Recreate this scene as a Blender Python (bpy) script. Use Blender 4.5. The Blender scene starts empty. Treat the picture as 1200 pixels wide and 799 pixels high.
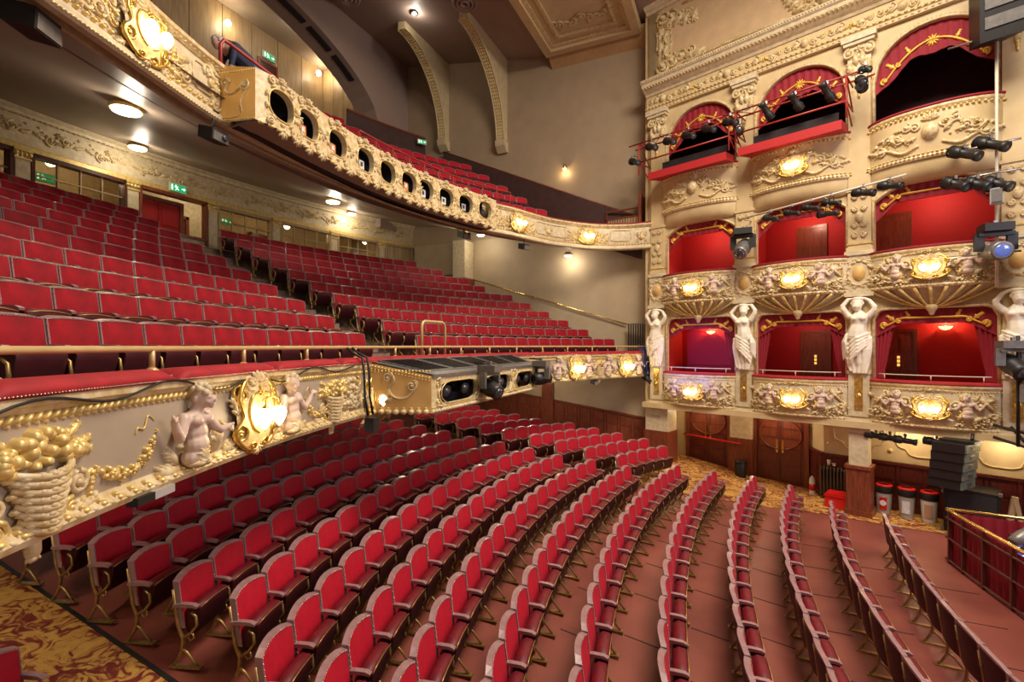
import bpy, bmesh, math, random
from mathutils import Vector, Matrix
random.seed(7)
scene = bpy.context.scene
COL = scene.collection
V = Vector
# ------------------------------------------------------------------ camera
EYE = 4.2
YAW = math.radians(24.52)
cam_d = bpy.data.cameras.new('camera')
cam = bpy.data.objects.new('camera', cam_d)
COL.objects.link(cam)
cam.location = (0, 0, EYE)
cam.rotation_euler = (math.radians(90), 0, YAW)
cam_d.sensor_width = 36.0
cam_d.lens = 570.0 / 1200.0 * 36.0
cam_d.shift_y = 5.5 / 1200.0
cam_d.clip_start = 0.05
cam_d.clip_end = 200
scene.camera = cam
# ------------------------------------------------------------------ world, light, exposure
w = bpy.data.worlds.new('world')
scene.world = w
w.use_nodes = True
w.node_tree.nodes['Background'].inputs[0].default_value = (1.0, 0.80, 0.62, 1)
w.node_tree.nodes['Background'].inputs[1].default_value = 0.16
vs = scene.view_settings
vs.view_transform = 'Standard'
vs.look = 'None'
vs.gamma = 1.0
vs.use_curve_mapping = False
vs.exposure = 0.42


def area_light(name, loc, target, size, power, color, size_y=None):
    d = bpy.data.lights.new(name, 'AREA')
    d.energy = power
    d.color = color
    d.size = size
    if size_y:
        d.shape = 'RECTANGLE'
        d.size_y = size_y
    o = bpy.data.objects.new(name, d)
    COL.objects.link(o)
    o.location = loc
    o.rotation_euler = (V(target) - V(loc)).to_track_quat('-Z', 'Y').to_euler()
    return o


def point_light(name, loc, power, color, r=0.08, parent=None):
    d = bpy.data.lights.new(name, 'POINT')
    d.energy = power
    d.color = color
    d.shadow_soft_size = r
    o = bpy.data.objects.new(name, d)
    COL.objects.link(o)
    o.location = loc
    if parent:
        o.parent = parent
    return o


WARM = (1.0, 0.66, 0.34)
WARMW = (1.0, 0.84, 0.66)
# unseen area light added under the auditorium ceiling, and the work light over the stage
area_light('ceiling_fill_light', (2.0, 7.5, 14.4), (-1.5, 8.8, 0), 5.0, 1650, (1.0, 0.86, 0.70))
area_light('stage_work_light', (10.5, 6.0, 8.0), (-2.0, 8.5, 0.6), 5.0, 380, (0.96, 0.85, 1.0), 3.0)

# ------------------------------------------------------------------ materials
MATS = {}


def nt(name):
    m = bpy.data.materials.new(name)
    m.use_nodes = True
    t = m.node_tree
    return m, t, t.nodes['Principled BSDF']


def lnk(t, a, b):
    t.links.new(a, b)


def texco(t, scale=(1, 1, 1), obj=True):
    c = t.nodes.new('ShaderNodeTexCoord')
    mp = t.nodes.new('ShaderNodeMapping')
    mp.inputs['Scale'].default_value = scale
    lnk(t, c.outputs['Object'], mp.inputs['Vector'])
    return mp.outputs['Vector']


def geoco(t, scale=(1, 1, 1)):
    g = t.nodes.new('ShaderNodeNewGeometry')
    mp = t.nodes.new('ShaderNodeMapping')
    mp.inputs['Scale'].default_value = scale
    lnk(t, g.outputs['Position'], mp.inputs['Vector'])
    return mp.outputs['Vector']


def mat(name, col, rough=0.6, metal=0.0, noise=0.0, nscale=6.0, bump=0.0, bscale=40.0, sheen=0.0, emit=None, estr=0.0,
        spec=None, col2=None, stretch=(1, 1, 1), sheencol=None, coat=0.0):
    m, t, b = nt(name)
    b.inputs['Base Color'].default_value = (*col, 1)
    b.inputs['Roughness'].default_value = rough
    b.inputs['Metallic'].default_value = metal
    if coat:
        b.inputs['Coat Weight'].default_value = coat
    if spec is not None:
        b.inputs['Specular IOR Level'].default_value = spec
    if sheen:
        b.inputs['Sheen Weight'].default_value = sheen
        b.inputs['Sheen Roughness'].default_value = 0.35
        if sheencol:
            b.inputs['Sheen Tint'].default_value = (*sheencol, 1)
    if noise or col2:
        n = t.nodes.new('ShaderNodeTexNoise')
        n.inputs['Scale'].default_value = nscale
        n.inputs['Detail'].default_value = 4
        lnk(t, texco(t, stretch), n.inputs['Vector'])
        r = t.nodes.new('ShaderNodeValToRGB')
        c2 = col2 or tuple(min(1, c * (1 + noise)) for c in col)
        c1 = col if col2 else tuple(c * (1 - noise) for c in col)
        r.color_ramp.elements[0].position = 0.3
        r.color_ramp.elements[1].position = 0.7
        r.color_ramp.elements[0].color = (*c1, 1)
        r.color_ramp.elements[1].color = (*c2, 1)
        lnk(t, n.outputs['Fac'], r.inputs['Fac'])
        lnk(t, r.outputs['Color'], b.inputs['Base Color'])
    if bump:
        n2 = t.nodes.new('ShaderNodeTexNoise')
        n2.inputs['Scale'].default_value = bscale
        n2.inputs['Detail'].default_value = 3
        lnk(t, texco(t, stretch), n2.inputs['Vector'])
        bp = t.nodes.new('ShaderNodeBump')
        bp.inputs['Strength'].default_value = bump
        bp.inputs['Distance'].default_value = 0.02
        lnk(t, n2.outputs['Fac'], bp.inputs['Height'])
        lnk(t, bp.outputs['Normal'], b.inputs['Normal'])
    if emit:
        b.inputs['Emission Color'].default_value = (*emit, 1)
        b.inputs['Emission Strength'].default_value = estr
    MATS[name] = m
    return m


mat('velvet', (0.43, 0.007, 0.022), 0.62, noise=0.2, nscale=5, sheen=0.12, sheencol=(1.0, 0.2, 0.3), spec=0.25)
mat('velvet_circle_shaded', (0.29, 0.0045, 0.013), 0.6, noise=0.3, nscale=6, sheen=0.08, sheencol=(1.0, 0.2, 0.3), spec=0.25)  # same velvet darkened: the circle's shade is put into the colour
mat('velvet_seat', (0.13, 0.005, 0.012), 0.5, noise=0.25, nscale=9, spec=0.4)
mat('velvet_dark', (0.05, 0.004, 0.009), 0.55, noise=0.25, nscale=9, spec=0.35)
mat('cushion', (0.36, 0.008, 0.016), 0.7, noise=0.2, nscale=7, sheen=0.15, sheencol=(1, .3, .3))
mat('seat_wood', (0.27, 0.15, 0.155), 0.30, noise=0.2, nscale=10, spec=0.8)
mat('stud', (0.80, 0.70, 0.55), 0.25, metal=0.9)
mat('iron_gold', (0.42, 0.28, 0.10), 0.42, metal=0.75, noise=0.3, nscale=20)
mat('cream', (0.60, 0.46, 0.245), 0.55, noise=0.10, nscale=3, bump=0.05)
mat('ivory', (0.62, 0.52, 0.34), 0.5, noise=0.16, nscale=9, bump=0.08, bscale=30)
mat('ivory_pale', (0.76, 0.65, 0.42), 0.42, nscale=12, bump=0.08, bscale=30, col2=(0.50, 0.34, 0.12))
mat('panel_field', (0.60, 0.49, 0.30), 0.55, noise=0.08, nscale=3)
mat('door_red', (0.125, 0.024, 0.017), 0.3, noise=0.3, nscale=5, stretch=(6, 6, 0.7), spec=0.5)
mat('attic', (0.62, 0.44, 0.25), 0.55, noise=0.08, nscale=3)
mat('wall_cream', (0.66, 0.54, 0.32), 0.55, noise=0.08, nscale=3)
mat('ochre_dull', (0.42, 0.25, 0.11), 0.55, noise=0.12, nscale=4)
mat('bracket_paint', (0.58, 0.48, 0.28), 0.5, noise=0.10, nscale=5)
mat('taupe', (0.40, 0.325, 0.235), 0.5, noise=0.08, nscale=3)
mat('ochre', (0.72, 0.46, 0.16), 0.5, noise=0.10, nscale=4)
mat('gold', (0.78, 0.50, 0.13), 0.30, metal=0.85, noise=0.40, nscale=14)
mat('gold_paint', (0.74, 0.55, 0.20), 0.38, metal=0.35, noise=0.2, nscale=14)
mat('brass', (0.80, 0.58, 0.22), 0.22, metal=0.95, noise=0.05)
mat('rail_gold', (0.62, 0.45, 0.20), 0.38, metal=0.25, noise=0.08)
mat('skin_paint', (0.62, 0.47, 0.38), 0.45, noise=0.10, nscale=8)
mat('statue', (0.82, 0.76, 0.62), 0.42, noise=0.10, nscale=6)
mat('wall_beige', (0.44, 0.345, 0.22), 0.6, noise=0.06, nscale=2, bump=0.08, bscale=60)
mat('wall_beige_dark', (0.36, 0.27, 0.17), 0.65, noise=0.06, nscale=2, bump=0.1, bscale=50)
mat('soffit', (0.36, 0.29, 0.225), 0.42, noise=0.05, nscale=2, spec=0.25)
mat('ceiling_mauve', (0.34, 0.25, 0.205), 0.6, noise=0.05, nscale=1.5)
mat('mahogany', (0.20, 0.050, 0.022), 0.32, noise=0.35, nscale=5, stretch=(6, 6, 0.7), spec=0.5)
mat('mahogany_dark', (0.085, 0.022, 0.014), 0.35, noise=0.35, nscale=5, stretch=(6, 6, 0.7))
mat('oak_panel', (0.42, 0.30, 0.16), 0.45, noise=0.2, nscale=3, stretch=(5, 5, 0.5))
mat('dark_board', (0.055, 0.024, 0.020), 0.5, noise=0.2, nscale=4)
mat('red_wall', (0.42, 0.012, 0.014), 0.7, noise=0.08, nscale=30)
mat('red_drape', (0.26, 0.006, 0.018), 0.75, noise=0.12, nscale=20, sheen=0.1, sheencol=(1, .3, .4))
mat('embroidery', (0.75, 0.42, 0.06), 0.4, metal=0.3, noise=0.15, nscale=40)
mat('black', (0.014, 0.013, 0.013), 0.45, noise=0.2, nscale=20)
mat('black_soft', (0.020, 0.016, 0.018), 0.8, noise=0.2, nscale=20)
mat('grey_metal', (0.20, 0.19, 0.18), 0.4, metal=0.5, noise=0.15, nscale=12)
mat('steel', (0.45, 0.44, 0.42), 0.3, metal=0.9, noise=0.1)
mat('red_paint', (0.33, 0.030, 0.020), 0.4, noise=0.15)
mat('red_plastic', (0.62, 0.012, 0.012), 0.3, noise=0.05)
mat('grey_plastic', (0.42, 0.40, 0.38), 0.4, noise=0.06)
mat('white_plastic', (0.75, 0.72, 0.66), 0.4, noise=0.05)
mat('green_array', (0.20, 0.26, 0.21), 0.35, metal=0.3, noise=0.15, nscale=10)
mat('lens', (0.05, 0.06, 0.08), 0.06, spec=1.0, coat=0.6)
mat('lens_blue', (0.08, 0.12, 0.25), 0.1, spec=1.0, emit=(0.15, 0.25, 1.0), estr=0.25)
mat('blue_led', (0.1, 0.2, 0.9), 0.2, emit=(0.12, 0.25, 1.0), estr=14)
mat('bulb', (1, 0.9, 0.7), 0.3, emit=(1.0, 0.80, 0.48), estr=18)
mat('bulb_dim', (1, 0.8, 0.5), 0.3, emit=(1.0, 0.66, 0.30), estr=4)
mat('lamp_disc', (1, 0.95, 0.85), 0.3, emit=(1.0, 0.90, 0.70), estr=9)
mat('sign_green', (0.01, 0.30, 0.11), 0.4, emit=(0.01, 0.42, 0.15), estr=0.55)
mat('sign_white', (0.9, 0.95, 0.9), 0.4, emit=(0.85, 1.0, 0.85), estr=1.2)
mat('radiator', (0.085, 0.050, 0.030), 0.4, noise=0.2)
mat('paper_orange', (0.65, 0.22, 0.06), 0.6, noise=0.3, nscale=30)
mat('paper_white', (0.70, 0.70, 0.72), 0.6, noise=0.25, nscale=35)
mat('cloth_navy', (0.018, 0.026, 0.06), 0.8, noise=0.2, nscale=14)
mat('cloth_denim', (0.035, 0.08, 0.21), 0.8, noise=0.2, nscale=20)
mat('hair_grey', (0.42, 0.40, 0.38), 0.7, noise=0.2, nscale=40)
mat('skin', (0.55, 0.32, 0.23), 0.5, noise=0.05)
mat('cable', (0.012, 0.011, 0.012), 0.5, noise=0.1)
mat('blue_cable', (0.03, 0.05, 0.30), 0.5, noise=0.1)
mat('yellow_label_glow', (0.85, 0.55, 0.10), 0.4, emit=(1.0, 0.6, 0.12), estr=0.8)  # door plate given its own glow, no lamp there
mat('pipe_white', (0.62, 0.56, 0.44), 0.4, noise=0.1)
mat('shade_amber', (0.9, 0.5, 0.2), 0.4, emit=(1.0, 0.45, 0.14), estr=5)
mat('concrete', (0.22, 0.15, 0.12), 0.7, noise=0.2)


def mat_floor():
    m, t, b = nt('floor_red')
    b.inputs['Roughness'].default_value = 0.42
    v = geoco(t)
    n = t.nodes.new('ShaderNodeTexNoise')
    n.inputs['Scale'].default_value = 1.1
    n.inputs['Detail'].default_value = 6
    lnk(t, v, n.inputs['Vector'])
    r = t.nodes.new('ShaderNodeValToRGB')
    e = r.color_ramp.elements
    e[0].position = 0.30
    e[0].color = (0.17, 0.040, 0.032, 1)
    e[1].position = 0.72
    e[1].color = (0.30, 0.085, 0.060, 1)
    lnk(t, n.outputs['Fac'], r.inputs['Fac'])
    lnk(t, r.outputs['Color'], b.inputs['Base Color'])
    n2 = t.nodes.new('ShaderNodeTexNoise')
    n2.inputs['Scale'].default_value = 60
    lnk(t, v, n2.inputs['Vector'])
    bp = t.nodes.new('ShaderNodeBump')
    bp.inputs['Strength'].default_value = 0.08
    lnk(t, n2.outputs['Fac'], bp.inputs['Height'])
    lnk(t, bp.outputs['Normal'], b.inputs['Normal'])
    MATS['floor_red'] = m


def mat_carpet():
    m, t, b = nt('carpet')
    b.inputs['Roughness'].default_value = 0.9
    v = geoco(t)
    n1 = t.nodes.new('ShaderNodeTexNoise')
    n1.inputs['Scale'].default_value = 2.4
    n1.inputs['Detail'].default_value = 2
    lnk(t, v, n1.inputs['Vector'])
    mx = t.nodes.new('ShaderNodeVectorMath')
    mx.operation = 'MULTIPLY_ADD'
    lnk(t, n1.outputs['Color'], mx.inputs[0])
    mx.inputs[1].default_value = (0.9, 0.9, 0.9)
    lnk(t, v, mx.inputs[2])
    n2 = t.nodes.new('ShaderNodeTexNoise')
    n2.inputs['Scale'].default_value = 4.2
    n2.inputs['Detail'].default_value = 3.5
    n2.inputs['Roughness'].default_value = 0.55
    n2.inputs['Distortion'].default_value = 1.6
    lnk(t, mx.outputs['Vector'], n2.inputs['Vector'])
    r = t.nodes.new('ShaderNodeValToRGB')
    cr = r.color_ramp
    cr.interpolation = 'B_SPLINE'
    cr.elements[0].position = 0.38
    cr.elements[0].color = (0.13, 0.010, 0.008, 1)
    cr.elements[1].position = 0.62
    cr.elements[1].color = (0.56, 0.33, 0.07, 1)
    x = cr.elements.new(0.46)
    x.color = (0.22, 0.035, 0.012, 1)
    x = cr.elements.new(0.50)
    x.color = (0.45, 0.23, 0.045, 1)
    lnk(t, n2.outputs['Fac'], r.inputs['Fac'])
    lnk(t, r.outputs['Color'], b.inputs['Base Color'])
    MATS['carpet'] = m


def mat_glass():
    m, t, b = nt('pane_glass')
    out = t.nodes['Material Output']
    tr = t.nodes.new('ShaderNodeBsdfTransparent')
    tr.inputs[0].default_value = (0.80, 0.74, 0.62, 1)
    gl = t.nodes.new('ShaderNodeBsdfGlossy')
    gl.inputs['Roughness'].default_value = 0.05
    n = t.nodes.new('ShaderNodeTexNoise')
    n.inputs['Scale'].default_value = 2
    mp = t.nodes.new('ShaderNodeMapRange')
    mp.inputs[3].default_value = 0.06
    mp.inputs[4].default_value = 0.14
    lnk(t, n.outputs['Fac'], mp.inputs[0])
    mix = t.nodes.new('ShaderNodeMixShader')
    lnk(t, mp.outputs[0], mix.inputs[0])
    lnk(t, tr.outputs[0], mix.inputs[1])
    lnk(t, gl.outputs[0], mix.inputs[2])
    lnk(t, mix.outputs[0], out.inputs['Surface'])
    MATS['pane_glass'] = m


mat_floor()
mat_carpet()
mat_glass()

# ------------------------------------------------------------------ mesh helpers


class MB:
    def __init__(self):
        self.v = []
        self.f = []
        self.sm = []

    def quad(self, *p, smooth=False):
        i = len(self.v)
        self.v += [tuple(x) for x in p]
        self.f.append(tuple(range(i, i + len(p))))
        self.sm.append(smooth)

    def obox(self, c, ax, ay, az):
        c, ax, ay, az = V(c), V(ax), V(ay), V(az)
        i = len(self.v)
        for sx in (-1, 1):
            for sy in (-1, 1):
                for sz in (-1, 1):
                    self.v.append(tuple(c + ax * sx + ay * sy + az * sz))
        for q in ((0, 1, 3, 2), (4, 6, 7, 5), (0, 4, 5, 1), (2, 3, 7, 6), (0, 2, 6, 4), (1, 5, 7, 3)):
            self.f.append(tuple(i + k for k in q))
            self.sm.append(False)

    def box(self, x0, x1, y0, y1, z0, z1):
        self.obox(((x0 + x1) / 2, (y0 + y1) / 2, (z0 + z1) / 2), ((x1 - x0) / 2, 0, 0), (0, (y1 - y0) / 2, 0), (0, 0, (z1 - z0) / 2))

    def bar(self, a, b, w, h=None, up=(0, 0, 1)):
        a, b = V(a), V(b)
        d = b - a
        L = d.length
        if L < 1e-6:
            return
        d /= L
        up = V(up)
        if abs(d.dot(up)) > 0.95:
            up = V((1, 0, 0)) if abs(d.x) < 0.9 else V((0, 1, 0))
        s = d.cross(up).normalized()
        u2 = s.cross(d)
        self.obox((a + b) / 2, d * L / 2, s * w / 2, u2 * (h or w) / 2)

    def grid(self, rows, smooth=True, closed_u=False, closed_v=False):
        i = len(self.v)
        n = len(rows[0])
        for r in rows:
            self.v += [tuple(p) for p in r]
        m = len(rows)
        for a in range(m if closed_v else m - 1):
            for b in range(n if closed_u else n - 1):
                a2, b2 = (a + 1) % m, (b + 1) % n
                self.f.append((i + a * n + b, i + a * n + b2, i + a2 * n + b2, i + a2 * n + b))
                self.sm.append(smooth)

    def tube(self, path, r, n=6, closed=False, caps=True, smooth=True):
        path = [V(p) for p in path]
        m = len(path)
        rs = r if isinstance(r, (list, tuple)) else [r] * m
        rows = []
        prev = None
        for k in range(m):
            if closed:
                t = path[(k + 1) % m] - path[k - 1]
            else:
                t = path[min(k + 1, m - 1)] - path[max(k - 1, 0)]
            if t.length < 1e-9:
                t = V((0, 0, 1))
            t.normalize()
            if prev is None:
                a = V((0, 0, 1)) if abs(t.z) < 0.9 else V((1, 0, 0))
                s = t.cross(a).normalized()
            else:
                s = prev - t * prev.dot(t)
                s = s.normalized() if s.length > 1e-6 else t.orthogonal().normalized()
            prev = s
            b = t.cross(s)
            rows.append([path[k] + (s * math.cos(2 * math.pi * j / n) + b * math.sin(2 * math.pi * j / n)) * rs[k] for j in range(n)])
        i = len(self.v)
        self.grid(rows, smooth, closed_u=True, closed_v=closed)
        if caps and not closed:
            self.f.append(tuple(i + j for j in reversed(range(n))))
            self.sm.append(False)
            self.f.append(tuple(i + (m - 1) * n + j for j in range(n)))
            self.sm.append(False)

    def cyl(self, a, b, r, n=12, r2=None):
        self.tube([a, b], [r, r if r2 is None else r2], n)

    def lathe(self, c, prof, n=12, ax=(0, 0, 1), smooth=True, caps=True):
        """prof: list of (radius, height) along ax from c"""
        c, ax = V(c), V(ax).normalized()
        s = ax.orthogonal().normalized()
        b = ax.cross(s)
        rows = [[c + ax * h + (s * math.cos(2 * math.pi * j / n) + b * math.sin(2 * math.pi * j / n)) * max(r, 1e-4) for j in range(n)] for r, h in prof]
        i = len(self.v)
        self.grid(rows, smooth, closed_u=True)
        if caps:
            self.f.append(tuple(i + j for j in reversed(range(n))))
            self.sm.append(False)
            self.f.append(tuple(i + (len(prof) - 1) * n + j for j in range(n)))
            self.sm.append(False)

    def blob(self, c, a, b, h, n=8, rings=5):
        """full ellipsoid with half axes vectors a, b, h"""
        c, a, b, h = V(c), V(a), V(b), V(h)
        rows = []
        for k in range(rings + 1):
            th = math.pi * k / rings
            rr = max(math.sin(th), 0.02)
            rows.append([c + h * math.cos(th) + (a * math.cos(2 * math.pi * j / n) + b * math.sin(2 * math.pi * j / n)) * rr for j in range(n)])
        self.grid(rows, True, closed_u=True)

    def dome(self, c, a, b, h, n=6):
        """half ellipsoid standing on a surface (cheap relief piece)"""
        c, a, b, h = V(c), V(a), V(b), V(h)
        i = len(self.v)
        for rr, hh in ((1.0, -0.15), (0.80, 0.60)):
            for j in range(n):
                t = 2 * math.pi * j / n
                self.v.append(tuple(c + (a * math.cos(t) + b * math.sin(t)) * rr + h * hh))
        self.v.append(tuple(c + h))
        for j in range(n):
            k = (j + 1) % n
            self.f.append((i + j, i + k, i + n + k, i + n + j))
            self.sm.append(True)
            self.f.append((i + n + j, i + n + k, i + 2 * n))
            self.sm.append(True)

    def sweep(self, frames, prof, closed=True, caps=True, smooth=False, loop=False):
        """frames: list of (P, n, up); prof: list of (along n, along up)"""
        rows = [[P + n * a + u * b for a, b in prof] for P, n, u in frames]
        i = len(self.v)
        self.grid(rows, smooth, closed_u=closed, closed_v=loop)
        if caps and closed and not loop:
            k = len(prof)
            self.f.append(tuple(i + j for j in reversed(range(k))))
            self.sm.append(False)
            self.f.append(tuple(i + (len(frames) - 1) * k + j for j in range(k)))
            self.sm.append(False)

    def prism(self, poly, fr, d0, d1):
        """poly [(a,b)], fr(a,b,d)->point ; extruded between d0 and d1"""
        i = len(self.v)
        n = len(poly)
        self.v += [tuple(fr(a, b, d0)) for a, b in poly] + [tuple(fr(a, b, d1)) for a, b in poly]
        self.f.append(tuple(i + j for j in range(n)))
        self.sm.append(False)
        self.f.append(tuple(i + n + j for j in reversed(range(n))))
        self.sm.append(False)
        for j in range(n):
            k = (j + 1) % n
            self.f.append((i + j, i + n + j, i + n + k, i + k))
            self.sm.append(False)

    def mesh(self, name):
        me = bpy.data.meshes.new(name)
        me.from_pydata(self.v, [], self.f)
        me.polygons.foreach_set('use_smooth', self.sm)
        me.update()
        return me

    def build(self, name, m, parent=None, fix=True):
        me = self.mesh(name)
        if fix:
            bm = bmesh.new()
            bm.from_mesh(me)
            bmesh.ops.recalc_face_normals(bm, faces=bm.faces)
            bm.to_mesh(me)
            bm.free()
        me.materials.append(MATS[m])
        return link(name, me, parent)


def link(name, me, parent=None):
    o = bpy.data.objects.new(name, me)
    COL.objects.link(o)
    if parent:
        o.parent = parent
    return o


def tag(o, label, cat=None, group=None, kind=None):
    o['label'] = label
    if cat:
        o['category'] = cat
    if group:
        o['group'] = group
    if kind:
        o['kind'] = kind
    return o


def struct(o, label=None):
    o['kind'] = 'structure'
    if label:
        o['label'] = label
    return o


def empty(name, loc=(0, 0, 0), rz=0.0):
    o = bpy.data.objects.new(name, None)
    COL.objects.link(o)
    o.location = loc
    o.rotation_euler = (0, 0, rz)
    return o


def thing(name, label, cat, loc=(0, 0, 0), rz=0.0, group=None):
    return tag(empty(name, loc, rz), label, cat, group)


def inst(src, parent, loc=None, rz=None):
    c = src.copy()
    COL.objects.link(c)
    c.parent = parent
    if loc is not None:
        c.location = loc
    if rz is not None:
        c.rotation_euler = (0, 0, rz)
    return c


ORD = ['', 'first', 'second', 'third', 'fourth', 'fifth', 'sixth', 'seventh', 'eighth', 'ninth', 'tenth', 'eleventh', 'twelfth',
       'thirteenth', 'fourteenth', 'fifteenth', 'sixteenth', 'seventeenth', 'eighteenth', 'nineteenth', 'twentieth', 'twenty-first',
       'twenty-second', 'twenty-third', 'twenty-fourth', 'twenty-fifth', 'twenty-sixth']
# ------------------------------------------------------------------ plan of the house: x towards the stage, y across the house
VC = 8.45          # centre line
UP = V((0, 0, 1))


def zf(u):         # stalls floor, raked up towards the rear
    return 0.0 if u >= 1 else 0.14 * (1 - u)


def arc_pt(u0, R, d):
    return u0 + R - math.sqrt(R * R - d * d), VC + d


def arc_frames(u0, R, d0, d1, n, z=0.0):
    fr = []
    for k in range(n + 1):
        d = d0 + (d1 - d0) * k / n
        u, v = arc_pt(u0, R, d)
        nn = V((u0 + R - u, VC - v, 0)).normalized()
        fr.append((V((u, v, z)), nn, UP))
    return fr


# far wall with the boxes: straight, splayed. s runs to the rear, w away from the house
BE = V((-0.937, 0.350, 0)).normalized()
BN = V((0.350, 0.937, 0)).normalized()
B0 = V((2.87, 14.67, 0))
CS = [5.53, 2.75, 0.0, -2.63]          # pier centres, rear to front
BAYS = [(5.53, 2.75), (2.75, 0.0), (0.0, -2.63)]
SIDE_V = 17.5


def BW(s, wdt, z):
    return B0 + BE * s + BN * wdt + UP * z
# ------------------------------------------------------------------ STALLS FLOOR
_S, _C = math.sin(YAW), math.cos(YAW)


def px(p):         # where a point of the place falls in the 1200 x 799 frame (only to leave out what the photo cannot show)
    Y = -_S * p[0] + _C * p[1]
    X = _C * p[0] + _S * p[1]
    if Y < 0.2:
        return (-9999, -9999)
    return 600 + 570 * X / Y, 405 - 570 * (p[2] - EYE) / Y


def in_view(p, m=60):
    x, y = px(p)
    return -m < x < 1200 + m and -m < y < 799 + m


mb = MB()
us = [-16, -12, -9, -6, -3, 0, 1, 3, 6, 12]
for a in range(len(us) - 1):
    for b, c in ((-3.0, 3.04), (3.04, 20.0)):
        mb.quad((us[a], b, zf(us[a])), (us[a + 1], b, zf(us[a + 1])), (us[a + 1], c, zf(us[a + 1])), (us[a], c, zf(us[a])))
struct(mb.build('floor', 'floor_red'), 'raked terracotta red floor of the stalls')

mb = MB()          # patterned carpets of the two aisles
for a in range(len(us) - 1):
    u0, u1 = us[a], us[a + 1]
    if u1 > 3.2:
        continue
    mb.quad((u0, -2.9, zf(u0) + .012), (u1, -2.9, zf(u1) + .012), (u1, 2.98, zf(u1) + .012), (u0, 2.98, zf(u0) + .012))
tag(mb.build('aisle_carpet', 'carpet'), 'gold and red patterned carpet under the ornate balcony front, beside the row ends', 'carpet')
mb = MB()
for a in range(len(us) - 1):
    u0, u1 = us[a], us[a + 1]
    if u1 > 3.2:
        continue
    mb.obox(((u0 + u1) / 2, 3.0, (zf(u0) + zf(u1)) / 2 + .012), ((u1 - u0) / 2, 0, (zf(u1) - zf(u0)) / 2), (0, .022, 0), (0, 0, .012))
struct(mb.build('trim_1', 'black'), 'dark edging strip beside the aisle carpet')
mb = MB()
edge = [(-3.1, 13.3), (-2.3, 13.5), (-1.2, 13.5), (0.0, 13.9), (1.0, 14.2), (2.0, 14.25), (3.2, 14.0), (4.6, 13.8)]
for (a, b), (c, d) in zip(edge, edge[1:]):
    s1, s2 = (2.87 - a) / .937, (2.87 - c) / .937
    q1, q2 = BW(s1, 1.6 if s1 > 1.2 else .92, 0), BW(s2, 1.6 if s2 > 1.2 else .92, 0)
    mb.quad((a, b, zf(a) + .012), (c, d, zf(c) + .012), (q2.x, q2.y, zf(q2.x) + .012), (q1.x, q1.y, zf(q1.x) + .012))
tag(mb.build('aisle_carpet', 'carpet'), 'gold and red patterned carpet along the panelled doors below the boxes', 'carpet')

# ------------------------------------------------------------------ SEATS


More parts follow.
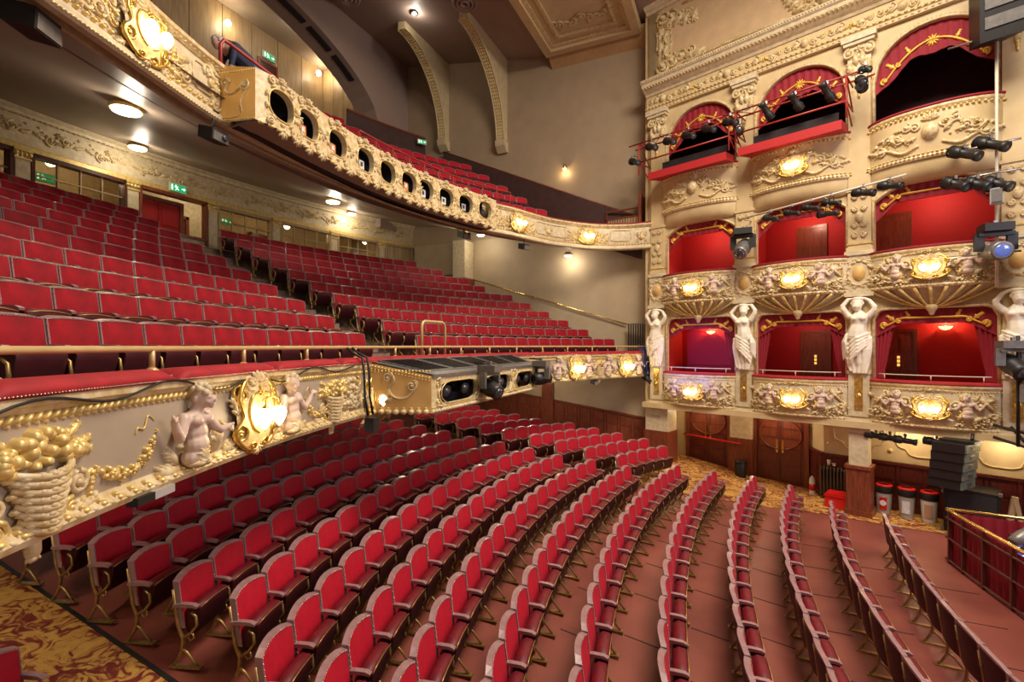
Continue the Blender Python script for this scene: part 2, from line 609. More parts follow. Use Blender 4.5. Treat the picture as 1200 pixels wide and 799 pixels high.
def seat_meshes(w, prefix, iron, cloth='velvet', arch=0.036):
    hw = w / 2
    out = {}
    # backrest: bowed upholstered panel, arched top, leaning back
    h0, h1 = 0.40, 0.872
    lean = 0.13

    def bx(z):
        return -lean * (z - 0.40)
    mb = MB()
    nx, nz = 6, 4
    front, back = [], []
    for k in range(nz + 1):
        t = k / nz
        fr, bk = [], []
        for j in range(nx + 1):
            s = -1 + 2 * j / nx
            top = h1 + arch * (1 - s * s)
            z = h0 + (top - h0) * t
            bulge = 0.028 * (1 - abs(s) ** 3) * (1 - abs(2 * t - 1) ** 3)
            curve = 0.035 * s * s
            fr.append((bx(z) + 0.02 + bulge + curve, s * (hw - .019), z))
            bk.append((bx(z) - 0.035 + curve, s * (hw - .019), z))
        front.append(fr)
        back.append(bk)
    mb.grid(front)
    m = mb.mesh(prefix + 'backrest')
    m.materials.append(MATS[cloth])
    out['backrest'] = m
    mb = MB()
    mb.grid(back)
    mb.grid([[a, b] for a, b in zip(front[-1], back[-1])], False)
    mb.grid([[a, b] for a, b in zip(front[0], back[0])], False)
    mb.grid([[r[0], q[0]] for r, q in zip(front, back)], False)
    mb.grid([[r[-1], q[-1]] for r, q in zip(front, back)], False)
    m = mb.mesh(prefix + 'back_panel')
    m.materials.append(MATS['velvet_dark'])
    out['back_panel'] = m
    # polished edge round the backrest
    mb = MB()
    path = []
    for k in range(4):
        z = h0 + (h1 - h0) * k / 3
        path.append(V((bx(z) + 0.035, -(hw - .012), z)))
    for j in range(1, 6):
        s = -1 + 2 * j / 6
        z = h1 + arch * (1 - s * s) + .006
        path.append(V((bx(z) + 0.035 * s * s + 0.004, s * (hw - .012), z)))
    for k in range(3, -1, -1):
        z = h0 + (h1 - h0) * k / 3
        path.append(V((bx(z) + 0.035, (hw - .012), z)))
    fr = []
    for k, p in enumerate(path):
        t = (path[min(k + 1, len(path) - 1)] - path[max(k - 1, 0)]).normalized()
        fx = V((1, 0, -0.1)).normalized()
        fr.append((p, fx, t.cross(fx).normalized()))
    mb.sweep(fr, [(-.04, -.013), (.020, -.004), (.024, .009), (-.04, .013)])
    m = mb.mesh(prefix + 'back_frame')
    m.materials.append(MATS['seat_wood'])
    out['back_frame'] = m
    # brass studs along the top edge and sides
    mb = MB()
    for k in range(3, 9):
        for q in range(3):
            p = path[k].lerp(path[min(k + 1, len(path) - 1)], q / 3)
            mb.dome(p + V((.026, 0, -.004)), (0, .005, 0), (0, 0, .005), (.005, 0, 0), 4)
    for sgn in (0, 1):
        for k in range(9):
            p = (path[0].lerp(path[3], k / 9) if sgn == 0 else path[-1].lerp(path[-4], k / 9))
            mb.dome(p + V((.026, 0, 0)), (0, .005, 0), (0, 0, .005), (.005, 0, 0), 4)
    m = mb.mesh(prefix + 'stud_row')
    m.materials.append(MATS['stud'])
    out['stud_row'] = m
    # seat tipped up: padded wedge, rounded front edge on top
    prof = [(0.055, 0.36), (0.065, 0.60), (0.12, 0.635), (0.19, 0.625), (0.215, 0.59), (0.20, 0.52), (0.15, 0.33), (0.10, 0.30)]
    mb = MB()
    rows = []
    sw = hw - .04
    for s in (-1, -.9, -.4, .4, .9, 1):
        lift = 0.02 * (1 - s * s)
        ins = 0.012 if abs(s) == 1 else 0
        rows.append([V((0.12 + (x - 0.12) * (1 - ins * 4), s * sw, z + (lift if z > .5 else 0) - (ins if z > .5 else -ins))) for x, z in prof])
    mb.grid(rows, True, closed_u=True)
    i = len(mb.v)
    n = len(prof)
    mb.f.append(tuple(range(n)))
    mb.sm.append(False)
    mb.f.append(tuple(range(i - n, i)))
    mb.sm.append(False)
    m = mb.mesh(prefix + 'seat')
    bm = bmesh.new()
    bm.from_mesh(m)
    bmesh.ops.recalc_face_normals(bm, faces=bm.faces)
    bm.to_mesh(m)
    bm.free()
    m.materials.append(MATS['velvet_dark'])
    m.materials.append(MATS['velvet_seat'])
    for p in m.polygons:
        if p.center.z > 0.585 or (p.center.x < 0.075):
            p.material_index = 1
    out['seat'] = m
    mb = MB()     # piping on the front edge of the seat
    mb.tube([(0.214, s * sw, 0.607 + 0.02 * (1 - s * s)) for s in (-1, -.5, 0, .5, 1)], .007, 4)
    m = mb.mesh(prefix + 'seat_piping')
    m.materials.append(MATS['iron_gold'])
    out['seat_piping'] = m
    # side standard: cast iron scroll legs, and the padded arm
    mb = MB()
    y = -hw
    mb.tube([(-.06, y, .80), (-.03, y, .60), (.0, y, .42), (.05, y, .30), (.04, y, .17), (-.02, y, .06), (-.06, y, .012)],
            [.014, .016, .02, .022, .018, .016, .016], 5)
    mb.tube([(.05, y, .30), (.14, y, .36), (.20, y, .44), (.19, y, .53), (.14, y, .57)], [.018, .016, .015, .014, .012], 5)
    mb.tube([(.03, y, .20), (.10, y, .15), (.17, y, .06), (.21, y, .012)], [.018, .015, .014, .016], 5)
    mb.tube([(.09, y, .34), (.13, y, .28), (.17, y, .31), (.15, y, .36)], .011, 4)
    mb.obox((.08, y, .008), (.17, 0, 0), (0, .03, 0), (0, 0, .008))
    m = mb.mesh(prefix + 'side_frame')
    m.materials.append(MATS[iron])
    out['side_frame'] = m
    mb = MB()
    ap = [(-.045, .655), (.06, .665), (.17, .66), (.215, .64), (.21, .62), (.15, .63), (-.045, .625)]
    mb.prism(ap, lambda a, b, d: V((a, y + d, b)), -.026, .026)
    m = mb.mesh(prefix + 'armrest')
    bm = bmesh.new()
    bm.from_mesh(m)
    bmesh.ops.recalc_face_normals(bm, faces=bm.faces)
    bm.to_mesh(m)
    bm.free()
    m.materials.append(MATS['seat_wood'])
    out['armrest'] = m
    return out


PARTS_FULL = ['backrest', 'back_panel', 'back_frame', 'stud_row', 'seat', 'seat_piping', 'side_frame', 'armrest']
PARTS_MID = ['backrest', 'back_panel', 'back_frame', 'seat', 'seat_piping', 'side_frame', 'armrest']
PARTS_FAR = ['backrest', 'back_panel', 'back_frame', 'seat']


def put_seat(name, meshes, u, v, z, rz, label, cat, group, parts, last=None):
    o = thing(name, label, cat, (u, v, z), rz, group)
    for p in parts:
        c = link(p, meshes[p], o)
        if p == 'stud_row':
            c['kind'] = 'stuff'
    if last:
        for p in ('side_frame', 'armrest'):
            c = link(p, meshes[p], o)
            c.location = (0, last, 0)
    return o


def row_spots(u0, R, va, vb, w):
    """seat centres along an arc from va to vb (counted from vb, the far end)"""
    out = []
    ang = lambda v: math.asin(max(-1, min(1, (v - VC) / R)))
    a1, a0 = ang(vb), ang(va)
    n = int((a1 - a0) * R / w + 0.35)
    for k in range(n):
        a = a1 - (k + .5) * w / R
        u, v = u0 + R - R * math.cos(a), VC + R * math.sin(a)
        out.append((u, v, -a))
    return out


STALLS_ROWS = [  # centre line position, radius, far end
    (2.50, 22, 11.85), (1.62, 22, 12.3), (0.80, 24, 13.3), (0.00, 25, 13.5), (-0.84, 24, 13.1), (-1.68, 21, 12.85),
    (-2.50, 19, 11.7), (-3.30, 17, 11.5), (-4.03, 15.5, 11.25), (-4.76, 14.5, 11.2), (-5.49, 14.5, 11.1), (-6.22, 14.5, 10.95),
    (-6.95, 14.5, 10.9), (-7.65, 14.5, 10.85), (-8.35, 14.5, 10.8), (-9.05, 14.5, 10.75)]
SM = seat_meshes(0.53, 'stalls_', 'iron_gold')
nseat = 0
for r, (u0, R, vb) in enumerate(STALLS_ROWS):
    spots = row_spots(u0, R, 3.04, vb, 0.53)
    for k, (u, v, rz) in enumerate(spots):
        z = zf(u)
        if not in_view((u, v, z + .85), 45):
            continue
        near = px((u, v, z))
        dist = -_S * u + _C * v
        parts = PARTS_FULL if dist < 9 else PARTS_MID
        put_seat('stalls_chair', SM, u, v, z, rz,
                 f'red velvet stalls chair, {ORD[r + 1]} row from the pit, {ORD[k + 1]} from far aisle',
                 'theatre chair', 'main block of stalls seats', parts, 0.53 if k == 0 else None)
        nseat += 1
FAR_ROWS = [(-3.15, 5), (-3.98, 6), (-4.78, 6), (-5.52, 6), (-6.32, 6), (-7.05, 5), (-7.8, 5), (-8.55, 5), (-9.3, 5)]
for r, (u0, ns) in enumerate(FAR_ROWS):
    R = 14.5
    a0 = math.asin((12.2 - VC) / R)
    for k in range(ns):
        a = a0 + (k + .5) * .53 / R
        u, v = u0 + R - R * math.cos(a), VC + R * math.sin(a)
        put_seat('stalls_side_chair', SM, u, v, zf(u), -a,
                 f'red chair in side stalls block by panelled wall, {ORD[r + 1]} row, {ORD[k + 1]} from aisle',
                 'theatre chair', 'side block of stalls seats', PARTS_MID)
        nseat += 1

put_seat('stalls_side_chair', SM, -5.2, 1.70, zf(-5.2), .35, 'dark red chair cut off at the bottom corner beside the patterned carpet', 'theatre chair', 'side block of stalls seats', PARTS_FULL, 0.53)
# circle
CR_Z0, CR_DZ, CR_P = 3.545, 0.336, 0.735
CM = seat_meshes(0.50, 'circle_', 'iron_gold', 'velvet_circle_shaded', 0.012)


def crow(i):
    return -6.42 - CR_P * i, 15.0, CR_Z0 + CR_DZ * i


for i in range(10):
    u0, R, z = crow(i)
    a_of = lambda v: math.asin((v - VC) / R)
    # block nearer the camera, counted from the centre steps outward
    for blk, (vstart, sgn) in enumerate(((7.25 - 0.04 * i, -1), (8.72 + (0.25 if i == 0 else 0) + .06 * max(0, i - 5), 1))):
        a = a_of(vstart)
        lim = 17.05 if i < 6 else 17.0 - 0.25 * (i - 5)
        k = 0
        while True:
            aa = a + sgn * (k + .5) * .50 / R
            u, v = u0 + R - R * math.cos(aa), VC + R * math.sin(aa)
            if v < 0.6 or v > lim - .2:
                break
            if in_view((u, v, z + .6), 70):
                nm = ('near', 'far')[blk]
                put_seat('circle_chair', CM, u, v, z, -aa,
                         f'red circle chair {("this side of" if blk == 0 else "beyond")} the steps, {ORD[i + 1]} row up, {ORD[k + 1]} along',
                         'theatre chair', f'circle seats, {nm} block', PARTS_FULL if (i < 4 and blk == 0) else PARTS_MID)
                nseat += 1
            k += 1
            if k > 24:
                break
# gallery
GU, GR = -7.1, 14.5
GM = seat_meshes(0.50, 'gallery_', 'iron_gold')


def grow(i):
    return GU - 1.15 - .8 * i, GR, 7.78 + .54 * i


for i in range(8):
    u0, R, z = grow(i)
    k = 0
    a1 = math.asin(((16.95 if i < 6 else 13.6) - VC) / R)
    while True:
        aa = a1 - (k + .5) * .50 / R
        u, v = u0 + R - R * math.cos(aa), VC + R * math.sin(aa)
        if v < 6.5:
            break
        put_seat('gallery_chair', GM, u, v, z, -aa,
                 f'red gallery chair above the oval openings, {ORD[i + 1]} row up, {ORD[k + 1]} from side wall',
                 'theatre chair', 'gallery seats', PARTS_FAR)
        nseat += 1
        k += 1
print('SEATS', nseat)
# ------------------------------------------------------------------ WALLS, BALCONY SLABS, CEILINGS


DS = [-9.6 + 18.7 * k / 48 for k in range(49)]       # across the house, to the far side wall


def trans_sweep(mb, prof, R, ds=DS, smooth=False):
    """profile of (u, z) drawn along the translated arc of radius R"""
    rows = []
    for d in ds:
        sag = R - math.sqrt(R * R - d * d)
        rows.append([(u + sag, VC + d, z) for u, z in prof])
    mb.grid(rows, smooth)


# --- circle: stepped floor, soffit
prof = [(-5.28, CR_Z0)]
for i in range(10):
    u0 = crow(i)[0] - .14
    prof += [(u0, CR_Z0 + CR_DZ * i), (u0, CR_Z0 + CR_DZ * (i + 1))]
prof += [(-16.5, CR_Z0 + CR_DZ * 10)]
mb = MB()
trans_sweep(mb, prof, 15.0)
struct(mb.build('floor_circle', 'concrete'), 'stepped floor of the circle under the chairs')
mb = MB()
trans_sweep(mb, [(-5.26, 3.24), (-6.6, 3.30), (-14.6, 5.2)], 15.0, smooth=True)
SOFF_C = mb.build('ceiling_under_circle', 'soffit')
struct(SOFF_C, 'plain soffit of the circle above the rear stalls')
# centre steps of the circle
st = thing('aisle_steps', 'gold edged steps climbing between the two blocks of circle chairs', 'steps', (0, 0, 0))
for i in range(10):
    for h in (0, 1):
        u0 = crow(i)[0] - .14 + (.0 if h else .0)
        z = CR_Z0 + CR_DZ * i
        mb = MB()
        x1 = u0 + (.36 if h == 0 else 0.02)
        x0 = u0
        zz = z + CR_DZ * (.5 if h == 0 else 1.0)
        mb.box(x0 - .0, x1 + .02, 7.3 - .04 * i, 8.66, z, zz)
        s_ = mb.build('step', 'concrete', st)
        mb = MB()
        mb.box(x1 - .03, x1 + .032, 7.31 - .04 * i, 8.65, zz, zz + .012)
        mb.build('nosing', 'brass', s_)

# --- circle front and gallery front: mapping of their faces


def surf_arc(u0, R, z0, H, belly=0.0, lean=0.0):
    def S(p, q):
        a = p / R
        b = belly * math.sin(math.pi * max(0, min(1, q / H))) + lean * (q / H)
        r = R - b
        n = V((math.cos(a), -math.sin(a), 0))
        return V((u0 + R, VC, z0 + q)) - n * r, n, V((math.sin(a), math.cos(a), 0))
    return S


def sweep_S(mb, S, p0, p1, n, prof, smooth=False, ref_q=0.0):
    """moulding along p on a mapped face; prof of (out, q)"""
    fr = []
    for k in range(n + 1):
        p = p0 + (p1 - p0) * k / n
        P, nn, t = S(p, 0.0)
        fr.append((P, nn, UP))
    mb.sweep(fr, prof, True, True, smooth)


CU, CRR, CZ, CH = -5.2, 15.0, 3.19, 0.79
SC = surf_arc(CU, CRR, CZ, CH, belly=0.03)
C_P0, C_P1 = -9.2, 9.05          # arc length range of the circle front

# --- side wall of the house beyond the circle
mb = MB()
mb.box(-16.5, -2.4, SIDE_V, SIDE_V + .2, 3.2, 8.5)
struct(mb.build('wall_circle_side', 'wall_beige'), 'plain beige side wall of the circle')
mb = MB()
mb.box(-17, -2.4, SIDE_V, SIDE_V + .2, 8.5, 17)
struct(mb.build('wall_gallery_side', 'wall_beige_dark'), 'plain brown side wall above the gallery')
SV2 = 17.3
mb = MB()
mb.quad((-14, SV2, 1.6), (-2.25, SV2, 0.5), (-2.25, SV2, 3.3), (-14, SV2, 5.0))
struct(mb.build('wall_stalls_side', 'wall_beige'), 'cream wall beside the rear stalls, above red panelling')


def panelling(name, label, A, B, zA, zB, hA, npan, m='mahogany', thick=.05, out=None):
    """framed wainscot from plan point A to B; zA/zB floor heights; pieces are parts"""
    A, B = V((A[0], A[1], 0)), V((B[0], B[1], 0))
    L = (B - A).length
    t = (B - A) / L
    n = V(out) if out else V((t.y, -t.x, 0))
    root = empty(name)
    struct(root, label)
    fl = lambda k: zA + (zB - zA) * k
    mb = MB()
    mb.prism([(0, fl(0) - .02), (L, fl(1) - .02), (L, fl(1) + hA), (0, fl(0) + hA)], lambda a, b, d: A + t * a + UP * b + n * d, 0, thick * .4)
    mb.build('backing_board', m, root)
    mb = MB()
    sl = (zB - zA) / L
    mb.prism([(0, fl(0) + hA - .02), (L, fl(1) + hA - .02), (L, fl(1) + hA + .05), (0, fl(0) + hA + .05)], lambda a, b, d: A + t * a + UP * b + n * d, 0, thick * 1.5)
    mb.build('cap_rail', m, root)
    mb = MB()
    mb.prism([(0, fl(0)), (L, fl(1)), (L, fl(1) + .16), (0, fl(0) + .16)], lambda a, b, d: A + t * a + UP * b + n * d, 0, thick * 1.2)
    mb.build('skirting', m, root)
    pw = L / npan
    for k in range(npan):
        for (q0, q1) in ((.22, hA * .60), (hA * .66, hA - .06)):
            mb = MB()
            a0, a1 = k * pw + pw * .12, (k + 1) * pw - pw * .12
            pts = [(a0, q0 + zA + sl * a0), (a1, q0 + zA + sl * a1), (a1, q1 + zA + sl * a1), (a0, q1 + zA + sl * a0)]
            mb.prism(pts, lambda a, b, d: A + t * a + UP * b + n * d, thick * .3, thick * .8)
            mb.build('panel', m, root)
        mb = MB()
        a0, a1 = k * pw - .035, k * pw + .035
        mb.prism([(a0, zA + sl * a0), (a1, zA + sl * a1), (a1, zA + sl * a1 + hA), (a0, zA + sl * a0 + hA)], lambda a, b, d: A + t * a + UP * b + n * d, 0, thick * .9)
        mb.build('stile', m, root)
    return root


panelling('wall_stalls_wainscot', 'red mahogany panelling beside the side stalls block', (-2.25, SV2), (-13, SV2), zf(-2.25), zf(-13), 1.14, 22, out=(0, -1, 0))
mb = MB()
mb.box(-6.6, -6.15, SV2 - .12, SV2, 1.1, 4.0)
struct(mb.build('trim_2', 'mahogany'), 'red timber post on the cream stalls wall')

# return of the box wall to the side wall
mb = MB()
e0, e1 = BW(5.95, 0, 0), BW(5.95, 0, 0)
mb.prism([(0, 0), (1.4, 0), (1.4, 15.6), (0, 15.6)], lambda a, b, d: BW(5.80 + d, a * 1.0, b), 0, .15)
struct(mb.build('wall_box_return', 'cream'), 'cream end of the wall of boxes')

# --- circle rear wall: arc of piers, lintel, frieze, cornice, glazed bays
CWU, CWR = -14.35, 26.0
PV = [3.0, 5.19, 7.43, 9.57, 11.67, 13.90, 15.98, 17.5]


def cw(v, w=0.0, z=0.0):
    d = v - VC
    u = CWU + CWR - math.sqrt(CWR * CWR - d * d)
    n = V((CWU + CWR - u, VC - v, 0)).normalized()
    return V((u, v, z)) + n * w, n


cw_fr = [(cw(1.5 + 16 * k / 40)[0], cw(1.5 + 16 * k / 40)[1], UP) for k in range(41)]
mb = MB()
mb.sweep(cw_fr, [(-.15, 8.50), (.0, 8.50), (.0, 9.42), (-.15, 9.42)])
o = struct(mb.build('wall_circle_rear', 'ivory'), 'cream frieze with swags above the glazed screens at the back of the circle')
frieze = o
mb = MB()
mb.sweep(cw_fr, [(0, 9.22), (.05, 9.22), (.07, 9.28), (.16, 9.34), (.18, 9.42), (0, 9.42)])
mb.build('cornice_moulding', 'ivory', frieze)
mb = MB()
mb.sweep(cw_fr, [(0, 8.47), (.05, 8.47), (.05, 8.57), (.03, 8.60), (0, 8.60)])
mb.build('lintel_moulding', 'gold_paint', frieze)
mb = MB()
for k in range(150):
    v = 1.6 + 15.8 * k / 149
    P, n = cw(v, .07, 9.20)
    mb.dome(P, (0, .03, 0), (0, 0, .025), n * .03, 5)
o = mb.build('bead_row', 'ivory_pale', frieze)
o['kind'] = 'stuff'
RZC = CR_Z0 + CR_DZ * 10
for k, v in enumerate(PV[:-1]):
    P, n = cw(v)
    t = V((-n.y, n.x, 0))
    pr = empty('pilaster')
    tag(pr, f'cream pilaster at the back of the circle, {ORD[k + 1]} along the glazed screens', 'pilaster', 'pilasters of the circle rear wall')
    mb = MB()
    mb.obox(P + UP * ((RZC + 8.25) / 2), t * .13, n * .10, UP * (8.25 - RZC) / 2)
    mb.build('shaft', 'ivory', pr)
    mb = MB()
    mb.obox(P + UP * 8.27, t * .15, n * .12, UP * .025)
    mb.obox(P + UP * 8.45, t * .17, n * .14, UP * .03)
    for sg in (-1, 1):
        mb.dome(P + UP * 8.37 + t * sg * .12 + n * .08, t * .06, UP * .06, n * .07, 8)
        mb.dome(P + UP * 8.36 + t * sg * .04 + n * .10, t * .04, UP * .07, n * .05, 8)
    mb.build('capital', 'gold_paint', pr)
wn = 0
for k in range(len(PV) - 1):
    va, vb = PV[k] + .15, PV[k + 1] - (.15 if k < 6 else .08)
    (A, n0), (B, n1) = cw(va), cw(vb)
    t = (B - A).normalized()
    n = V((t.y, -t.x, 0))
    if n.x < 0:
        n = -n
    L = (B - A).length
    wn += 1
    root = empty(f'window_{wn}' if k != 2 else 'door_1')
    names = ['glazed screen with a green exit sign behind it', 'glazed screen beside the red doorway', 'open doorway with red doors',
             'glazed screen showing the corridor', 'glazed screen with a round lamp behind', 'glazed screen with a globe lamp behind', 'timber door screen']
    struct(root, names[min(k, 6)])
    Q = lambda a, b, d: A + t * a + UP * b + n * d
    z0, z1 = RZC, 8.46
    mb = MB()
    for a0, a1, b0, b1 in ((0, .07, z0, z1), (L - .07, L, z0, z1), (0, L, z1 - .09, z1), (0, L, z0 + .38, z0 + .46)):
        mb.prism([(a0, b0), (a1, b0), (a1, b1), (a0, b1)], Q, -.10, .10)
    mb.build('window_frame', 'mahogany' if k in (2,) else 'mahogany_dark' if k < 2 else 'oak_panel', root)
    mb = MB()
    mb.prism([(.07, z0), (L - .07, z0), (L - .07, z0 + .38), (.07, z0 + .38)], Q, -.04, .04)
    mb.build('dado_panel', 'ivory', root)
    if k == 2:
        continue
    if k == 6:
        for j in range(3):
            a0, a1 = .07 + (L - .14) * j / 3 + .006, .07 + (L - .14) * (j + 1) / 3 - .006
            mb = MB()
            mb.prism([(a0, z0 + .02), (a1, z0 + .02), (a1, z1 - .10), (a0, z1 - .10)], Q, -.03, .05)
            lf = mb.build('leaf', 'oak_panel', root)
            mb = MB()
            mb.prism([(a0 + .06, z0 + .5), (a1 - .06, z0 + .5), (a1 - .06, z1 - .2), (a0 + .06, z1 - .2)], Q, .05, .065)
            mb.build('panel', 'oak_panel', lf)
        continue
    nm = 4
    for j in range(1, nm):
        mb = MB()
        a = .07 + (L - .14) * j / nm
        mb.prism([(a - .014, z0 + .46), (a + .014, z0 + .46), (a + .014, z1 - .09), (a - .014, z1 - .09)], Q, -.03, .03)
        mb.build('mullion', 'oak_panel', root)
    mb = MB()
    mb.prism([(.07, z1 - .47), (L - .07, z1 - .47), (L - .07, z1 - .44), (.07, z1 - .44)], Q, -.03, .03)
    mb.build('transom', 'oak_panel', root)
    for j in range(nm):
        for b0, b1 in ((z0 + .46, z1 - .47), (z1 - .44, z1 - .09)):
            a0, a1 = .07 + (L - .14) * j / nm + .014, .07 + (L - .14) * (j + 1) / nm - .014
            mb = MB()
            mb.prism([(a0, b0), (a1, b0), (a1, b1), (a0, b1)], Q, -.004, .004)
            mb.build('pane', 'pane_glass', root)
# corridor behind the screens
mb = MB()
mb.box(-16.4, -16.2, 1.0, 18.0, RZC - .1, 9.6)
struct(mb.build('wall_corridor', 'ivory'), 'cream corridor wall behind the glazed screens')
mb = MB()
mb.box(-16.3, -14.2, 1.0, 18.0, 9.3, 9.4)
struct(mb.build('ceiling_corridor', 'ivory'))
# red padded doors standing in the open bay
r_ = struct(empty('door_2'), 'red padded double doors in the open bay of the circle rear wall')
(A, n0), (B, n1) = cw(PV[2] + .3, -.35), cw(PV[2] + 1.42, -.35)
t = (B - A).normalized()
Q = lambda a, b, d: A + t * a + UP * b + n0 * d
L = (B - A).length
for j in range(2):
    mb = MB()
    a0, a1 = L * j / 2 + .01, L * (j + 1) / 2 - .01
    mb.prism([(a0, RZC), (a1, RZC), (a1, 8.22), (a0, 8.22)], Q, -.03, .03)
    lf = mb.build('leaf', 'red_wall', r_)
    for b0, b1 in ((RZC + .12, RZC + .6), (RZC + .7, 8.1)):
        mb = MB()
        mb.prism([(a0 + .07, b0), (a1 - .07, b0), (a1 - .07, b1), (a0 + .07, b1)], Q, .03, .05)
        mb.build('panel', 'red_wall', lf)
mb = MB()
for a0, a1, b0, b1 in ((-.1, 0, RZC, 8.34), (L, L + .1, RZC, 8.34), (0, L, 8.24, 8.34)):
    mb.prism([(a0, b0), (a1, b0), (a1, b1), (a0, b1)], Q, -.05, .07)
mb.build('frame', 'mahogany', r_)
# red double door seen through the open doorway, dark doors in the corridor
for nm, v0, v1, m, lab in (('door_3', 12.3, 12.9, 'mahogany', 'dark red corridor door'),
                           ('door_4', 9.2, 9.9, 'mahogany', 'red timber door behind glass')):
    r_ = empty(nm)
    struct(r_, lab)
    for j in range(2):
        mb = MB()
        a0, a1 = v0 + (v1 - v0) * j / 2 + .01, v0 + (v1 - v0) * (j + 1) / 2 - .01
        mb.box(-16.18, -16.10, a0, a1, RZC, 8.25)
        lf = mb.build('leaf', m, r_)
        for b0, b1 in ((RZC + .1, RZC + .55), (RZC + .65, 8.1)):
            mb = MB()
            mb.box(-16.12, -16.08, a0 + .08, a1 - .08, b0, b1)
            mb.build('panel', m, lf)
    mb = MB()
    mb.box(-16.19, -16.06, v0 - .1, v0, RZC, 8.36)
    mb.box(-16.19, -16.06, v1, v1 + .1, RZC, 8.36)
    mb.box(-16.19, -16.06, v0 - .1, v1 + .1, 8.26, 8.36)
    mb.build('frame', 'mahogany', r_)

# pier and rail at the end of the circle
t_ = thing('square_pier', 'square cream pier with timber base at the end of the upper circle rows', 'pier', (0, 0, 0))
mb = MB()
mb.box(-10.25, -9.7, 16.75, 17.45, 6.9, 8.4)
mb.build('shaft', 'ivory', t_)
mb = MB()
mb.box(-10.3, -9.65, 16.7, 17.45, 5.6, 6.9)
mb.build('base', 'mahogany', t_)

GPATH = [(-5.0, 0.3), (-5.3, 1.0), (-5.62, 1.6), (-5.95, 2.34), (-6.31, 3.24), (-6.58, 3.9), (-6.85, 4.7), (-7.02, 5.8), (-7.1, 7.0), (-7.12, 8.4), (-7.0, 9.8),
         (-6.75, 11.2), (-6.35, 12.4), (-6.0, 13.15), (-5.76, 13.85), (-5.29, 14.95), (-4.4, 16.02), (-3.42, 16.55), (-2.45, 16.66)]


def catmull2(pts, n=8):
    out = []
    m = len(pts)
    for i in range(m - 1):
        p0, p1, p2, p3 = pts[max(i - 1, 0)], pts[i], pts[i + 1], pts[min(i + 2, m - 1)]
        for k in range(n):
            t = k / n
            out.append(tuple(.5 * ((2 * b) + (-a + c) * t + (2 * a - 5 * b + 4 * c - d) * t * t + (-a + 3 * b - 3 * c + d) * t ** 3)
                             for a, b, c, d in zip(p0, p1, p2, p3)))
    out.append(tuple(pts[-1]))
    return out


def surf_path(pts, z0, H, belly=0.0, lean=0.0, n=8, vzero=None):
    pl = [V((a, b, 0)) for a, b in (catmull2(pts, n) if n > 1 else pts)]
    L = [0.0]
    for a, b in zip(pl, pl[1:]):
        L.append(L[-1] + (b - a).length)

    def S(p, q):
        p = max(0, min(L[-1] - 1e-6, p))
        lo, hi = 0, len(L) - 1
        while hi - lo > 1:
            m = (lo + hi) // 2
            if L[m] <= p:
                lo = m
            else:
                hi = m
        f = (p - L[lo]) / (L[hi] - L[lo])
        tan = lambda k: (pl[min(k + 1, len(pl) - 1)] - pl[max(k - 1, 0)]).normalized()
        t = tan(lo).lerp(tan(hi), f).normalized()
        nn = V((t.y, -t.x, 0))
        b = belly * math.sin(math.pi * max(0, min(1, q / H))) + lean * (q / H)
        return pl[lo].lerp(pl[hi], f) + nn * b + UP * (z0 + q), nn, t
    S.L = L[-1]
    S.at = lambda v: next((L[k] for k in range(len(pl)) if pl[k].y >= v), L[-1])
    return S


GZ, GH = 7.47, 0.80
SG = surf_path(GPATH, GZ, GH, belly=.05)
# soffit of the gallery over the circle
mb = MB()
rows = []
for k in range(61):
    a = SG(SG.L * k / 60, 0)[0]
    vb = .5 + 16.9 * (k / 60) ** .92
    P, n = cw(vb)
    a, b = V((a.x - .05, a.y, 7.53)), V((P.x - .05, vb, 9.40))
    rows.append([a, a.lerp(b, .08), a.lerp(b, .4) - UP * .03, a.lerp(b, .72), a.lerp(b, .74) + UP * .10, b])
mb.grid(rows)
SOFF_G = mb.build('ceiling_under_gallery', 'soffit')
struct(SOFF_G, 'curved beige soffit of the gallery above the circle')

from mathutils.bvhtree import BVHTree


def hang_z(o, u, v):
    t = BVHTree.FromPolygons([p.co for p in o.data.vertices], [tuple(p.vertices) for p in o.data.polygons])
    h = t.ray_cast(V((u, v, 0)), V((0, 0, 1)))
    return h[0].z if h[0] else None


# gallery stepped floor and rear floor
prof = [(GU - .1, 7.78)]
for i in range(7):
    u0 = grow(i)[0] - .14
    prof += [(u0, 7.78 + .54 * i), (u0, 7.78 + .54 * (i + 1))]
prof += [(-19.0, 7.78 + .54 * 7)]
mb = MB()
trans_sweep(mb, prof, GR)
struct(mb.build('floor_gallery', 'concrete'), 'stepped floor of the gallery')
# timber screens round the gallery: sloping board along the side wall, curved board behind the rows
mb = MB()
mb.prism([(-11.0, 10.2), (-2.9, 7.2), (-2.9, 8.62), (-3.0, 8.66), (-11.0, 12.25)], lambda a, b, d: V((a, SIDE_V - .28 + d, b)), 0, .06)
o = mb.build('side_screen', 'dark_board')
tag(o, 'dark sloping board beside the far ends of the gallery rows', 'screen')
mb = MB()
mb.tube([(-11.0, SIDE_V - .25, 12.27), (-2.9, SIDE_V - .25, 8.64)], .03, 6)
mb.build('cap_rail', 'mahogany', o)
o = thing('cross_screen', 'dark curved board behind the top gallery rows', 'screen')
mb = MB()
fr = [f for f in arc_frames(GU - 6.55, GR + 6.4, 5.3, 8.6, 12)]
mb.sweep(fr, [(0, 11.2), (.05, 11.2), (.05, 12.85), (0, 12.85)])
mb.build('board', 'dark_board', o)
mb = MB()
mb.sweep(fr, [(-.03, 12.85), (.08, 12.85), (.08, 12.91), (-.03, 12.91)])
mb.build('cap_rail', 'mahogany', o)

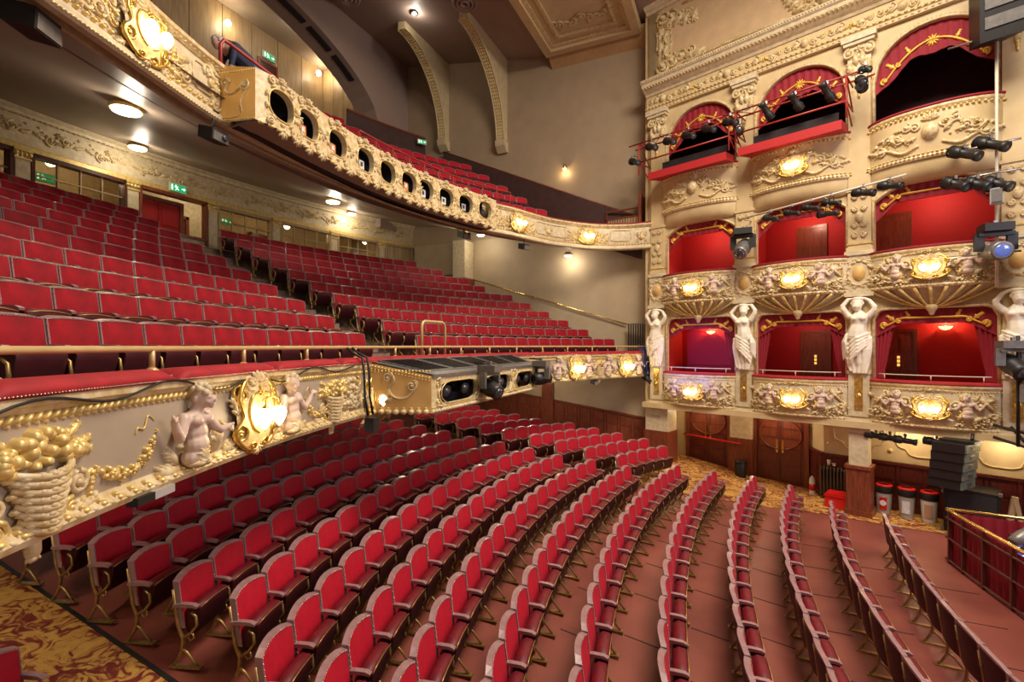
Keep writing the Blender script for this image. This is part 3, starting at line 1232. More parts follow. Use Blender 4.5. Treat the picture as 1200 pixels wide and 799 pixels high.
# arch wall at the rear of the gallery and the room behind it
AU = -13.0
mb = MB()
hw_, rise, zs = 7.25, 2.9, 12.75
pts = []
N = 40
for k in range(N):
    d0, d1 = -hw_ + 2 * hw_ * k / N, -hw_ + 2 * hw_ * (k + 1) / N
    za, zb = (zs + rise * math.sqrt(max(0, 1 - (d / hw_) ** 2)) for d in (d0, d1))
    mb.quad((AU, VC + d0, za), (AU, VC + d1, zb), (AU, VC + d1, 17.5), (AU, VC + d0, 17.5))
    mb.quad((AU, VC + d0, za), (AU - .9, VC + d0, za - .1), (AU - .9, VC + d1, zb - .1), (AU, VC + d1, zb), smooth=True)
mb.quad((AU, VC + hw_, 9.0), (AU, SIDE_V + .1, 9.0), (AU, SIDE_V + .1, 17.5), (AU, VC + hw_, 17.5))
mb.quad((AU, VC + hw_, 9.0), (AU - .9, VC + hw_, 9.0), (AU - .9, VC + hw_, 12.65), (AU, VC + hw_, 12.75))
struct(mb.build('wall_gallery_arch', 'ceiling_mauve', fix=False), 'wide mauve arch over the rear of the gallery')
# dark slots along the arch edge
for k in range(5):
    d0 = .4 + 1.15 * k
    d1 = d0 + .95
    mb = MB()
    q = []
    for d in (d0, (d0 + d1) / 2, d1):
        z = zs + (rise - .0) * math.sqrt(1 - (d / hw_) ** 2) - .03
        q.append((V((AU - .30, VC + d, z - .02)), V((1, 0, 0)), UP))
    mb.sweep(q, [(-.12, -.03), (.12, -.03), (.12, 0), (-.12, 0)])
    o = mb.build('vent_slot', 'black_soft')
    tag(o, f'dark vent slot under the edge of the gallery arch, {ORD[k + 1]} from the top', 'vent', 'vent slots of the gallery arch')
RU = -16.0
root = empty('wall_gallery_rear')
struct(root, 'oak panelled rear wall of the gallery')
mb = MB()
mb.box(RU - .2, RU - .05, 0.5, 16.2, 11.0, 16.2)
mb.box(RU - .2, AU - .8, 15.62, 15.8, 11.0, 16.2)
mb.build('backing_wall', 'oak_panel', root)
for k in range(13):
    mb = MB()
    v0 = 1.0 + 1.12 * k
    mb.box(RU - .06, RU, v0 + .012, v0 + 1.108, 11.0, 15.95)
    mb.build('panel', 'oak_panel', root)
for k in range(4):
    mb = MB()
    u0 = RU + .02 + .55 * k
    mb.box(u0 + .008, u0 + .542, 15.58, 15.62, 11.0, 15.95)
    mb.build('panel', 'oak_panel', root)
mb = MB()
mb.box(RU - .2, AU - .8, 0.5, 16.0, 15.95, 16.05)
struct(mb.build('ceiling_gallery_rear', 'soffit'), 'low ceiling of the rear gallery')
d_ = empty('door_5')
struct(d_, 'dark doorway at the rear of the gallery')
mb = MB()
mb.box(RU + .0, RU + .03, 12.5, 13.2, 11.4, 14.8)
mb.build('leaf', 'mahogany_dark', d_)
mb = MB()
mb.box(RU, RU + .06, 12.42, 12.5, 11.4, 14.88)
mb.box(RU, RU + .06, 13.2, 13.28, 11.4, 14.88)
mb.box(RU, RU + .06, 12.5, 13.2, 14.8, 14.88)
mb.build('frame', 'mahogany', d_)

# main ceiling, sloping down to the proscenium
mb = MB()
mb.quad((-13.3, -2, 16.45), (-6.8, -2, 15.3), (-6.8, SIDE_V + .1, 15.3), (-13.3, SIDE_V + .1, 16.45))
mb.quad((-6.8, -2, 15.3), (8, -2, 15.6), (8, SIDE_V + .1, 15.6), (-6.8, SIDE_V + .1, 15.3))
struct(mb.build('ceiling', 'ceiling_mauve'), 'mauve brown auditorium ceiling')
# ------------------------------------------------------------------ RELIEF ORNAMENT TOOLKIT


def catmull(pts, n=5):
    out = []
    m = len(pts)
    for i in range(m - 1):
        p0, p1, p2, p3 = pts[max(i - 1, 0)], pts[i], pts[i + 1], pts[min(i + 2, m - 1)]
        for k in range(n):
            t = k / n
            out.append(tuple(.5 * ((2 * b) + (-a + c) * t + (2 * a - 5 * b + 4 * c - d) * t * t + (-a + 3 * b - 3 * c + d) * t ** 3)
                             for a, b, c, d in zip(p0, p1, p2, p3)))
    out.append(tuple(pts[-1]))
    return out


class Rel:
    """ornament laid on a mapped face S(p, q) -> point, normal, tangent"""

    def __init__(self, S):
        self.S = S
        self.c = MB()      # cream
        self.g = MB()      # gold
        self.k = 1.0       # height gain

    def fr(self, p, q):
        P, n, t = self.S(p, q)
        b = n.cross(t)
        if b.z < 0:
            b = -b
        return P, n, t, b

    def dome(self, m, p, q, a, b, ang=0.0, h=.02, n=6):
        P, nn, t, up = self.fr(p, q)
        c, s = math.cos(ang), math.sin(ang)
        m.dome(P, (t * c + up * s) * a, (up * c - t * s) * b, nn * h * self.k, n)

    def curve(self, m, pts, r, lift=.4, n=5, sub=5, smooth=True):
        pts = catmull(pts, sub) if sub > 1 else pts
        L = len(pts)
        if isinstance(r, (tuple, list)):
            rs = []
            for k in range(L):
                x = k / (L - 1) * (len(r) - 1)
                i = min(int(x), len(r) - 2)
                rs.append(r[i] + (r[i + 1] - r[i]) * (x - i))
        else:
            rs = [r] * L
        path = []
        for (p, q), rr in zip(pts, rs):
            P, nn, t, up = self.fr(p, q)
            path.append(P + nn * rr * lift)
        m.tube(path, rs, n)

    def scroll(self, m, p, q, rad, ang, hand=1, turns=1.4, r=.012, tail=None):
        pts = []
        N = int(9 * turns) + 2
        for k in range(N):
            f = k / (N - 1)
            a = ang + hand * turns * 2 * math.pi * f
            R = rad * (1 - .82 * f)
            pts.append((p + R * math.cos(a), q + R * math.sin(a)))
        if tail:
            pts = [tail] + pts
        self.curve(m, pts, [r, r, r * .8], .6, 5, 1)
        self.dome(m, p, q, r * 1.5, r * 1.5, 0, r * 2.2)

    def leaf(self, m, p, q, L, ang, w=.35, h=.03, lobes=3):
        c, s = math.cos(ang), math.sin(ang)
        self.dome(m, p + c * L * .5, q + s * L * .5, L * .52, L * w * .32, ang, h)
        for k in range(lobes):
            f = .22 + .55 * k / max(1, lobes - 1)
            l2 = L * .36 * (1 - .45 * f)
            for sg in (-1, 1):
                a2 = ang + sg * .75
                pp, qq = p + c * L * f + math.cos(a2) * l2 * .45, q + s * L * f + math.sin(a2) * l2 * .45
                self.dome(m, pp, qq, l2 * .6, l2 * .27, a2, h * .75, 5)

    def flower(self, m, p, q, r, h=.02, n=5):
        for k in range(n):
            a = 2 * math.pi * k / n + .3
            self.dome(m, p + math.cos(a) * r * .6, q + math.sin(a) * r * .6, r * .5, r * .36, a, h, 5)
        self.dome(m, p, q, r * .32, r * .32, 0, h * 1.4, 5)

    def shell(self, m, p, q, r, a0, a1, n=7, h=.03, w=.16):
        for k in range(n):
            a = a0 + (a1 - a0) * k / (n - 1)
            self.dome(m, p + math.cos(a) * r * .55, q + math.sin(a) * r * .55, r * .55, r * w, a, h)
        self.dome(m, p, q, r * .18, r * .18, 0, h * 1.2)

    def cluster(self, m, p, q, w, hgt, n, r, h=.03, seed=1):
        rn = random.Random(seed)
        for k in range(n):
            a = rn.random() * 6.283
            f = math.sqrt(rn.random())
            rr = r * (.6 + .8 * rn.random())
            self.dome(m, p + math.cos(a) * w * f, q + math.sin(a) * hgt * f, rr, rr * .85, a, h * (.6 + .8 * rn.random()) + rr * .5)

    def garland(self, m, p0, q0, p1, q1, sag, r=.03, n=12, seed=2):
        rn = random.Random(seed)
        for k in range(n):
            f = k / (n - 1)
            p = p0 + (p1 - p0) * f
            q = q0 + (q1 - q0) * f - sag * 4 * f * (1 - f)
            rr = r * (.55 + .75 * math.sin(math.pi * f)) * (.85 + .3 * rn.random())
            self.flower(m, p, q, rr, rr * .7, 4) if k % 2 == 0 else self.dome(m, p, q, rr * .8, rr * .6, rn.random() * 3, rr * .6)

    def beads(self, m, p0, p1, q, step, a, b, h, ang=0.0, n=5):
        N = max(1, int(abs(p1 - p0) / step))
        for k in range(N):
            self.dome(m, p0 + (p1 - p0) * (k + .5) / N, q, a, b, ang, h, n)

    def out(self, parent, cream='ivory_pale', gold='gold_paint', names=('relief_carving', 'gilt_carving')):
        r = []
        if self.c.v:
            o = self.c.build(names[0], cream, parent, fix=False)
            o['kind'] = 'stuff'
            r.append(o)
        if self.g.v:
            o = self.g.build(names[1], gold, parent, fix=False)
            o['kind'] = 'stuff'
            r.append(o)
        return r


def plane_S(o, t, n):
    o, t, n = V(o), V(t).normalized(), V(n).normalized()
    return lambda p, q: (o + t * p + UP * q, n, t)


def remeshed(mb, name, voxel, smooth=4):
    me = mb.mesh(name + '_raw')
    o = bpy.data.objects.new(name + '_raw', me)
    COL.objects.link(o)
    md = o.modifiers.new('r', 'REMESH')
    md.mode = 'VOXEL'
    md.voxel_size = voxel
    md.use_smooth_shade = True
    ms = o.modifiers.new('s', 'SMOOTH')
    ms.iterations = smooth
    ms.factor = .5
    dg = bpy.context.evaluated_depsgraph_get()
    dg.update()
    ev = bpy.data.meshes.new_from_object(o.evaluated_get(dg))
    ev.name = name
    bpy.data.objects.remove(o)
    ev.polygons.foreach_set('use_smooth', [True] * len(ev.polygons))
    return ev


def limb(mb, pts, rs, n=8):
    mb.tube(pts, rs, n)
    for p, r in zip(pts, rs):
        mb.blob(p, (r, 0, 0), (0, r, 0), (0, 0, r), 8, 5)


# putto half figure rising from leaves: x along the wall, y out, z up; about half a metre tall
def putto_mesh():
    mb = MB()
    B = lambda c, a, b, h: mb.blob(c, (a, 0, 0), (0, b, 0), (0, 0, h), 12, 8)
    B((0, .055, .185), .105, .062, .070)       # chest
    B((.0, .060, .115), .085, .060, .075)      # ribs
    B((-.005, .068, .045), .082, .066, .070)   # belly
    B((-.005, .06, -.03), .092, .066, .07)     # hips
    B((-.045, .100, .190), .045, .030, .034)
    B((.050, .100, .190), .045, .030, .034)
    limb(mb, [(.004, .058, .235), (.012, .068, .275)], [.040, .036])
    B((.022, .080, .330), .058, .062, .070)    # skull
    B((.034, .104, .305), .044, .046, .046)    # face
    B((.050, .150, .308), .010, .012, .014)    # nose
    B((.048, .138, .282), .017, .012, .010)    # lips
    B((.046, .128, .265), .018, .014, .012)    # chin
    for sg in (-1, 1):
        B((.040 + sg * .026, .128, .297), .019, .017, .019)     # cheeks
        B((.040 + sg * .022, .140, .328), .017, .010, .007)     # brows
    B((-.036, .078, .318), .010, .014, .02)
    # arm held out with the garland, arm resting on the shield
    limb(mb, [(-.095, .055, .205), (-.140, .070, .135), (-.172, .085, .105), (-.215, .098, .160), (-.245, .105, .215)], [.040, .034, .029, .025, .020])
    for k in range(4):
        limb(mb, [(-.243 - .004 * k, .100 + .010 * k, .220), (-.258 - .006 * k, .108 + .010 * k, .246 - .006 * k), (-.272 - .004 * k, .118 + .008 * k, .240 - .008 * k)], [.0105, .009, .008], 5)
    limb(mb, [(-.238, .098, .214), (-.226, .112, .236)], [.011, .009], 5)
    limb(mb, [(.100, .055, .205), (.150, .080, .130), (.185, .100, .100), (.245, .118, .112)], [.040, .034, .027, .020])
    for k in range(4):
        limb(mb, [(.246, .118, .124 - .012 * k), (.278, .122, .124 - .014 * k), (.296, .112, .114 - .014 * k)], [.0105, .009, .008], 5)
    limb(mb, [(.240, .122, .118), (.262, .138, .128)], [.011, .009], 5)
    me = remeshed(mb, 'putto', .0068, 2)
    # curls, kept apart so they stay crisp
    rn = random.Random(3)
    hb = MB()
    for k in range(44):
        a = rn.random() * 6.283
        e = rn.uniform(.15, 1.45)
        d = V((math.cos(a) * math.cos(e), math.sin(a) * math.cos(e) - .25, math.sin(e))).normalized()
        c = V((.020, .076, .338)) + V((d.x * .058, d.y * .058, d.z * .064))
        r = rn.uniform(.016, .024)
        hb.blob(c, (r, 0, 0), (0, r, 0), (0, 0, r), 7, 5)
    return me, hb.mesh('hair')


PUTTO, PHAIR = putto_mesh()
PUTTO.materials.append(MATS['skin_paint'])
PHAIR.materials.append(MATS['ivory'])


def caryatid_mesh(flip):
    mb = MB()
    f = -1 if flip else 1
    # hips and torso, twisting
    limb(mb, [(.03 * f, .14, .95), (.02 * f, .15, 1.10), (0, .14, 1.25), (-.01 * f, .15, 1.40), (-.01 * f, .13, 1.50)], [.19, .165, .145, .165, .11])
    mb.blob((-.075 - .01 * f, .27, 1.40), (.07, 0, 0), (0, .06, 0), (0, 0, .065), 10, 6)
    mb.blob((.075 - .01 * f, .27, 1.40), (.07, 0, 0), (0, .06, 0), (0, 0, .065), 10, 6)
    limb(mb, [(-.01 * f, .13, 1.50), (.0, .15, 1.60)], [.07, .06])
    mb.blob((.02 * f, .18, 1.71), (.095, 0, 0), (0, .105, 0), (0, 0, .128), 12, 8)
    mb.blob((.03 * f, .285, 1.70), (.016, 0, 0), (0, .022, 0), (0, 0, .03), 6, 4)
    mb.blob((.03 * f, .262, 1.645), (.035, 0, 0), (0, .022, 0), (0, 0, .022), 6, 4)
    for sg in (-1, 1):
        mb.blob((.03 * f + sg * .04, .262, 1.69), (.03, 0, 0), (0, .025, 0), (0, 0, .035), 6, 4)
    rn = random.Random(5)
    for k in range(34):     # hair
        a = rn.random() * 6.283
        mb.blob((.02 * f + math.cos(a) * .095, .14 + .05 * math.sin(a), 1.76 + .05 * rn.random()), (.036, 0, 0), (0, .036, 0), (0, 0, .036), 6, 4)
    mb.blob((.015 * f, .15, 1.82), (.105, 0, 0), (0, .10, 0), (0, 0, .07), 12, 8)
    mb.blob((0, .13, 1.90), (.13, 0, 0), (0, .11, 0), (0, 0, .05), 12, 8)
    mb.blob((.03 * f, .225, 1.675), (.062, 0, 0), (0, .055, 0), (0, 0, .075), 12, 8)
    # arms raised behind the head
    for sg in (-1, 1):
        up = .05 if sg == f else 0
        limb(mb, [(sg * .17, .13, 1.46), (sg * .27, .15, 1.60 + up), (sg * .285, .16, 1.68 + up), (sg * .19, .12, 1.84 + up), (sg * .10, .12, 1.90)], [.072, .06, .052, .045, .036])
        for k in range(4):
            limb(mb, [(sg * .10, .12 + .018 * k, 1.90), (sg * .05, .15 + .018 * k, 1.915), (sg * .02, .155 + .018 * k, 1.90)], [.014, .013, .011], 5)
        limb(mb, [(sg * .11, .13, 1.88), (sg * .07, .18, 1.865)], [.014, .012], 5)
    # drapery: swag over the hips and long falling folds
    for k in range(5):      # cloth sweeping diagonally from one hip across the thighs
        z = 1.06 - .05 * k
        limb(mb, [(-.20 * f, .10, z - .02), (-.13 * f, .25, z - .07 - .02 * k), (.0, .31, z - .15 - .04 * k), (.12 * f, .27, z - .26 - .06 * k), (.19 * f, .15, z - .40 - .07 * k)], [.022, .030, .034, .030, .018], 6)
    for k in range(11):
        x = -.22 + .044 * k
        w_ = .03 * math.sin(k * 1.9)
        limb(mb, [(x, .22 - abs(x) * .35, .92), (x * .98 + w_, .23 - abs(x) * .3 + .02 * (k % 2), .62), (x * .80 + w_ * 1.5, .20 - abs(x) * .25, .30), (x * .62 + w_, .17, .03 + .05 * (k % 3))],
             [.030, .036, .034 + .012 * (k % 2), .026], 6)
    limb(mb, [(0, .08, .95), (0, .07, .5), (0, .06, .1)], [.20, .165, .11])
    # bunched cloth knotted at one hip
    for k in range(6):
        limb(mb, [(.20 * f, .20, 1.0), ((.22 + .012 * k) * f, .26 - .02 * k, .80), ((.20 + .015 * k) * f, .22 - .02 * k, .55 - .04 * k)], [.035, .03, .018], 6)
    return remeshed(mb, 'caryatid', .0155, 1)


CARY = [caryatid_mesh(False), caryatid_mesh(True)]
for m_ in CARY:
    m_.materials.append(MATS['statue'])


# ------------------------------------------------------------------ wall lights
def sconce_parts(wd, hg):
    """meshes of a two-lamp gilt wall light; x along, y out, z up; centred"""
    S = lambda p, q: (V((p, .02 + .10 * max(0, 1 - (p / wd * 1.6) ** 2 - (q / hg * 1.6) ** 2), q)), V((0, 1, 0)), V((1, 0, 0)))
    R = Rel(S)
    mb = MB()
    rows = []
    for k in range(7):
        f = k / 6
        rows.append([S(wd * .5 * f * math.cos(2 * math.pi * j / 20), hg * .5 * f * math.sin(2 * math.pi * j / 20))[0] for j in range(20)])
    mb.grid(rows, True, closed_u=True)
    plate = mb.mesh('cartouche')
    plate.materials.append(MATS['ivory_pale'])
    g = R.g
    for sg in (-1, 1):
        R.curve(g, [(sg * wd * .06, hg * .50), (sg * wd * .30, hg * .46), (sg * wd * .46, hg * .22), (sg * wd * .40, -.02 * hg), (sg * wd * .52, -hg * .22), (sg * wd * .30, -hg * .44), (sg * wd * .04, -hg * .50)],
                [.012, .022, .030, .018, .030, .022, .012])
        R.scroll(g, sg * wd * .40, hg * .30, hg * .13, 1.57, -sg, 1.4, .016)
        R.scroll(g, sg * wd * .44, -hg * .24, hg * .14, 1.0, sg, 1.4, .018)
        R.scroll(g, sg * wd * .16, -hg * .44, hg * .10, 0, -sg, 1.3, .014)
        R.scroll(R.c, sg * wd * .20, hg * .46, hg * .12, 3.1, sg, 1.3, .018)
        R.curve(g, [(sg * wd * .05, hg * .30), (sg * wd * .22, hg * .26), (sg * wd * .30, hg * .05), (sg * wd * .22, -hg * .16), (sg * wd * .06, -hg * .26)], [.008, .014, .016, .014, .008])
        R.leaf(R.c, sg * wd * .46, 0, hg * .3, 1.2 if sg > 0 else 1.94, .4, .03)
        R.leaf(R.c, sg * wd * .40, -hg * .38, hg * .3, -.5 if sg > 0 else 3.64, .4, .03)
    R.shell(R.c, 0, hg * .40, hg * .20, .2, 2.94, 7, .03)
    R.shell(R.c, 0, -hg * .46, hg * .12, 3.4, 6.0, 5, .03)
    R.flower(g, 0, hg * .30, hg * .07, .03)
    cm = R.c.mesh('cream_scrolls')
    cm.materials.append(MATS['ivory_pale'])
    gm = g.mesh('gilt_scrolls')
    gm.materials.append(MATS['gold'])
    mb = MB()
    for sg in (-1, 1):
        mb.tube([(0, .10, hg * .16), (sg * wd * .06, .18, hg * .24), (sg * wd * .17, .21, hg * .20), (sg * wd * .19, .21, hg * .11)], .010, 6)
        mb.lathe((sg * wd * .19, .21, hg * .11), [(.012, .02), (.032, .0), (.036, -.012), (.02, -.02)], 10)
    arm = mb.mesh('arm')
    arm.materials.append(MATS['gold'])
    mb = MB()
    s = hg / .6
    mb.lathe((0, 0, 0), [(.022 * s, 0), (.046 * s, -.02 * s), (.060 * s, -.055 * s), (.054 * s, -.10 * s), (.030 * s, -.145 * s), (.006 * s, -.175 * s)], 12)
    sh = mb.mesh('glass_shade')
    sh.materials.append(MATS['bulb'])
    return dict(plate=plate, cream=cm, gilt=gm, arm=arm, shade=sh, wd=wd, hg=hg)


SCON_BIG = sconce_parts(.62, .68)
SCON_BOX = sconce_parts(.66, .52)


def sconce(kit, P, n, label, power, group, lit=True):
    n = V(n).normalized()
    X = n.cross(UP)
    rz = math.atan2(X.y, X.x)
    o = thing('wall_light', label, 'wall light', P, rz, group)
    link('cartouche', kit['plate'], o)
    k = link('cream_scrolls', kit['cream'], o)
    k['kind'] = 'stuff'
    k = link('gilt_scrolls', kit['gilt'], o)
    k['kind'] = 'stuff'
    link('lamp_arm', kit['arm'], o)
    for sg in (-1, 1):
        s = link('glass_shade', kit['shade'], o)
        s.location = (sg * kit['wd'] * .19, .21, kit['hg'] * .10)
    point_light('wall_light_bulb', (0, .36, -.02), power, WARM, .10, o)
    return o


def hole_cell(mb, S, p0, p1, q0, q1, cp, cq, a, b, ex=2.5, depth=.12, N=28, mbr=None):
    """one rectangular cell of a face with a rounded opening; reveal goes to mbr"""
    ts = sorted(set([2 * math.pi * k / N for k in range(N)] +
                    [math.atan2(qq - cq, pp - cp) % (2 * math.pi) for pp in (p0, p1) for qq in (q0, q1)]))
    outer, inner, deep = [], [], []
    for t in ts:
        c, s = math.cos(t), math.sin(t)
        k = 1e9
        if c > 1e-9:
            k = min(k, (p1 - cp) / c)
        if c < -1e-9:
            k = min(k, (p0 - cp) / c)
        if s > 1e-9:
            k = min(k, (q1 - cq) / s)
        if s < -1e-9:
            k = min(k, (q0 - cq) / s)
        outer.append(S(cp + c * k, cq + s * k)[0])
        rr = (abs(c / a) ** ex + abs(s / b) ** ex) ** (-1 / ex)
        P, n, _ = S(cp + c * rr, cq + s * rr)
        inner.append(P)
        deep.append(P - n * depth)
    mb.grid([outer, inner], False, closed_u=True)
    (mbr or mb).grid([inner, deep], True, closed_u=True)
    return inner, deep


# ------------------------------------------------------------------ CIRCLE FRONT
cf = thing('circle_balcony', 'ornate cream and gold balcony front of the circle with red cushion', 'balcony front')
mb = MB()
fr = []
pr = []
N = 80
rows = []
for k in range(N + 1):
    p = C_P0 + (C_P1 - C_P0) * k / N
    rows.append([SC(p, q)[0] for q in (0, .12, .25, .4, .55, .67, .79)])
mb.grid(rows)
back = [[SC(p, q)[0] - SC(p, q)[1] * .22 for q in (0, .79)] for p in [C_P0 + (C_P1 - C_P0) * k / N for k in range(N + 1)]]
mb.grid(back)
mb.grid([[a[0], b[0]] for a, b in zip(rows, back)], False)
mb.build('fascia', 'taupe', cf)
mb = MB()
sweep_S(mb, SC, C_P0, C_P1, N, [(-.25, .66), (.03, .66), (.05, .69), (.07, .70), (.07, .745), (-.25, .745)])
mb.build('shelf_moulding', 'ivory_pale', cf)
mb = MB()
sweep_S(mb, SC, C_P0, C_P1, N, [(-.02, -.02), (.05, -.02), (.07, .02), (.055, .05), (.03, .07), (.02, .10), (-.02, .10)])
mb.build('base_moulding', 'ivory_pale', cf)
R = Rel(SC)
# rope moulding under the shelf and leaf moulding along the base
n = int((C_P1 - C_P0) / .055)
for k in range(n):
    p = C_P0 + (k + .5) * .055
    R.dome(R.g, p, .635, .042, .016, .75, .036)
    R.dome(R.g, p, .605, .020, .010, -.6, .016, 5)
n = int((C_P1 - C_P0) / .13)
for k in range(n):
    p = C_P0 + (k + .5) * .13
    R.dome(R.g, p, .045, .035, .02, .3, .085)
    R.dome(R.c, p + .06, .03, .035, .024, -.2, .085)
    R.dome(R.g, p - .03, .07, .02, .012, 1.0, .07, 5)
CART = [-8.25, -5.35, 5.35, 7.75]
BASK = [-7.47, 6.55, -3.75]


def circ_unit(R, c, sg, near=True):
    """putto on acanthus, garland from his hand and a drop of flowers, to one side of a cartouche"""
    w = .85 if sg < 0 else .62
    for k, (dp, dq, L, a) in enumerate(((-.40, .06, .30, .5), (-.28, .10, .30, 1.1), (-.12, .06, .34, 2.4), (-.02, .12, .26, 1.9), (.06, .05, .34, 3.0), (.14, .09, .22, 2.3), (-.30, .02, .3, 2.9), (-.2, .14, .2, 1.6))):
        ang = a if sg < 0 else math.pi - a
        R.leaf(R.c, c + sg * (w + dp), dq, L, ang, .55, .055, 4)
    R.scroll(R.g, c + sg * .36, .10, .075, 0, sg, 1.4, .018)
    R.scroll(R.c, c + sg * (w - .16), .12, .08, 1, -sg, 1.4, .022)
    h = w + .36
    R.garland(R.g, c + sg * h, .40, c + sg * (h + .18), .20, .03, .038, 8, 4)
    R.garland(R.g, c + sg * (h + .12), .20, c + sg * (h + .52), .26, .05, .045, 9, 6)
    R.curve(R.g, [(c + sg * (h + .02), .48), (c + sg * (h + .08), .52), (c + sg * (h + .12), .44), (c + sg * (h + .18), .45), (c + sg * (h + .2), .41)], [.004, .009, .006])
    e = h + .56
    for k, q in enumerate((.25, .19, .125)):
        R.leaf(R.g, c + sg * e, q, .085 - .012 * k, -1.57, .8, .03, 2)
        R.dome(R.g, c + sg * e, q, .024, .02, 0, .035)
    R.leaf(R.g, c + sg * e, .28, .09, -1.1, .4, .02, 2)
    R.leaf(R.g, c + sg * e, .28, .09, -2.04, .4, .02, 2)
    return w


def basket(R, c):
    # fruit heap
    rn = random.Random(11)
    for k in range(46):
        dp = rn.uniform(-.26, .26)
        q = .36 + rn.uniform(0, 1) * .22 * (1 - (dp / .3) ** 2)
        r = rn.uniform(.028, .052)
        R.dome(R.g, c + dp, q, r, r * .9, rn.random() * 3, r * 1.5, 8)
    for a in (.2, .7, 2.5, 2.95, -.1, 3.3):
        R.leaf(R.g, c + .20 * math.cos(a), .42 + .08 * math.sin(a), .16, a, .5, .03, 3)
    # woven body
    for k in range(8):
        q = .35 - .042 * k
        w = .19 - .013 * k
        pts = [(c - w, q + .02), (c - w * .5, q - .012), (c, q - .024), (c + w * .5, q - .012), (c + w, q + .02)]
        pth = []
        for p, qq in catmull(pts, 3):
            P, nn, t, up = R.fr(p, qq)
            x = (p - c) / w
            pth.append(P + nn * (.015 + .09 * (1 - x * x)))
        R.c.tube(pth, .021, 6)
        for j in range(7):
            x = -.85 + 1.7 * j / 6 + (.12 if k % 2 else -.12)
            P, nn, t, up = R.fr(c + x * w, q - .01)
            R.c.dome(P + nn * (.01 + .09 * (1 - x * x)), t * .030, up * .020, nn * .028)
    for sg in (-1, 1):
        R.scroll(R.c, c + sg * .25, .22, .07, 1.57, -sg, 1.5, .02)
        R.scroll(R.g, c + sg * .22, .08, .07, 1.57, sg, 1.5, .018)
        R.leaf(R.c, c + sg * .17, .05, .26, .15 if sg > 0 else 2.99, .5, .045, 4)
        R.leaf(R.c, c + sg * .24, .30, .16, -1.2 if sg > 0 else -1.94, .5, .035, 3)
    R.leaf(R.c, c, .06, .2, -1.57, .6, .05, 3)


putti = []
for c in CART:
    for sg in (-1, 1):
        if c < -8 or c + sg * .7 > C_P1 - .1:
            continue
        w_ = circ_unit(R, c, sg)
        putti.append((c + sg * w_, sg))
for c in BASK:
    basket(R, c)
# carving beside the lighting box
for c, sg in ((-2.75, -1), (2.75, 1)):
    R.cluster(R.c, c + sg * .55, .35, .2, .2, 26, .045, .03, 5)
    R.shell(R.c, c, .36, .25, 0, 6.0, 11, .04)
    for k in range(5):
        R.scroll(R.g, c + sg * (.05 + .16 * k), .50 - .12 * (k % 2), .07, k, sg, 1.4, .018)
        R.scroll(R.c, c + sg * (.10 + .16 * k), .22 + .1 * (k % 2), .08, k + 2, -sg, 1.4, .022)
        R.leaf(R.c, c + sg * (.1 + .2 * k), .12, .2, 1.2 + .5 * (k % 3), .5, .05, 3)
for p, sg in putti:
    P, n, t, up = R.fr(p, .18)
    X = n.cross(UP)
    q = link('putto', PUTTO, cf)
    q['label'] = 'painted putto holding a garland'
    q.location = P - n * .02
    q.rotation_euler = (0, 0, math.atan2(X.y, X.x))
    q.scale = (1.3 if sg * X.dot(t) < 0 else -1.3, 1.3, 1.3)
    link('hair', PHAIR, q)
    # acanthus skirt round his waist
    R.S = lambda p_, q_: (SC(p_, q_)[0] + SC(p_, q_)[1] * .10, SC(p_, q_)[1], SC(p_, q_)[2])
    for j in range(9):
        a = 1.57 + (j - 4) * .38
        R.leaf(R.c, p + (j - 4) * .028, .05 + .01 * abs(j - 4), .20 - .012 * abs(j - 4), a, .6, .07, 3)
    R.S = SC
R.out(cf)
# cushions along the top
ncu = 13
for k in range(ncu):
    p0 = C_P0 + (C_P1 - C_P0) * k / ncu + .006
    p1 = C_P0 + (C_P1 - C_P0) * (k + 1) / ncu - .006
    mb = MB()
    rows = []
    for j in range(13):
        f = j / 12
        e = min(1, min(f, 1 - f) * 12 + .25)
        p = p0 + (p1 - p0) * f
        P, nn, t = SC(p, 0)
        prof = [(-.26, .745), (-.26, .79), (-.20, .825), (-.08, .84), (.04, .825), (.085, .79), (.08, .745)]
        rows.append([P + nn * a + UP * (.745 + (b - .745) * e) for a, b in prof])
    mb.grid(rows, True, closed_u=True)
    i = len(mb.v)
    mb.f.append(tuple(range(7)))
    mb.sm.append(False)
    mb.f.append(tuple(range(i - 7, i)))
    mb.sm.append(False)
    cu = mb.build('cushion', 'cushion', cf)
    mb = MB()
    m_ = int((p1 - p0) / .022)
    for j in range(m_):
        P, nn, t = SC(p0 + (p1 - p0) * (j + .5) / m_, 0)
        mb.dome(P + nn * .082 + UP * .757, t * .006, UP * .006, nn * .008, 4)
    s_ = mb.build('stud_row', 'stud', cu, fix=False)
    s_['kind'] = 'stuff'
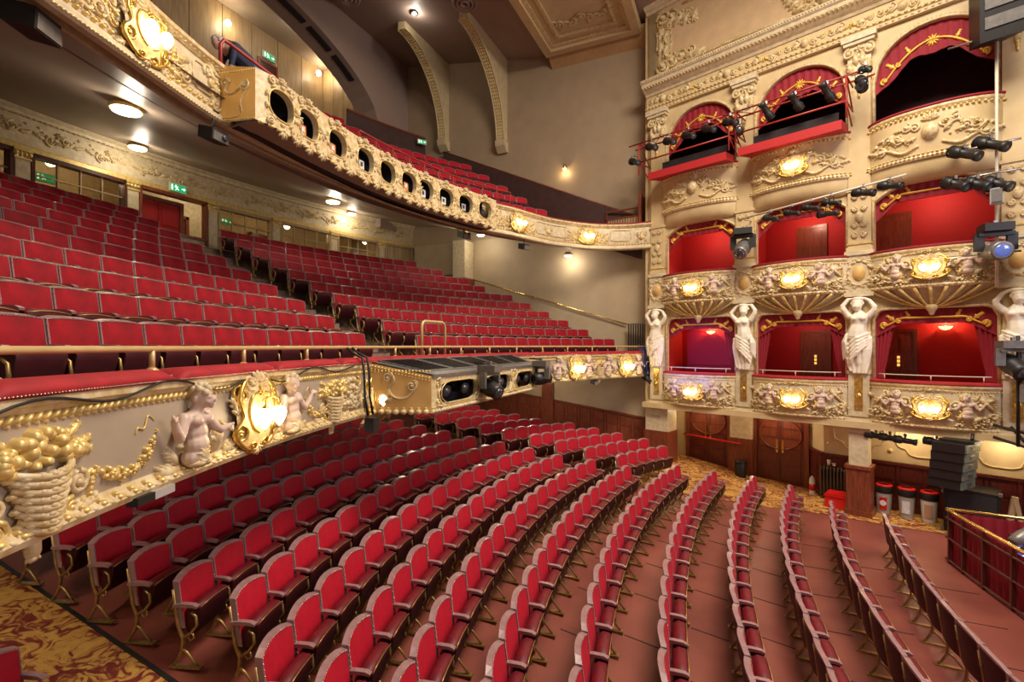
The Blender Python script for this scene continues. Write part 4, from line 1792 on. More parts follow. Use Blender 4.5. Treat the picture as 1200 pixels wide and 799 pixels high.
# brass rail
rl = thing('brass_rail', 'brass safety rail along the circle front with raised hoop at the steps', 'rail')
mb = MB()
pth = []
for k in range(91):
    P, nn, t = SC(C_P0 + (C_P1 - C_P0) * k / 90, 0)
    pth.append(P - nn * .17 + UP * .985)
mb.tube(pth, .024, 8)
mb.build('hand_rail', 'rail_gold', rl)
p = C_P0 + .55
while p < C_P1:
    P, nn, t = SC(p, 0)
    mb = MB()
    mb.cyl(P - nn * .17 + UP * .83, P - nn * .17 + UP * .975, .021, 10)
    mb.lathe(P - nn * .17 + UP * .815, [(.045, 0), (.045, .012), (.024, .03)], 10)
    mb.build('post', 'rail_gold', rl)
    p += 1.16
mb = MB()
A, nn, t = SC(-.78, 0)
B, n2, t2 = SC(.05, 0)
A, B = A - nn * .19, B - n2 * .19
mb.tube([A + UP * .80, A + UP * 1.38, A.lerp(B, .04) + UP * 1.45, A.lerp(B, .12) + UP * 1.48, A.lerp(B, .88) + UP * 1.48, A.lerp(B, .96) + UP * 1.45, B + UP * 1.38, B + UP * .80], .028, 8)
mb.build('hoop', 'rail_gold', rl)
for p, lab in ((-5.35, 'gilt cartouche with two lit lamps on the circle front, between putti'),
               (5.35, 'lit gilt wall light on far circle front, beside the lighting box'),
               (7.75, 'lit gilt wall light at far end of the circle front, by the boxes')):
    P, n, t = SC(p, .36)
    sconce(SCON_BIG, P, n, lab, 3.5, 'circle front wall lights')
P, n, t = SC(-2.62, .22)
sconce(SCON_BIG, P, n, 'lit gilt wall light on circle front, against the lighting box side', 3.5, 'circle front wall lights')
# ------------------------------------------------------------------ GALLERY FRONT
gf = thing('gallery_balcony', 'cream and gold balcony front of the gallery with red top rail', 'balcony front')


def sweepS(mb, S, p0, p1, prof, n=60, smooth=False):
    fr = []
    for k in range(n + 1):
        P, nn, t = S(p0 + (p1 - p0) * k / n, 0)
        P = V((P.x, P.y, 0))
        fr.append((P, nn, UP))
    mb.sweep(fr, prof, True, True, smooth)


mb = MB()
rows = [[SG(SG.L * k / 80, q)[0] for q in (0, .15, .3, .45, .6, .8)] for k in range(81)]
mb.grid(rows)
sweepS(mb, SG, 0, SG.L, [(-.25, GZ + .0), (-.2, GZ + .0), (-.2, GZ + .8), (-.25, GZ + .8)], 80)
mb.build('fascia', 'ivory', gf)
mb = MB()
sweepS(mb, SG, 0, SG.L, [(-.04, GZ - .03), (.05, GZ - .03), (.09, GZ + .0), (.09, GZ + .05), (.05, GZ + .10), (-.02, GZ + .10)], 80)
mb.build('base_moulding', 'ivory', gf)
mb = MB()
sweepS(mb, SG, 0, SG.L, [(-.26, GZ + .70), (.04, GZ + .70), (.07, GZ + .74), (.11, GZ + .76), (.11, GZ + .81), (-.26, GZ + .81)], 80)
mb.build('shelf_moulding', 'ivory_pale', gf)
mb = MB()
sweepS(mb, SG, 0, SG.L, [(-.24, GZ + .81), (.07, GZ + .81), (.08, GZ + .84), (.04, GZ + .87), (-.2, GZ + .87), (-.24, GZ + .84)], 80)
mb.build('top_rail', 'red_drape', gf)
R = Rel(SG)
R.beads(R.g, 0, SG.L, -.005, .05, .022, .02, .11)
R.beads(R.g, 0, SG.L, .15, .10, .040, .026, .05, .2)
R.beads(R.c, .05, SG.L, .185, .10, .034, .014, .03, -.5)
R.beads(R.c, 0, SG.L, .735, .085, .03, .022, .085)
R.beads(R.g, .04, SG.L, .765, .085, .010, .010, .115)


def frame_panel(R, m, p0, p1, q0, q1, r=.014):
    e = .06
    pts = [(p0 + e, q0), (p1 - e, q0), (p1, q0 + e), (p1, q1 - e), (p1 - e, q1), (p0 + e, q1), (p0, q1 - e), (p0, q0 + e), (p0 + e, q0)]
    R.curve(m, pts, r, .5, 5, 1)


GL = [SG.at(VC - 5.1) - .05, SG.at(13.3), SG.at(15.9)]
GVASE = [SG.at(14.55), SG.at(16.60) + .35, SG.at(2.0)]
for c in GL:
    for sg in (-1, 1):
        for k in range(3):
            R.scroll(R.c, c + sg * (.42 + .15 * k), .36 + .12 * math.cos(k * 2), .10, k, sg, 1.5, .022)
            R.scroll(R.g, c + sg * (.38 + .14 * k), .28 + .16 * (k % 2), .07, 2 + k, -sg, 1.4, .014)
            R.leaf(R.c, c + sg * (.45 + .12 * k), .24 + .2 * (k % 2), .22, (.4 if sg > 0 else 2.74) + .6 * (k - 1), .5, .045, 3)
        R.cluster(R.g, c + sg * .5, .4, .22, .18, 14, .03, .03, 3)
        frame_panel(R, R.c, c + sg * .85, c + sg * 1.55, .26, .62) if abs(sg) else None
for c in GVASE:
    R.shell(R.c, c, .30, .16, .5, 2.64, 7, .04)
    R.leaf(R.g, c, .34, .22, 1.57, .6, .05, 3)
    R.dome(R.c, c, .36, .07, .10, 0, .08, 8)
    for sg in (-1, 1):
        R.scroll(R.c, c + sg * .12, .46, .07, 1.57, -sg, 1.4, .018)
        R.scroll(R.c, c + sg * .12, .27, .06, -1.57, sg, 1.4, .016)
# corner carving beside the lighting box
for c, sg in ((SG.at(4.62) - .06, -1), (SG.at(12.35) + .1, 1)):
    for k in range(4):
        R.scroll(R.c, c + sg * (.06 + .05 * k), .20 + .13 * k, .10, k * 1.3, sg, 1.4, .026)
        R.leaf(R.c, c + sg * .06, .16 + .14 * k, .24, (2.2 if sg < 0 else .94), .5, .055, 3)
    R.cluster(R.g, c + sg * .1, .40, .1, .26, 10, .03, .04, 9)
R.out(gf)
for c, lab in zip(GL, ('gilt wall light with two lit lamps on gallery front, high beside the soffit', 'lit gilt wall light on the gallery front beside the oval openings',
                       'lit gilt wall light on gallery front toward the boxes')):
    P, n, t = SG(c, .40)
    sconce(SCON_BIG if c < 6 else SCON_BOX, P, n, lab, 3.5, 'gallery front wall lights')

# lighting box with ten oval openings in front of the gallery
OPATH = [(-6.22, 4.80), (-6.20, 5.16), (-6.33, 5.86), (-6.45, 6.63), (-6.52, 7.33), (-6.56, 8.03), (-6.55, 8.74), (-6.49, 9.43), (-6.38, 10.13), (-6.22, 10.80), (-6.03, 11.50), (-5.93, 11.95)]
SO = surf_path(OPATH, 7.44, .74, n=6)
ob = thing('gallery_lighting_box', 'cream carved box on gallery front with ten dark oval openings', 'lighting box')
mb, mbr = MB(), MB()
oc = [SO.at(v) for v in (5.16, 5.86, 6.63, 7.33, 8.03, 8.74, 9.43, 10.13, 10.80, 11.50)]
bnd = [0.0] + [(a + b) / 2 for a, b in zip(oc, oc[1:])] + [SO.L]
for k, c in enumerate(oc):
    mbr = MB()
    hole_cell(mb, SO, bnd[k], bnd[k + 1], 0, .74, c, .37, .245, .215, 2.6, .10, 28, mbr)
    mbr.build('opening_reveal', 'ivory', ob)
mb.build('front_panel', 'ivory_pale', ob)
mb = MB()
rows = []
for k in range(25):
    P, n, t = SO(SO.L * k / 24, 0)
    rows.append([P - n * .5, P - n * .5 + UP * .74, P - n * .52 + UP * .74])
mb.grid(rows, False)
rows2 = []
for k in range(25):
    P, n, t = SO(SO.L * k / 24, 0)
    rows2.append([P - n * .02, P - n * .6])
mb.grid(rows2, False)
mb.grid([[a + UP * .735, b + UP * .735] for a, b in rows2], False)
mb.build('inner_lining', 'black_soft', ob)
mb = MB()
sd0, sd1 = V((-6.87, 4.66, 7.44)), V((-6.22, 4.80, 7.44))
mb.quad(sd0, sd1, sd1 + UP * .74, sd0 + UP * .84)
mb.build('side_panel', 'ochre', ob)
mb = MB()
e0, e1 = V((-6.45, 12.2, 7.44)), V((-5.93, 11.95, 7.44))
mb.quad(e0, e1, e1 + UP * .74, e0 + UP * .84)
mb.build('side_panel', 'ochre', ob)
Sd = plane_S(sd0, sd1 - sd0, (sd1 - sd0).cross(UP))
R = Rel(Sd)
R.curve(R.c, [(.10, .62), (.18, .66), (.22, .56), (.16, .46), (.24, .40), (.36, .44), (.50, .56), (.52, .44), (.46, .36)], [.012, .022, .02, .014])
R.scroll(R.c, .17, .56, .08, 0, 1, 1.4, .018)
R.scroll(R.c, .48, .50, .09, 1, -1, 1.4, .018)
R.curve(R.c, [(.46, .36), (.42, .25), (.46, .12)], [.012, .014, .012])
R.beads(R.g, 0, .66, .72, .04, .016, .016, .02)
R.beads(R.g, 0, .66, .02, .05, .024, .014, .02)
R.curve(R.c, [(.04, .06), (.34, .06), (.40, .10), (.40, .22)], .010, .5, 5, 3)
R.out(ob)
R = Rel(SO)
for k, c in enumerate(oc):
    # moulded oval rim and shell-work round each opening
    pts = []
    for j in range(25):
        t = 2 * math.pi * j / 24
        cc, ss = math.cos(t), math.sin(t)
        rr = (abs(cc / .255) ** 2.6 + abs(ss / .225) ** 2.6) ** (-1 / 2.6)
        pts.append((c + cc * rr, .37 + ss * rr))
    R.curve(R.g, pts, .012, .5, 5, 1)
    for j in range(10):
        t = 2 * math.pi * (j + .5) / 10
        R.dome(R.c, c + math.cos(t) * .30, .37 + math.sin(t) * .28, .06, .032, t + 1.57, .04)
    for sg in (-1, 1):
        R.scroll(R.c, c + sg * .20, .67, .065, 1.0, -sg, 1.4, .02)
        R.scroll(R.c, c + sg * .22, .07, .065, 4.0, sg, 1.4, .02)
        R.leaf(R.c, c + sg * .08, .66, .15, (.5 if sg > 0 else 2.64), .5, .04, 2)
    R.shell(R.c, c + .35, .37, .12, .3, 5.9, 7, .035)
    R.shell(R.c, c, .69, .10, .3, 2.84, 5, .05)
    R.shell(R.c, c + .33, .03, .13, 3.5, 5.9, 5, .05)
    R.shell(R.c, c, .0, .12, 3.4, 6.0, 5, .05)
R.beads(R.g, 0, SO.L, -.02, .16, .05, .022, .05)
R.out(ob)
rn = random.Random(4)
GEL = {1: ['paper_white', 'paper_orange'], 2: ['white_plastic', 'paper_orange'], 3: ['paper_white'], 5: ['paper_orange'], 6: ['paper_white'], 7: ['paper_orange', 'paper_white'], 8: ['grey_plastic'], 9: ['black']}
for k, c in enumerate(oc):
    for j, gm in enumerate(GEL.get(k, [])):
        P, n, t = SO(c + (.09 if len(GEL[k]) == 1 else -.12 + .2 * j), .34)
        ln = thing('stage_lantern', f'dark stage lantern with {("coloured" if gm == "paper_orange" else "pale")} gel frame inside the {ORD[k + 1]} oval opening' + (', the one beside it' if j else ''),
                   'stage light', P - n * .30, math.atan2(n.y, n.x), 'lanterns behind the oval openings')
        mb = MB()
        mb.box(-.14, .12, -.075, .075, -.09, .11)
        mb.build('lantern_body', 'black', ln)
        mb = MB()
        mb.box(.12, .135, -.07, .07, -.085, .085)
        mb.build('gel_frame', gm, ln)
        mb = MB()
        mb.box(.134, .145, -.045, .02, -.03, .05)
        mb.build('lens', 'paper_white' if gm == 'paper_orange' else 'lens', ln)

# ------------------------------------------------------------------ LIGHTING BOX ON THE CIRCLE FRONT
cb = thing('circle_lighting_box', 'cream lighting box with black grille top projecting from circle front', 'lighting box')
FA, FB = V((-4.05, 6.02, 0)), V((-4.18, 10.55, 0))
BA, BB = V((-4.98, 5.62, 0)), V((-4.98, 10.95, 0))
zb_, zt_, ztb = 3.205, 3.755, 3.965
ft = (FB - FA).normalized()
fn = V((ft.y, -ft.x, 0))
FL = (FB - FA).length
SB = plane_S(FA + UP * zb_, ft, fn)
mb, mbr = MB(), MB()
op = [(.12, 1.62), (1.62, 3.10), (3.10, FL - .1)]
for a, b in op:
    mbr = MB()
    hole_cell(mb, SB, a, b, .0, zt_ - zb_, (a + b) / 2, .27, (b - a) / 2 - .12, .17, 5, .08, 32, mbr)
    mbr.build('opening_reveal', 'ivory', cb)
for a, b in ((0, .12), (FL - .1, FL)):
    mb.quad(SB(a, 0)[0], SB(b, 0)[0], SB(b, zt_ - zb_)[0], SB(a, zt_ - zb_)[0])
mb.build('front_panel', 'ivory_pale', cb)
mb = MB()
mb.quad(BA + UP * zb_, FA + UP * zb_, FA + UP * zt_, BA + UP * ztb)
mb.build('side_panel', 'ochre', cb)
mb = MB()
mb.quad(BB + UP * zb_, FB + UP * zb_, FB + UP * zt_, BB + UP * ztb)
mb.build('side_panel', 'ochre', cb)
mb = MB()
mb.quad(BA + UP * zb_, FA + UP * zb_, FB + UP * zb_, BB + UP * zb_)
mb.build('bottom_panel', 'ivory', cb)
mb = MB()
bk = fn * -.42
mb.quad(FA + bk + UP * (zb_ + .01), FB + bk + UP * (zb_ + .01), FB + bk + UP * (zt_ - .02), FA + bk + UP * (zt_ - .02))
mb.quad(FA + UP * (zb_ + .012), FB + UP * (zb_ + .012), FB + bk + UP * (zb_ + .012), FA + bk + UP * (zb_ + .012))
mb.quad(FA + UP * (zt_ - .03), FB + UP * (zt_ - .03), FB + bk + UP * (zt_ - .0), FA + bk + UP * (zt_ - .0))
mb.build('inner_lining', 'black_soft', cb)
# grille: five framed mesh panels sloping to the front
T = lambda a, b, lift=0.0: (BA.lerp(BB, a) + UP * ztb).lerp(FA.lerp(FB, a) + UP * zt_, b) + UP * lift
mb = MB()
mb.quad(T(0, 0, .0), T(0, 1, .0), T(1, 1, .0), T(1, 0, .0))
for a0, a1 in ((0, .025), (.975, 1)):
    mb.quad(T(a0, 0, .025), T(a0, 1, .025), T(a1, 1, .025), T(a1, 0, .025))
mb.quad(T(0, .86, .025), T(0, 1.02, .02), T(1, 1.02, .02), T(1, .86, .025))
mb.quad(T(0, 1.02, .02), T(0, 1.02, -.03), T(1, 1.02, -.03), T(1, 1.02, .02))
mb.build('top_board', 'grey_metal', cb)
for k in range(5):
    a0, a1 = .03 + .188 * k + .006, .03 + .188 * (k + 1) - .006
    g = empty('grille')
    g.parent = cb
    mb = MB()
    for x0, x1, y0, y1 in ((a0, a0 + .008, .05, .84), (a1 - .008, a1, .05, .84), (a0, a1, .05, .09), (a0, a1, .80, .84)):
        mb.quad(T(x0, y0, .035), T(x0, y1, .035), T(x1, y1, .035), T(x1, y0, .035))
        mb.quad(T(x0, y1, .005), T(x0, y1, .035), T(x1, y1, .035), T(x1, y1, .005))
    mb.build('grille_frame', 'grey_metal', g)
    mb = MB()
    for j in range(1, 16):
        x = a0 + (a1 - a0) * j / 16
        mb.bar(T(x, .08, .028), T(x, .82, .028), .014, .01)
    for j in range(1, 7):
        y = .08 + .74 * j / 7
        mb.bar(T(a0, y, .026), T(a1, y, .026), .014, .01)
    s_ = mb.build('grille_mesh', 'black', g)
    s_['kind'] = 'stuff'
Sl = plane_S(BA + UP * zb_, FA - BA, (FA - BA).cross(UP))
R = Rel(Sl)
LL = (FA - BA).length
R.curve(R.c, [(.28, .52), (.40, .60), (.46, .48), (.38, .36), (.46, .24), (.62, .22), (.74, .32), (.80, .46), (.72, .48)], [.012, .024, .02, .024, .012])
R.scroll(R.c, .36, .52, .07, 0, 1, 1.5, .018)
R.scroll(R.c, .72, .40, .08, 1, -1, 1.5, .018)
R.leaf(R.c, .46, .24, .24, -2.7, .4, .03, 3)
R.beads(R.g, 0, LL, .62, .05, .02, .02, .02)
for k in range(int(LL / .05)):
    p = .025 + .05 * k
    q = ztb - zb_ - .04 - (ztb - zt_) * p / LL
    R.dome(R.g, p, q, .03, .015, .6, .03)
    R.dome(R.g, p, q - .035, .02, .012, -.6, .02, 5)
for k in range(9):
    R.dome(R.c, .05 + .11 * k, .02, .05, .05, 0, .06, 8)
    R.dome(R.g, .05 + .11 * k, .075, .03, .012, 0, .03, 5)
R.out(cb)
R = Rel(SB)
R.beads(R.c, 0, FL, .015, .08, .035, .035, .04, 0, 6)
R.beads(R.g, 0, FL, .075, .05, .02, .01, .02)
for a, b in op:
    for sg, e in ((1, a + .02), (-1, b - .02)):
        R.curve(R.c, [(e, .48), (e + sg * .08, .50), (e + sg * .10, .36), (e + sg * .04, .27), (e + sg * .10, .16), (e + sg * .16, .08), (e, .10)], [.012, .026, .02, .016, .02, .026, .012])
        R.scroll(R.g, e + sg * .03, .40, .05, 0, sg, 1.4, .012)
        R.scroll(R.g, e + sg * .05, .14, .05, 3, -sg, 1.4, .012)
    R.curve(R.g, [((a + b) / 2 + ((b - a) / 2 - .115) * math.cos(t) * min(1, 1 / max(abs(math.cos(t)), abs(math.sin(t))) * .93),
                   .27 + .175 * math.sin(t) * min(1.25, 1 / max(abs(math.cos(t)), abs(math.sin(t))) * .97)) for t in [2 * math.pi * k / 24 for k in range(25)]], .010, .5, 5, 1)
R.out(cb)
# ------------------------------------------------------------------ WALL OF BOXES (three bays, three tiers)
RZB = math.atan2(BE.y, BE.x)            # local x to the rear, local y towards the house
PITCH = 2.73
SCN = [PITCH * 1.5, PITCH * .5, -PITCH * .5]     # bay centres: rear, middle, front
PIERS = [PITCH * 2, PITCH, 0.0, -PITCH]
HWO = 1.06                               # half width of an opening
Z1, T1 = 3.36, 5.06
Z2, T2 = 6.42, 8.02
Z3, T3 = 9.58, 11.66
ZTOP = 11.95


def top1(x):
    e = max(0, abs(x) - (HWO - .22))
    return T1 - (.22 - math.sqrt(max(0, .22 ** 2 - e * e)))


def top2(x):
    k = x / HWO
    return T2 - .30 * max(0, (abs(k) - .45) / .55) ** 1.6 - .02 * k * k


def top3(x):
    k = min(1, abs(x) / HWO)
    return T3 - 1.02 * (1 - math.sqrt(max(0, 1 - k ** 2.1)))


tops = (top1, top2, top3)
bases = (Z1, Z2, Z3)
NX = 28
xs = [-HWO + 2 * HWO * k / NX for k in range(NX + 1)]
mb = MB()


hp = PITCH / 2
for lo, hi in ((-hp, -HWO), (HWO, hp)):
    mb.quad((lo, 0, 2.25), (hi, 0, 2.25), (hi, 0, ZTOP), (lo, 0, ZTOP))
for k in range(NX):
    a, b = xs[k], xs[k + 1]
    mb.quad((a, 0, 2.25), (b, 0, 2.25), (b, 0, Z1), (a, 0, Z1))
    for f, zb in ((top1, Z2), (top2, Z3), (top3, ZTOP)):
        mb.quad((a, 0, f(a)), (b, 0, f(b)), (b, 0, zb), (a, 0, zb))
        mb.quad((a, 0, f(a)), (a, -.10, f(a)), (b, -.10, f(b)), (b, 0, f(b)))
for sx in (-HWO, HWO):
    for f, zb in ((top1, Z1), (top2, Z2), (top3, Z3)):
        mb.quad((sx, 0, zb), (sx, -.10, zb), (sx, -.10, f(sx)), (sx, 0, f(sx)))
for zb in (Z1, Z2, Z3):
    mb.quad((-HWO, 0, zb), (HWO, 0, zb), (HWO, -.28, zb), (-HWO, -.28, zb))
bay_mesh = mb.mesh('wall_boxes')
bay_mesh.materials.append(MATS['cream'])
# interiors: red rooms
room = []
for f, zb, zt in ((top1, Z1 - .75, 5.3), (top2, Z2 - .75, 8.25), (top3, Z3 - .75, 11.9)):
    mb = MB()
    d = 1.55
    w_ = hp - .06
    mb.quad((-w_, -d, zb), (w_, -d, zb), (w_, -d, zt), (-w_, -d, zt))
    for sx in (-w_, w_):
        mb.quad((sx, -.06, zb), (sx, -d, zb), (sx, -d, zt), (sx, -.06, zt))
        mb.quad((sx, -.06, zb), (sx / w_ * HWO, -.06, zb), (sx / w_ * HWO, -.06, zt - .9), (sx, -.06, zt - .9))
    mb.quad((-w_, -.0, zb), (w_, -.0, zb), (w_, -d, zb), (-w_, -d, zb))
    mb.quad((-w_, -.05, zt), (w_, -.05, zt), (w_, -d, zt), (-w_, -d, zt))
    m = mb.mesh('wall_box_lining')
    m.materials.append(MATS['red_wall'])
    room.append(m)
room_shaded = room[2].copy()
room_shaded.materials.clear()
room_shaded.materials.append(MATS['velvet_dark'])  # unlit top boxes: shade put into the lining colour
room[2] = room_shaded

BAYN = ['rear', 'middle', 'front']
TIERN = ['lowest', 'middle', 'top']


def at_bay(o, b):
    P = BW(SCN[b], 0, 0)
    o.location = P
    o.rotation_euler = (0, 0, RZB)
    return o


for b in range(3):
    o = struct(at_bay(link('wall_boxes', bay_mesh), b), f'cream wall of the {BAYN[b]} bay of boxes')
    for t in range(3):
        struct(at_bay(link('wall_box_lining', room[t]), b), f'{"red" if t < 2 else "shade-darkened red"} lining of the {TIERN[t]} box in the {BAYN[b]} bay')
# plain wall from the last pier towards the stage
mb = MB()
mb.prism([(-PITCH, 2.25), (-PITCH * 2.6, 2.25), (-PITCH * 2.6, ZTOP), (-PITCH, ZTOP)], lambda a, b_, d: BW(a, d, b_), 0, .3)
struct(mb.build('wall_proscenium', 'cream'), 'cream wall between the boxes and the stage')
mb = MB()
mb.prism([(PITCH * 2, .3), (PITCH * 2 + .40, .3), (PITCH * 2 + .40, 15.6), (PITCH * 2, 15.6)], lambda a, b_, d: BW(a, d, b_), 0, .3)
struct(mb.build('wall_box_end', 'cream'), 'cream end strip of the wall of boxes')

# ---- opening trims: beaded frames, shared by the bays
trims = []
for t, (f, zb) in enumerate(((top1, Z1), (top2, Z2), (top3, Z3))):
    S = lambda p, q: (V((p, .0, q)), V((0, 1, 0)), V((1, 0, 0)))
    R = Rel(S)
    path = [(-HWO - .03, zb)] + [(x * 1.03, f(x) + .03) for x in xs] + [(HWO + .03, zb)]
    pl = [(-HWO - .03, zb + .02)] + [(x * 1.028, f(max(-HWO, min(HWO, x))) + .03) for x in xs] + [(HWO + .03, zb + .02)]
    R.curve(R.c, pl, .035, .3, 6, 1)
    # beads
    acc = 0
    for (a, b_), (c, d) in zip(pl, pl[1:]):
        L = math.hypot(c - a, d - b_)
        n_ = max(1, int(L / .07))
        for k in range(n_):
            R.dome(R.c if t < 2 else R.c, a + (c - a) * k / n_ * 1.0, b_ + (d - b_) * k / n_ + .045, .022, .022, 0, .04, 5)
    m = R.c.mesh('opening_moulding')
    m.materials.append(MATS['ivory_pale'])
    trims.append(m)
for b in range(3):
    for t in range(3):
        o = struct(at_bay(link('trim_' + str(10 + b * 3 + t), trims[t]), b), f'beaded moulding round the {TIERN[t]} box opening, {BAYN[b]} bay')

# ---- parapets
HWP = 1.20


def SP(z0, H, bow, bell):
    def f(p, q):
        k = min(1, abs(p) / HWP)
        y = .03 + bow * (1 - k ** 2.4) ** .75 * (1 + bell(q / H))
        return V((p, y, z0 + q))

    def S(p, q):
        e = .01
        P = f(p, q)
        tp = (f(p + e, q) - f(p - e, q))
        tq = (f(p, q + e) - f(p, q - e))
        n = tp.cross(tq)
        if n.y < 0:
            n = -n
        n.normalize()
        if abs(p) > HWP * .97:
            n = V((0, 1, 0))
        return P, n, tp.normalized()
    return S


def parapet_parts(S, H, fan=False, bowl=False, tier=0):
    parts = {}
    mb = MB()
    N, M = 24, 6
    px_ = [-HWP + 2 * HWP * k / N for k in range(N + 1)]
    rows = [[S(p, H * j / M)[0] for j in range(M + 1)] for p in px_]
    mb.grid(rows)
    # inner face and underside
    mb.grid([[r[0], V((r[0].x, -.05, r[0].z))] for r in rows], False)
    m = mb.mesh('fascia')
    m.materials.append(MATS['ivory' if tier < 2 else 'cream'])
    parts['fascia'] = m

    def band(prof, name, mt):
        mb = MB()
        fr = []
        for p in px_:
            P, n, t = S(p, H)
            fr.append((V((P.x, P.y, 0)), V((0, 1, 0)), UP))
        mb.sweep(fr, prof)
        mm = mb.mesh(name)
        mm.materials.append(MATS[mt])
        parts[name] = mm
    z = S(0, H)[0].z
    band([(-.30, z - .015), (.04, z - .015), (.07, z + .01), (.06, z + .045), (-.28, z + .055)], 'cushion', 'cushion' if tier == 0 else 'red_drape')
    band([(-.05, z - .10), (.02, z - .10), (.05, z - .06), (.05, z - .016), (-.05, z - .016)], 'shelf_moulding', 'ivory_pale')
    z0 = S(0, 0)[0].z
    mb = MB()
    fr = []
    for p in px_:
        P, n, t = S(p, 0)
        fr.append((V((P.x, P.y, 0)), V((0, 1, 0)), UP))
    mb.sweep(fr, [(-.08, z0 - .04), (.03, z0 - .04), (.05, z0 + .0), (.03, z0 + .05), (-.05, z0 + .05)])
    mm = mb.mesh('base_moulding')
    mm.materials.append(MATS['ivory_pale'])
    parts['base_moulding'] = mm
    if fan:
        mb = MB()
        tip = V((0, .10, z0 - .46))
        ridges = 14
        rows = []
        for k in range(ridges * 3 + 1):
            x = -1.0 + 2.0 * k / (ridges * 3)
            P = S(x * HWP * .98, 0)[0] - UP * .03
            P.y = max(P.y - .05, .02)
            prf = []
            for j in range(7):
                g = j / 6
                Q = tip.lerp(P, g)
                Q.z = tip.z + (P.z - tip.z) * (g ** 1.8) * (1 - .0 * x)
                Q.y = .02 + (Q.y - .02) * (g ** .6) + .035 * math.cos(2 * math.pi * k / 3.0) * g
                prf.append(Q)
            rows.append(prf)
        mb.grid(rows)
        mm = mb.mesh('fan_corbel')
        mm.materials.append(MATS['ivory'])
        parts['fan_corbel'] = mm
        mb = MB()
        for k in range(9):
            x = -.94 + 1.88 * k / 8
            P = S(x * HWP * .98, 0)[0] - UP * .03
            P.y = max(P.y - .02, .03)
            pth = []
            for j in range(7):
                g = j / 6
                Q = tip.lerp(P, g)
                Q.z = tip.z + (P.z - tip.z) * (g ** 1.8) - .01
                Q.y = .05 + (Q.y - .02) * (g ** .6)
                pth.append(Q)
            mb.tube(pth, [.02, .024, .028, .03, .032, .036, .04], 6)
        mm = mb.mesh('fan_ribs')
        mm.materials.append(MATS['gold_paint'])
        parts['fan_ribs'] = mm
        mb = MB()
        mb.lathe((0, .08, z0 - .66), [(.02, 0), (.05, .03), (.06, .08), (.10, .13), (.12, .17), (.125, .22), (.08, .25)], 12)
        mm = mb.mesh('pendant')
        mm.materials.append(MATS['ivory_pale'])
        parts['pendant'] = mm
    if bowl:
        mb = MB()
        rows = []
        for p in px_:
            P = S(p, 0)[0] - UP * .03
            rows.append([V((P.x * (1 - .10 * g ** 2), .02 + (P.y - .04) * math.cos(g * math.pi / 2) ** .8 if g < 1 else .02, P.z - .42 * math.sin(g * math.pi / 2) ** 1.1)) for g in [j / 7 for j in range(8)]])
        mb.grid(rows)
        mm = mb.mesh('bowl')
        mm.materials.append(MATS['cream'])
        parts['bowl'] = mm
    # carving
    R = Rel(S)
    R.k = 1.7
    if tier < 2:
        for sg in (-1, 1):
            for k in range(4):
                R.scroll(R.c, sg * (.42 + .19 * k), H * (.55 - .26 * (k % 2)), .12, k * 1.7, sg, 1.5, .028)
                R.scroll(R.g, sg * (.50 + .17 * k), H * (.25 + .3 * (k % 2)), .07, 2 + k, -sg, 1.4, .016)
                R.leaf(R.c, sg * (.45 + .18 * k), H * .18, .26, (.5 if sg > 0 else 2.64) + .7 * ((k % 3) - 1), .55, .05, 3)
                R.leaf(R.c, sg * (.55 + .16 * k), H * .62, .2, (1.2 if sg > 0 else 1.94) + .7 * ((k % 3) - 1), .55, .04, 3)
            R.cluster(R.c, sg * .98, H * .22, .16, .14, 26, .034, .03, 7 + sg)
            R.cluster(R.c, sg * .72, H * .12, .34, .07, 26, .03, .03, 17 + sg)
            R.cluster(R.g, sg * .62, H * .3, .25, .2, 10, .022, .03, 27 + sg)
            # diagonal torch or quiver at the outer end
            R.curve(R.c, [(sg * .80, H * .72), (sg * 1.08, H * .34)], [.05, .022], .6, 6, 2)
        R.garland(R.c, -.5, H * .82, .5, H * .82, -.05, .04, 15, 3)
        R.beads(R.g, -HWP, HWP, H - .14, .05, .02, .016, .025)
        R.beads(R.c, -HWP, HWP, .015, .09, .04, .03, .05)
        R.beads(R.g, -HWP, HWP, .07, .06, .018, .012, .03)
        if fan:
            R.beads(R.g, -HWP, HWP, .11, .045, .012, .018, .025)
    else:
        for sg in (-1, 1):
            for k in range(5):
                R.scroll(R.c, sg * (.26 + .16 * k), H * (.62 - .08 * k + .12 * (k % 2)), .11, k * 1.9, sg, 1.5, .026)
                R.leaf(R.c, sg * (.22 + .18 * k), H * (.42 - .03 * k), .26, (.3 if sg > 0 else 2.84) + .6 * ((k % 3) - 1), .5, .04, 3)
                R.leaf(R.c, sg * (.30 + .16 * k), H * (.70 - .05 * k), .2, (-.6 if sg > 0 else 3.74) + .5 * (k % 2), .5, .035, 3)
            R.curve(R.c, [(sg * .2, H * .25), (sg * .5, H * .16), (sg * .8, H * .30), (sg * 1.05, H * .22)], [.03, .04, .03, .014])
            R.cluster(R.g, sg * .6, H * .4, .35, .15, 12, .02, .02, 5)
        R.dome(R.c, 0, H * .50, .17, .20, 0, .08, 12)
        R.shell(R.c, 0, H * .72, .16, .2, 2.94, 7, .04)
        R.beads(R.g, -HWP, HWP, H - .13, .09, .034, .03, .04, 0, 8)
        R.beads(R.g, -HWP, HWP, .08, .08, .030, .02, .04)
        R.beads(R.c, -HWP, HWP, .02, .08, .034, .02, .05)
    mm = R.c.mesh('relief_carving')
    mm.materials.append(MATS['ivory_pale'])
    parts['relief_carving'] = mm
    mm = R.g.mesh('gilt_carving')
    mm.materials.append(MATS['gold_paint'])
    parts['gilt_carving'] = mm
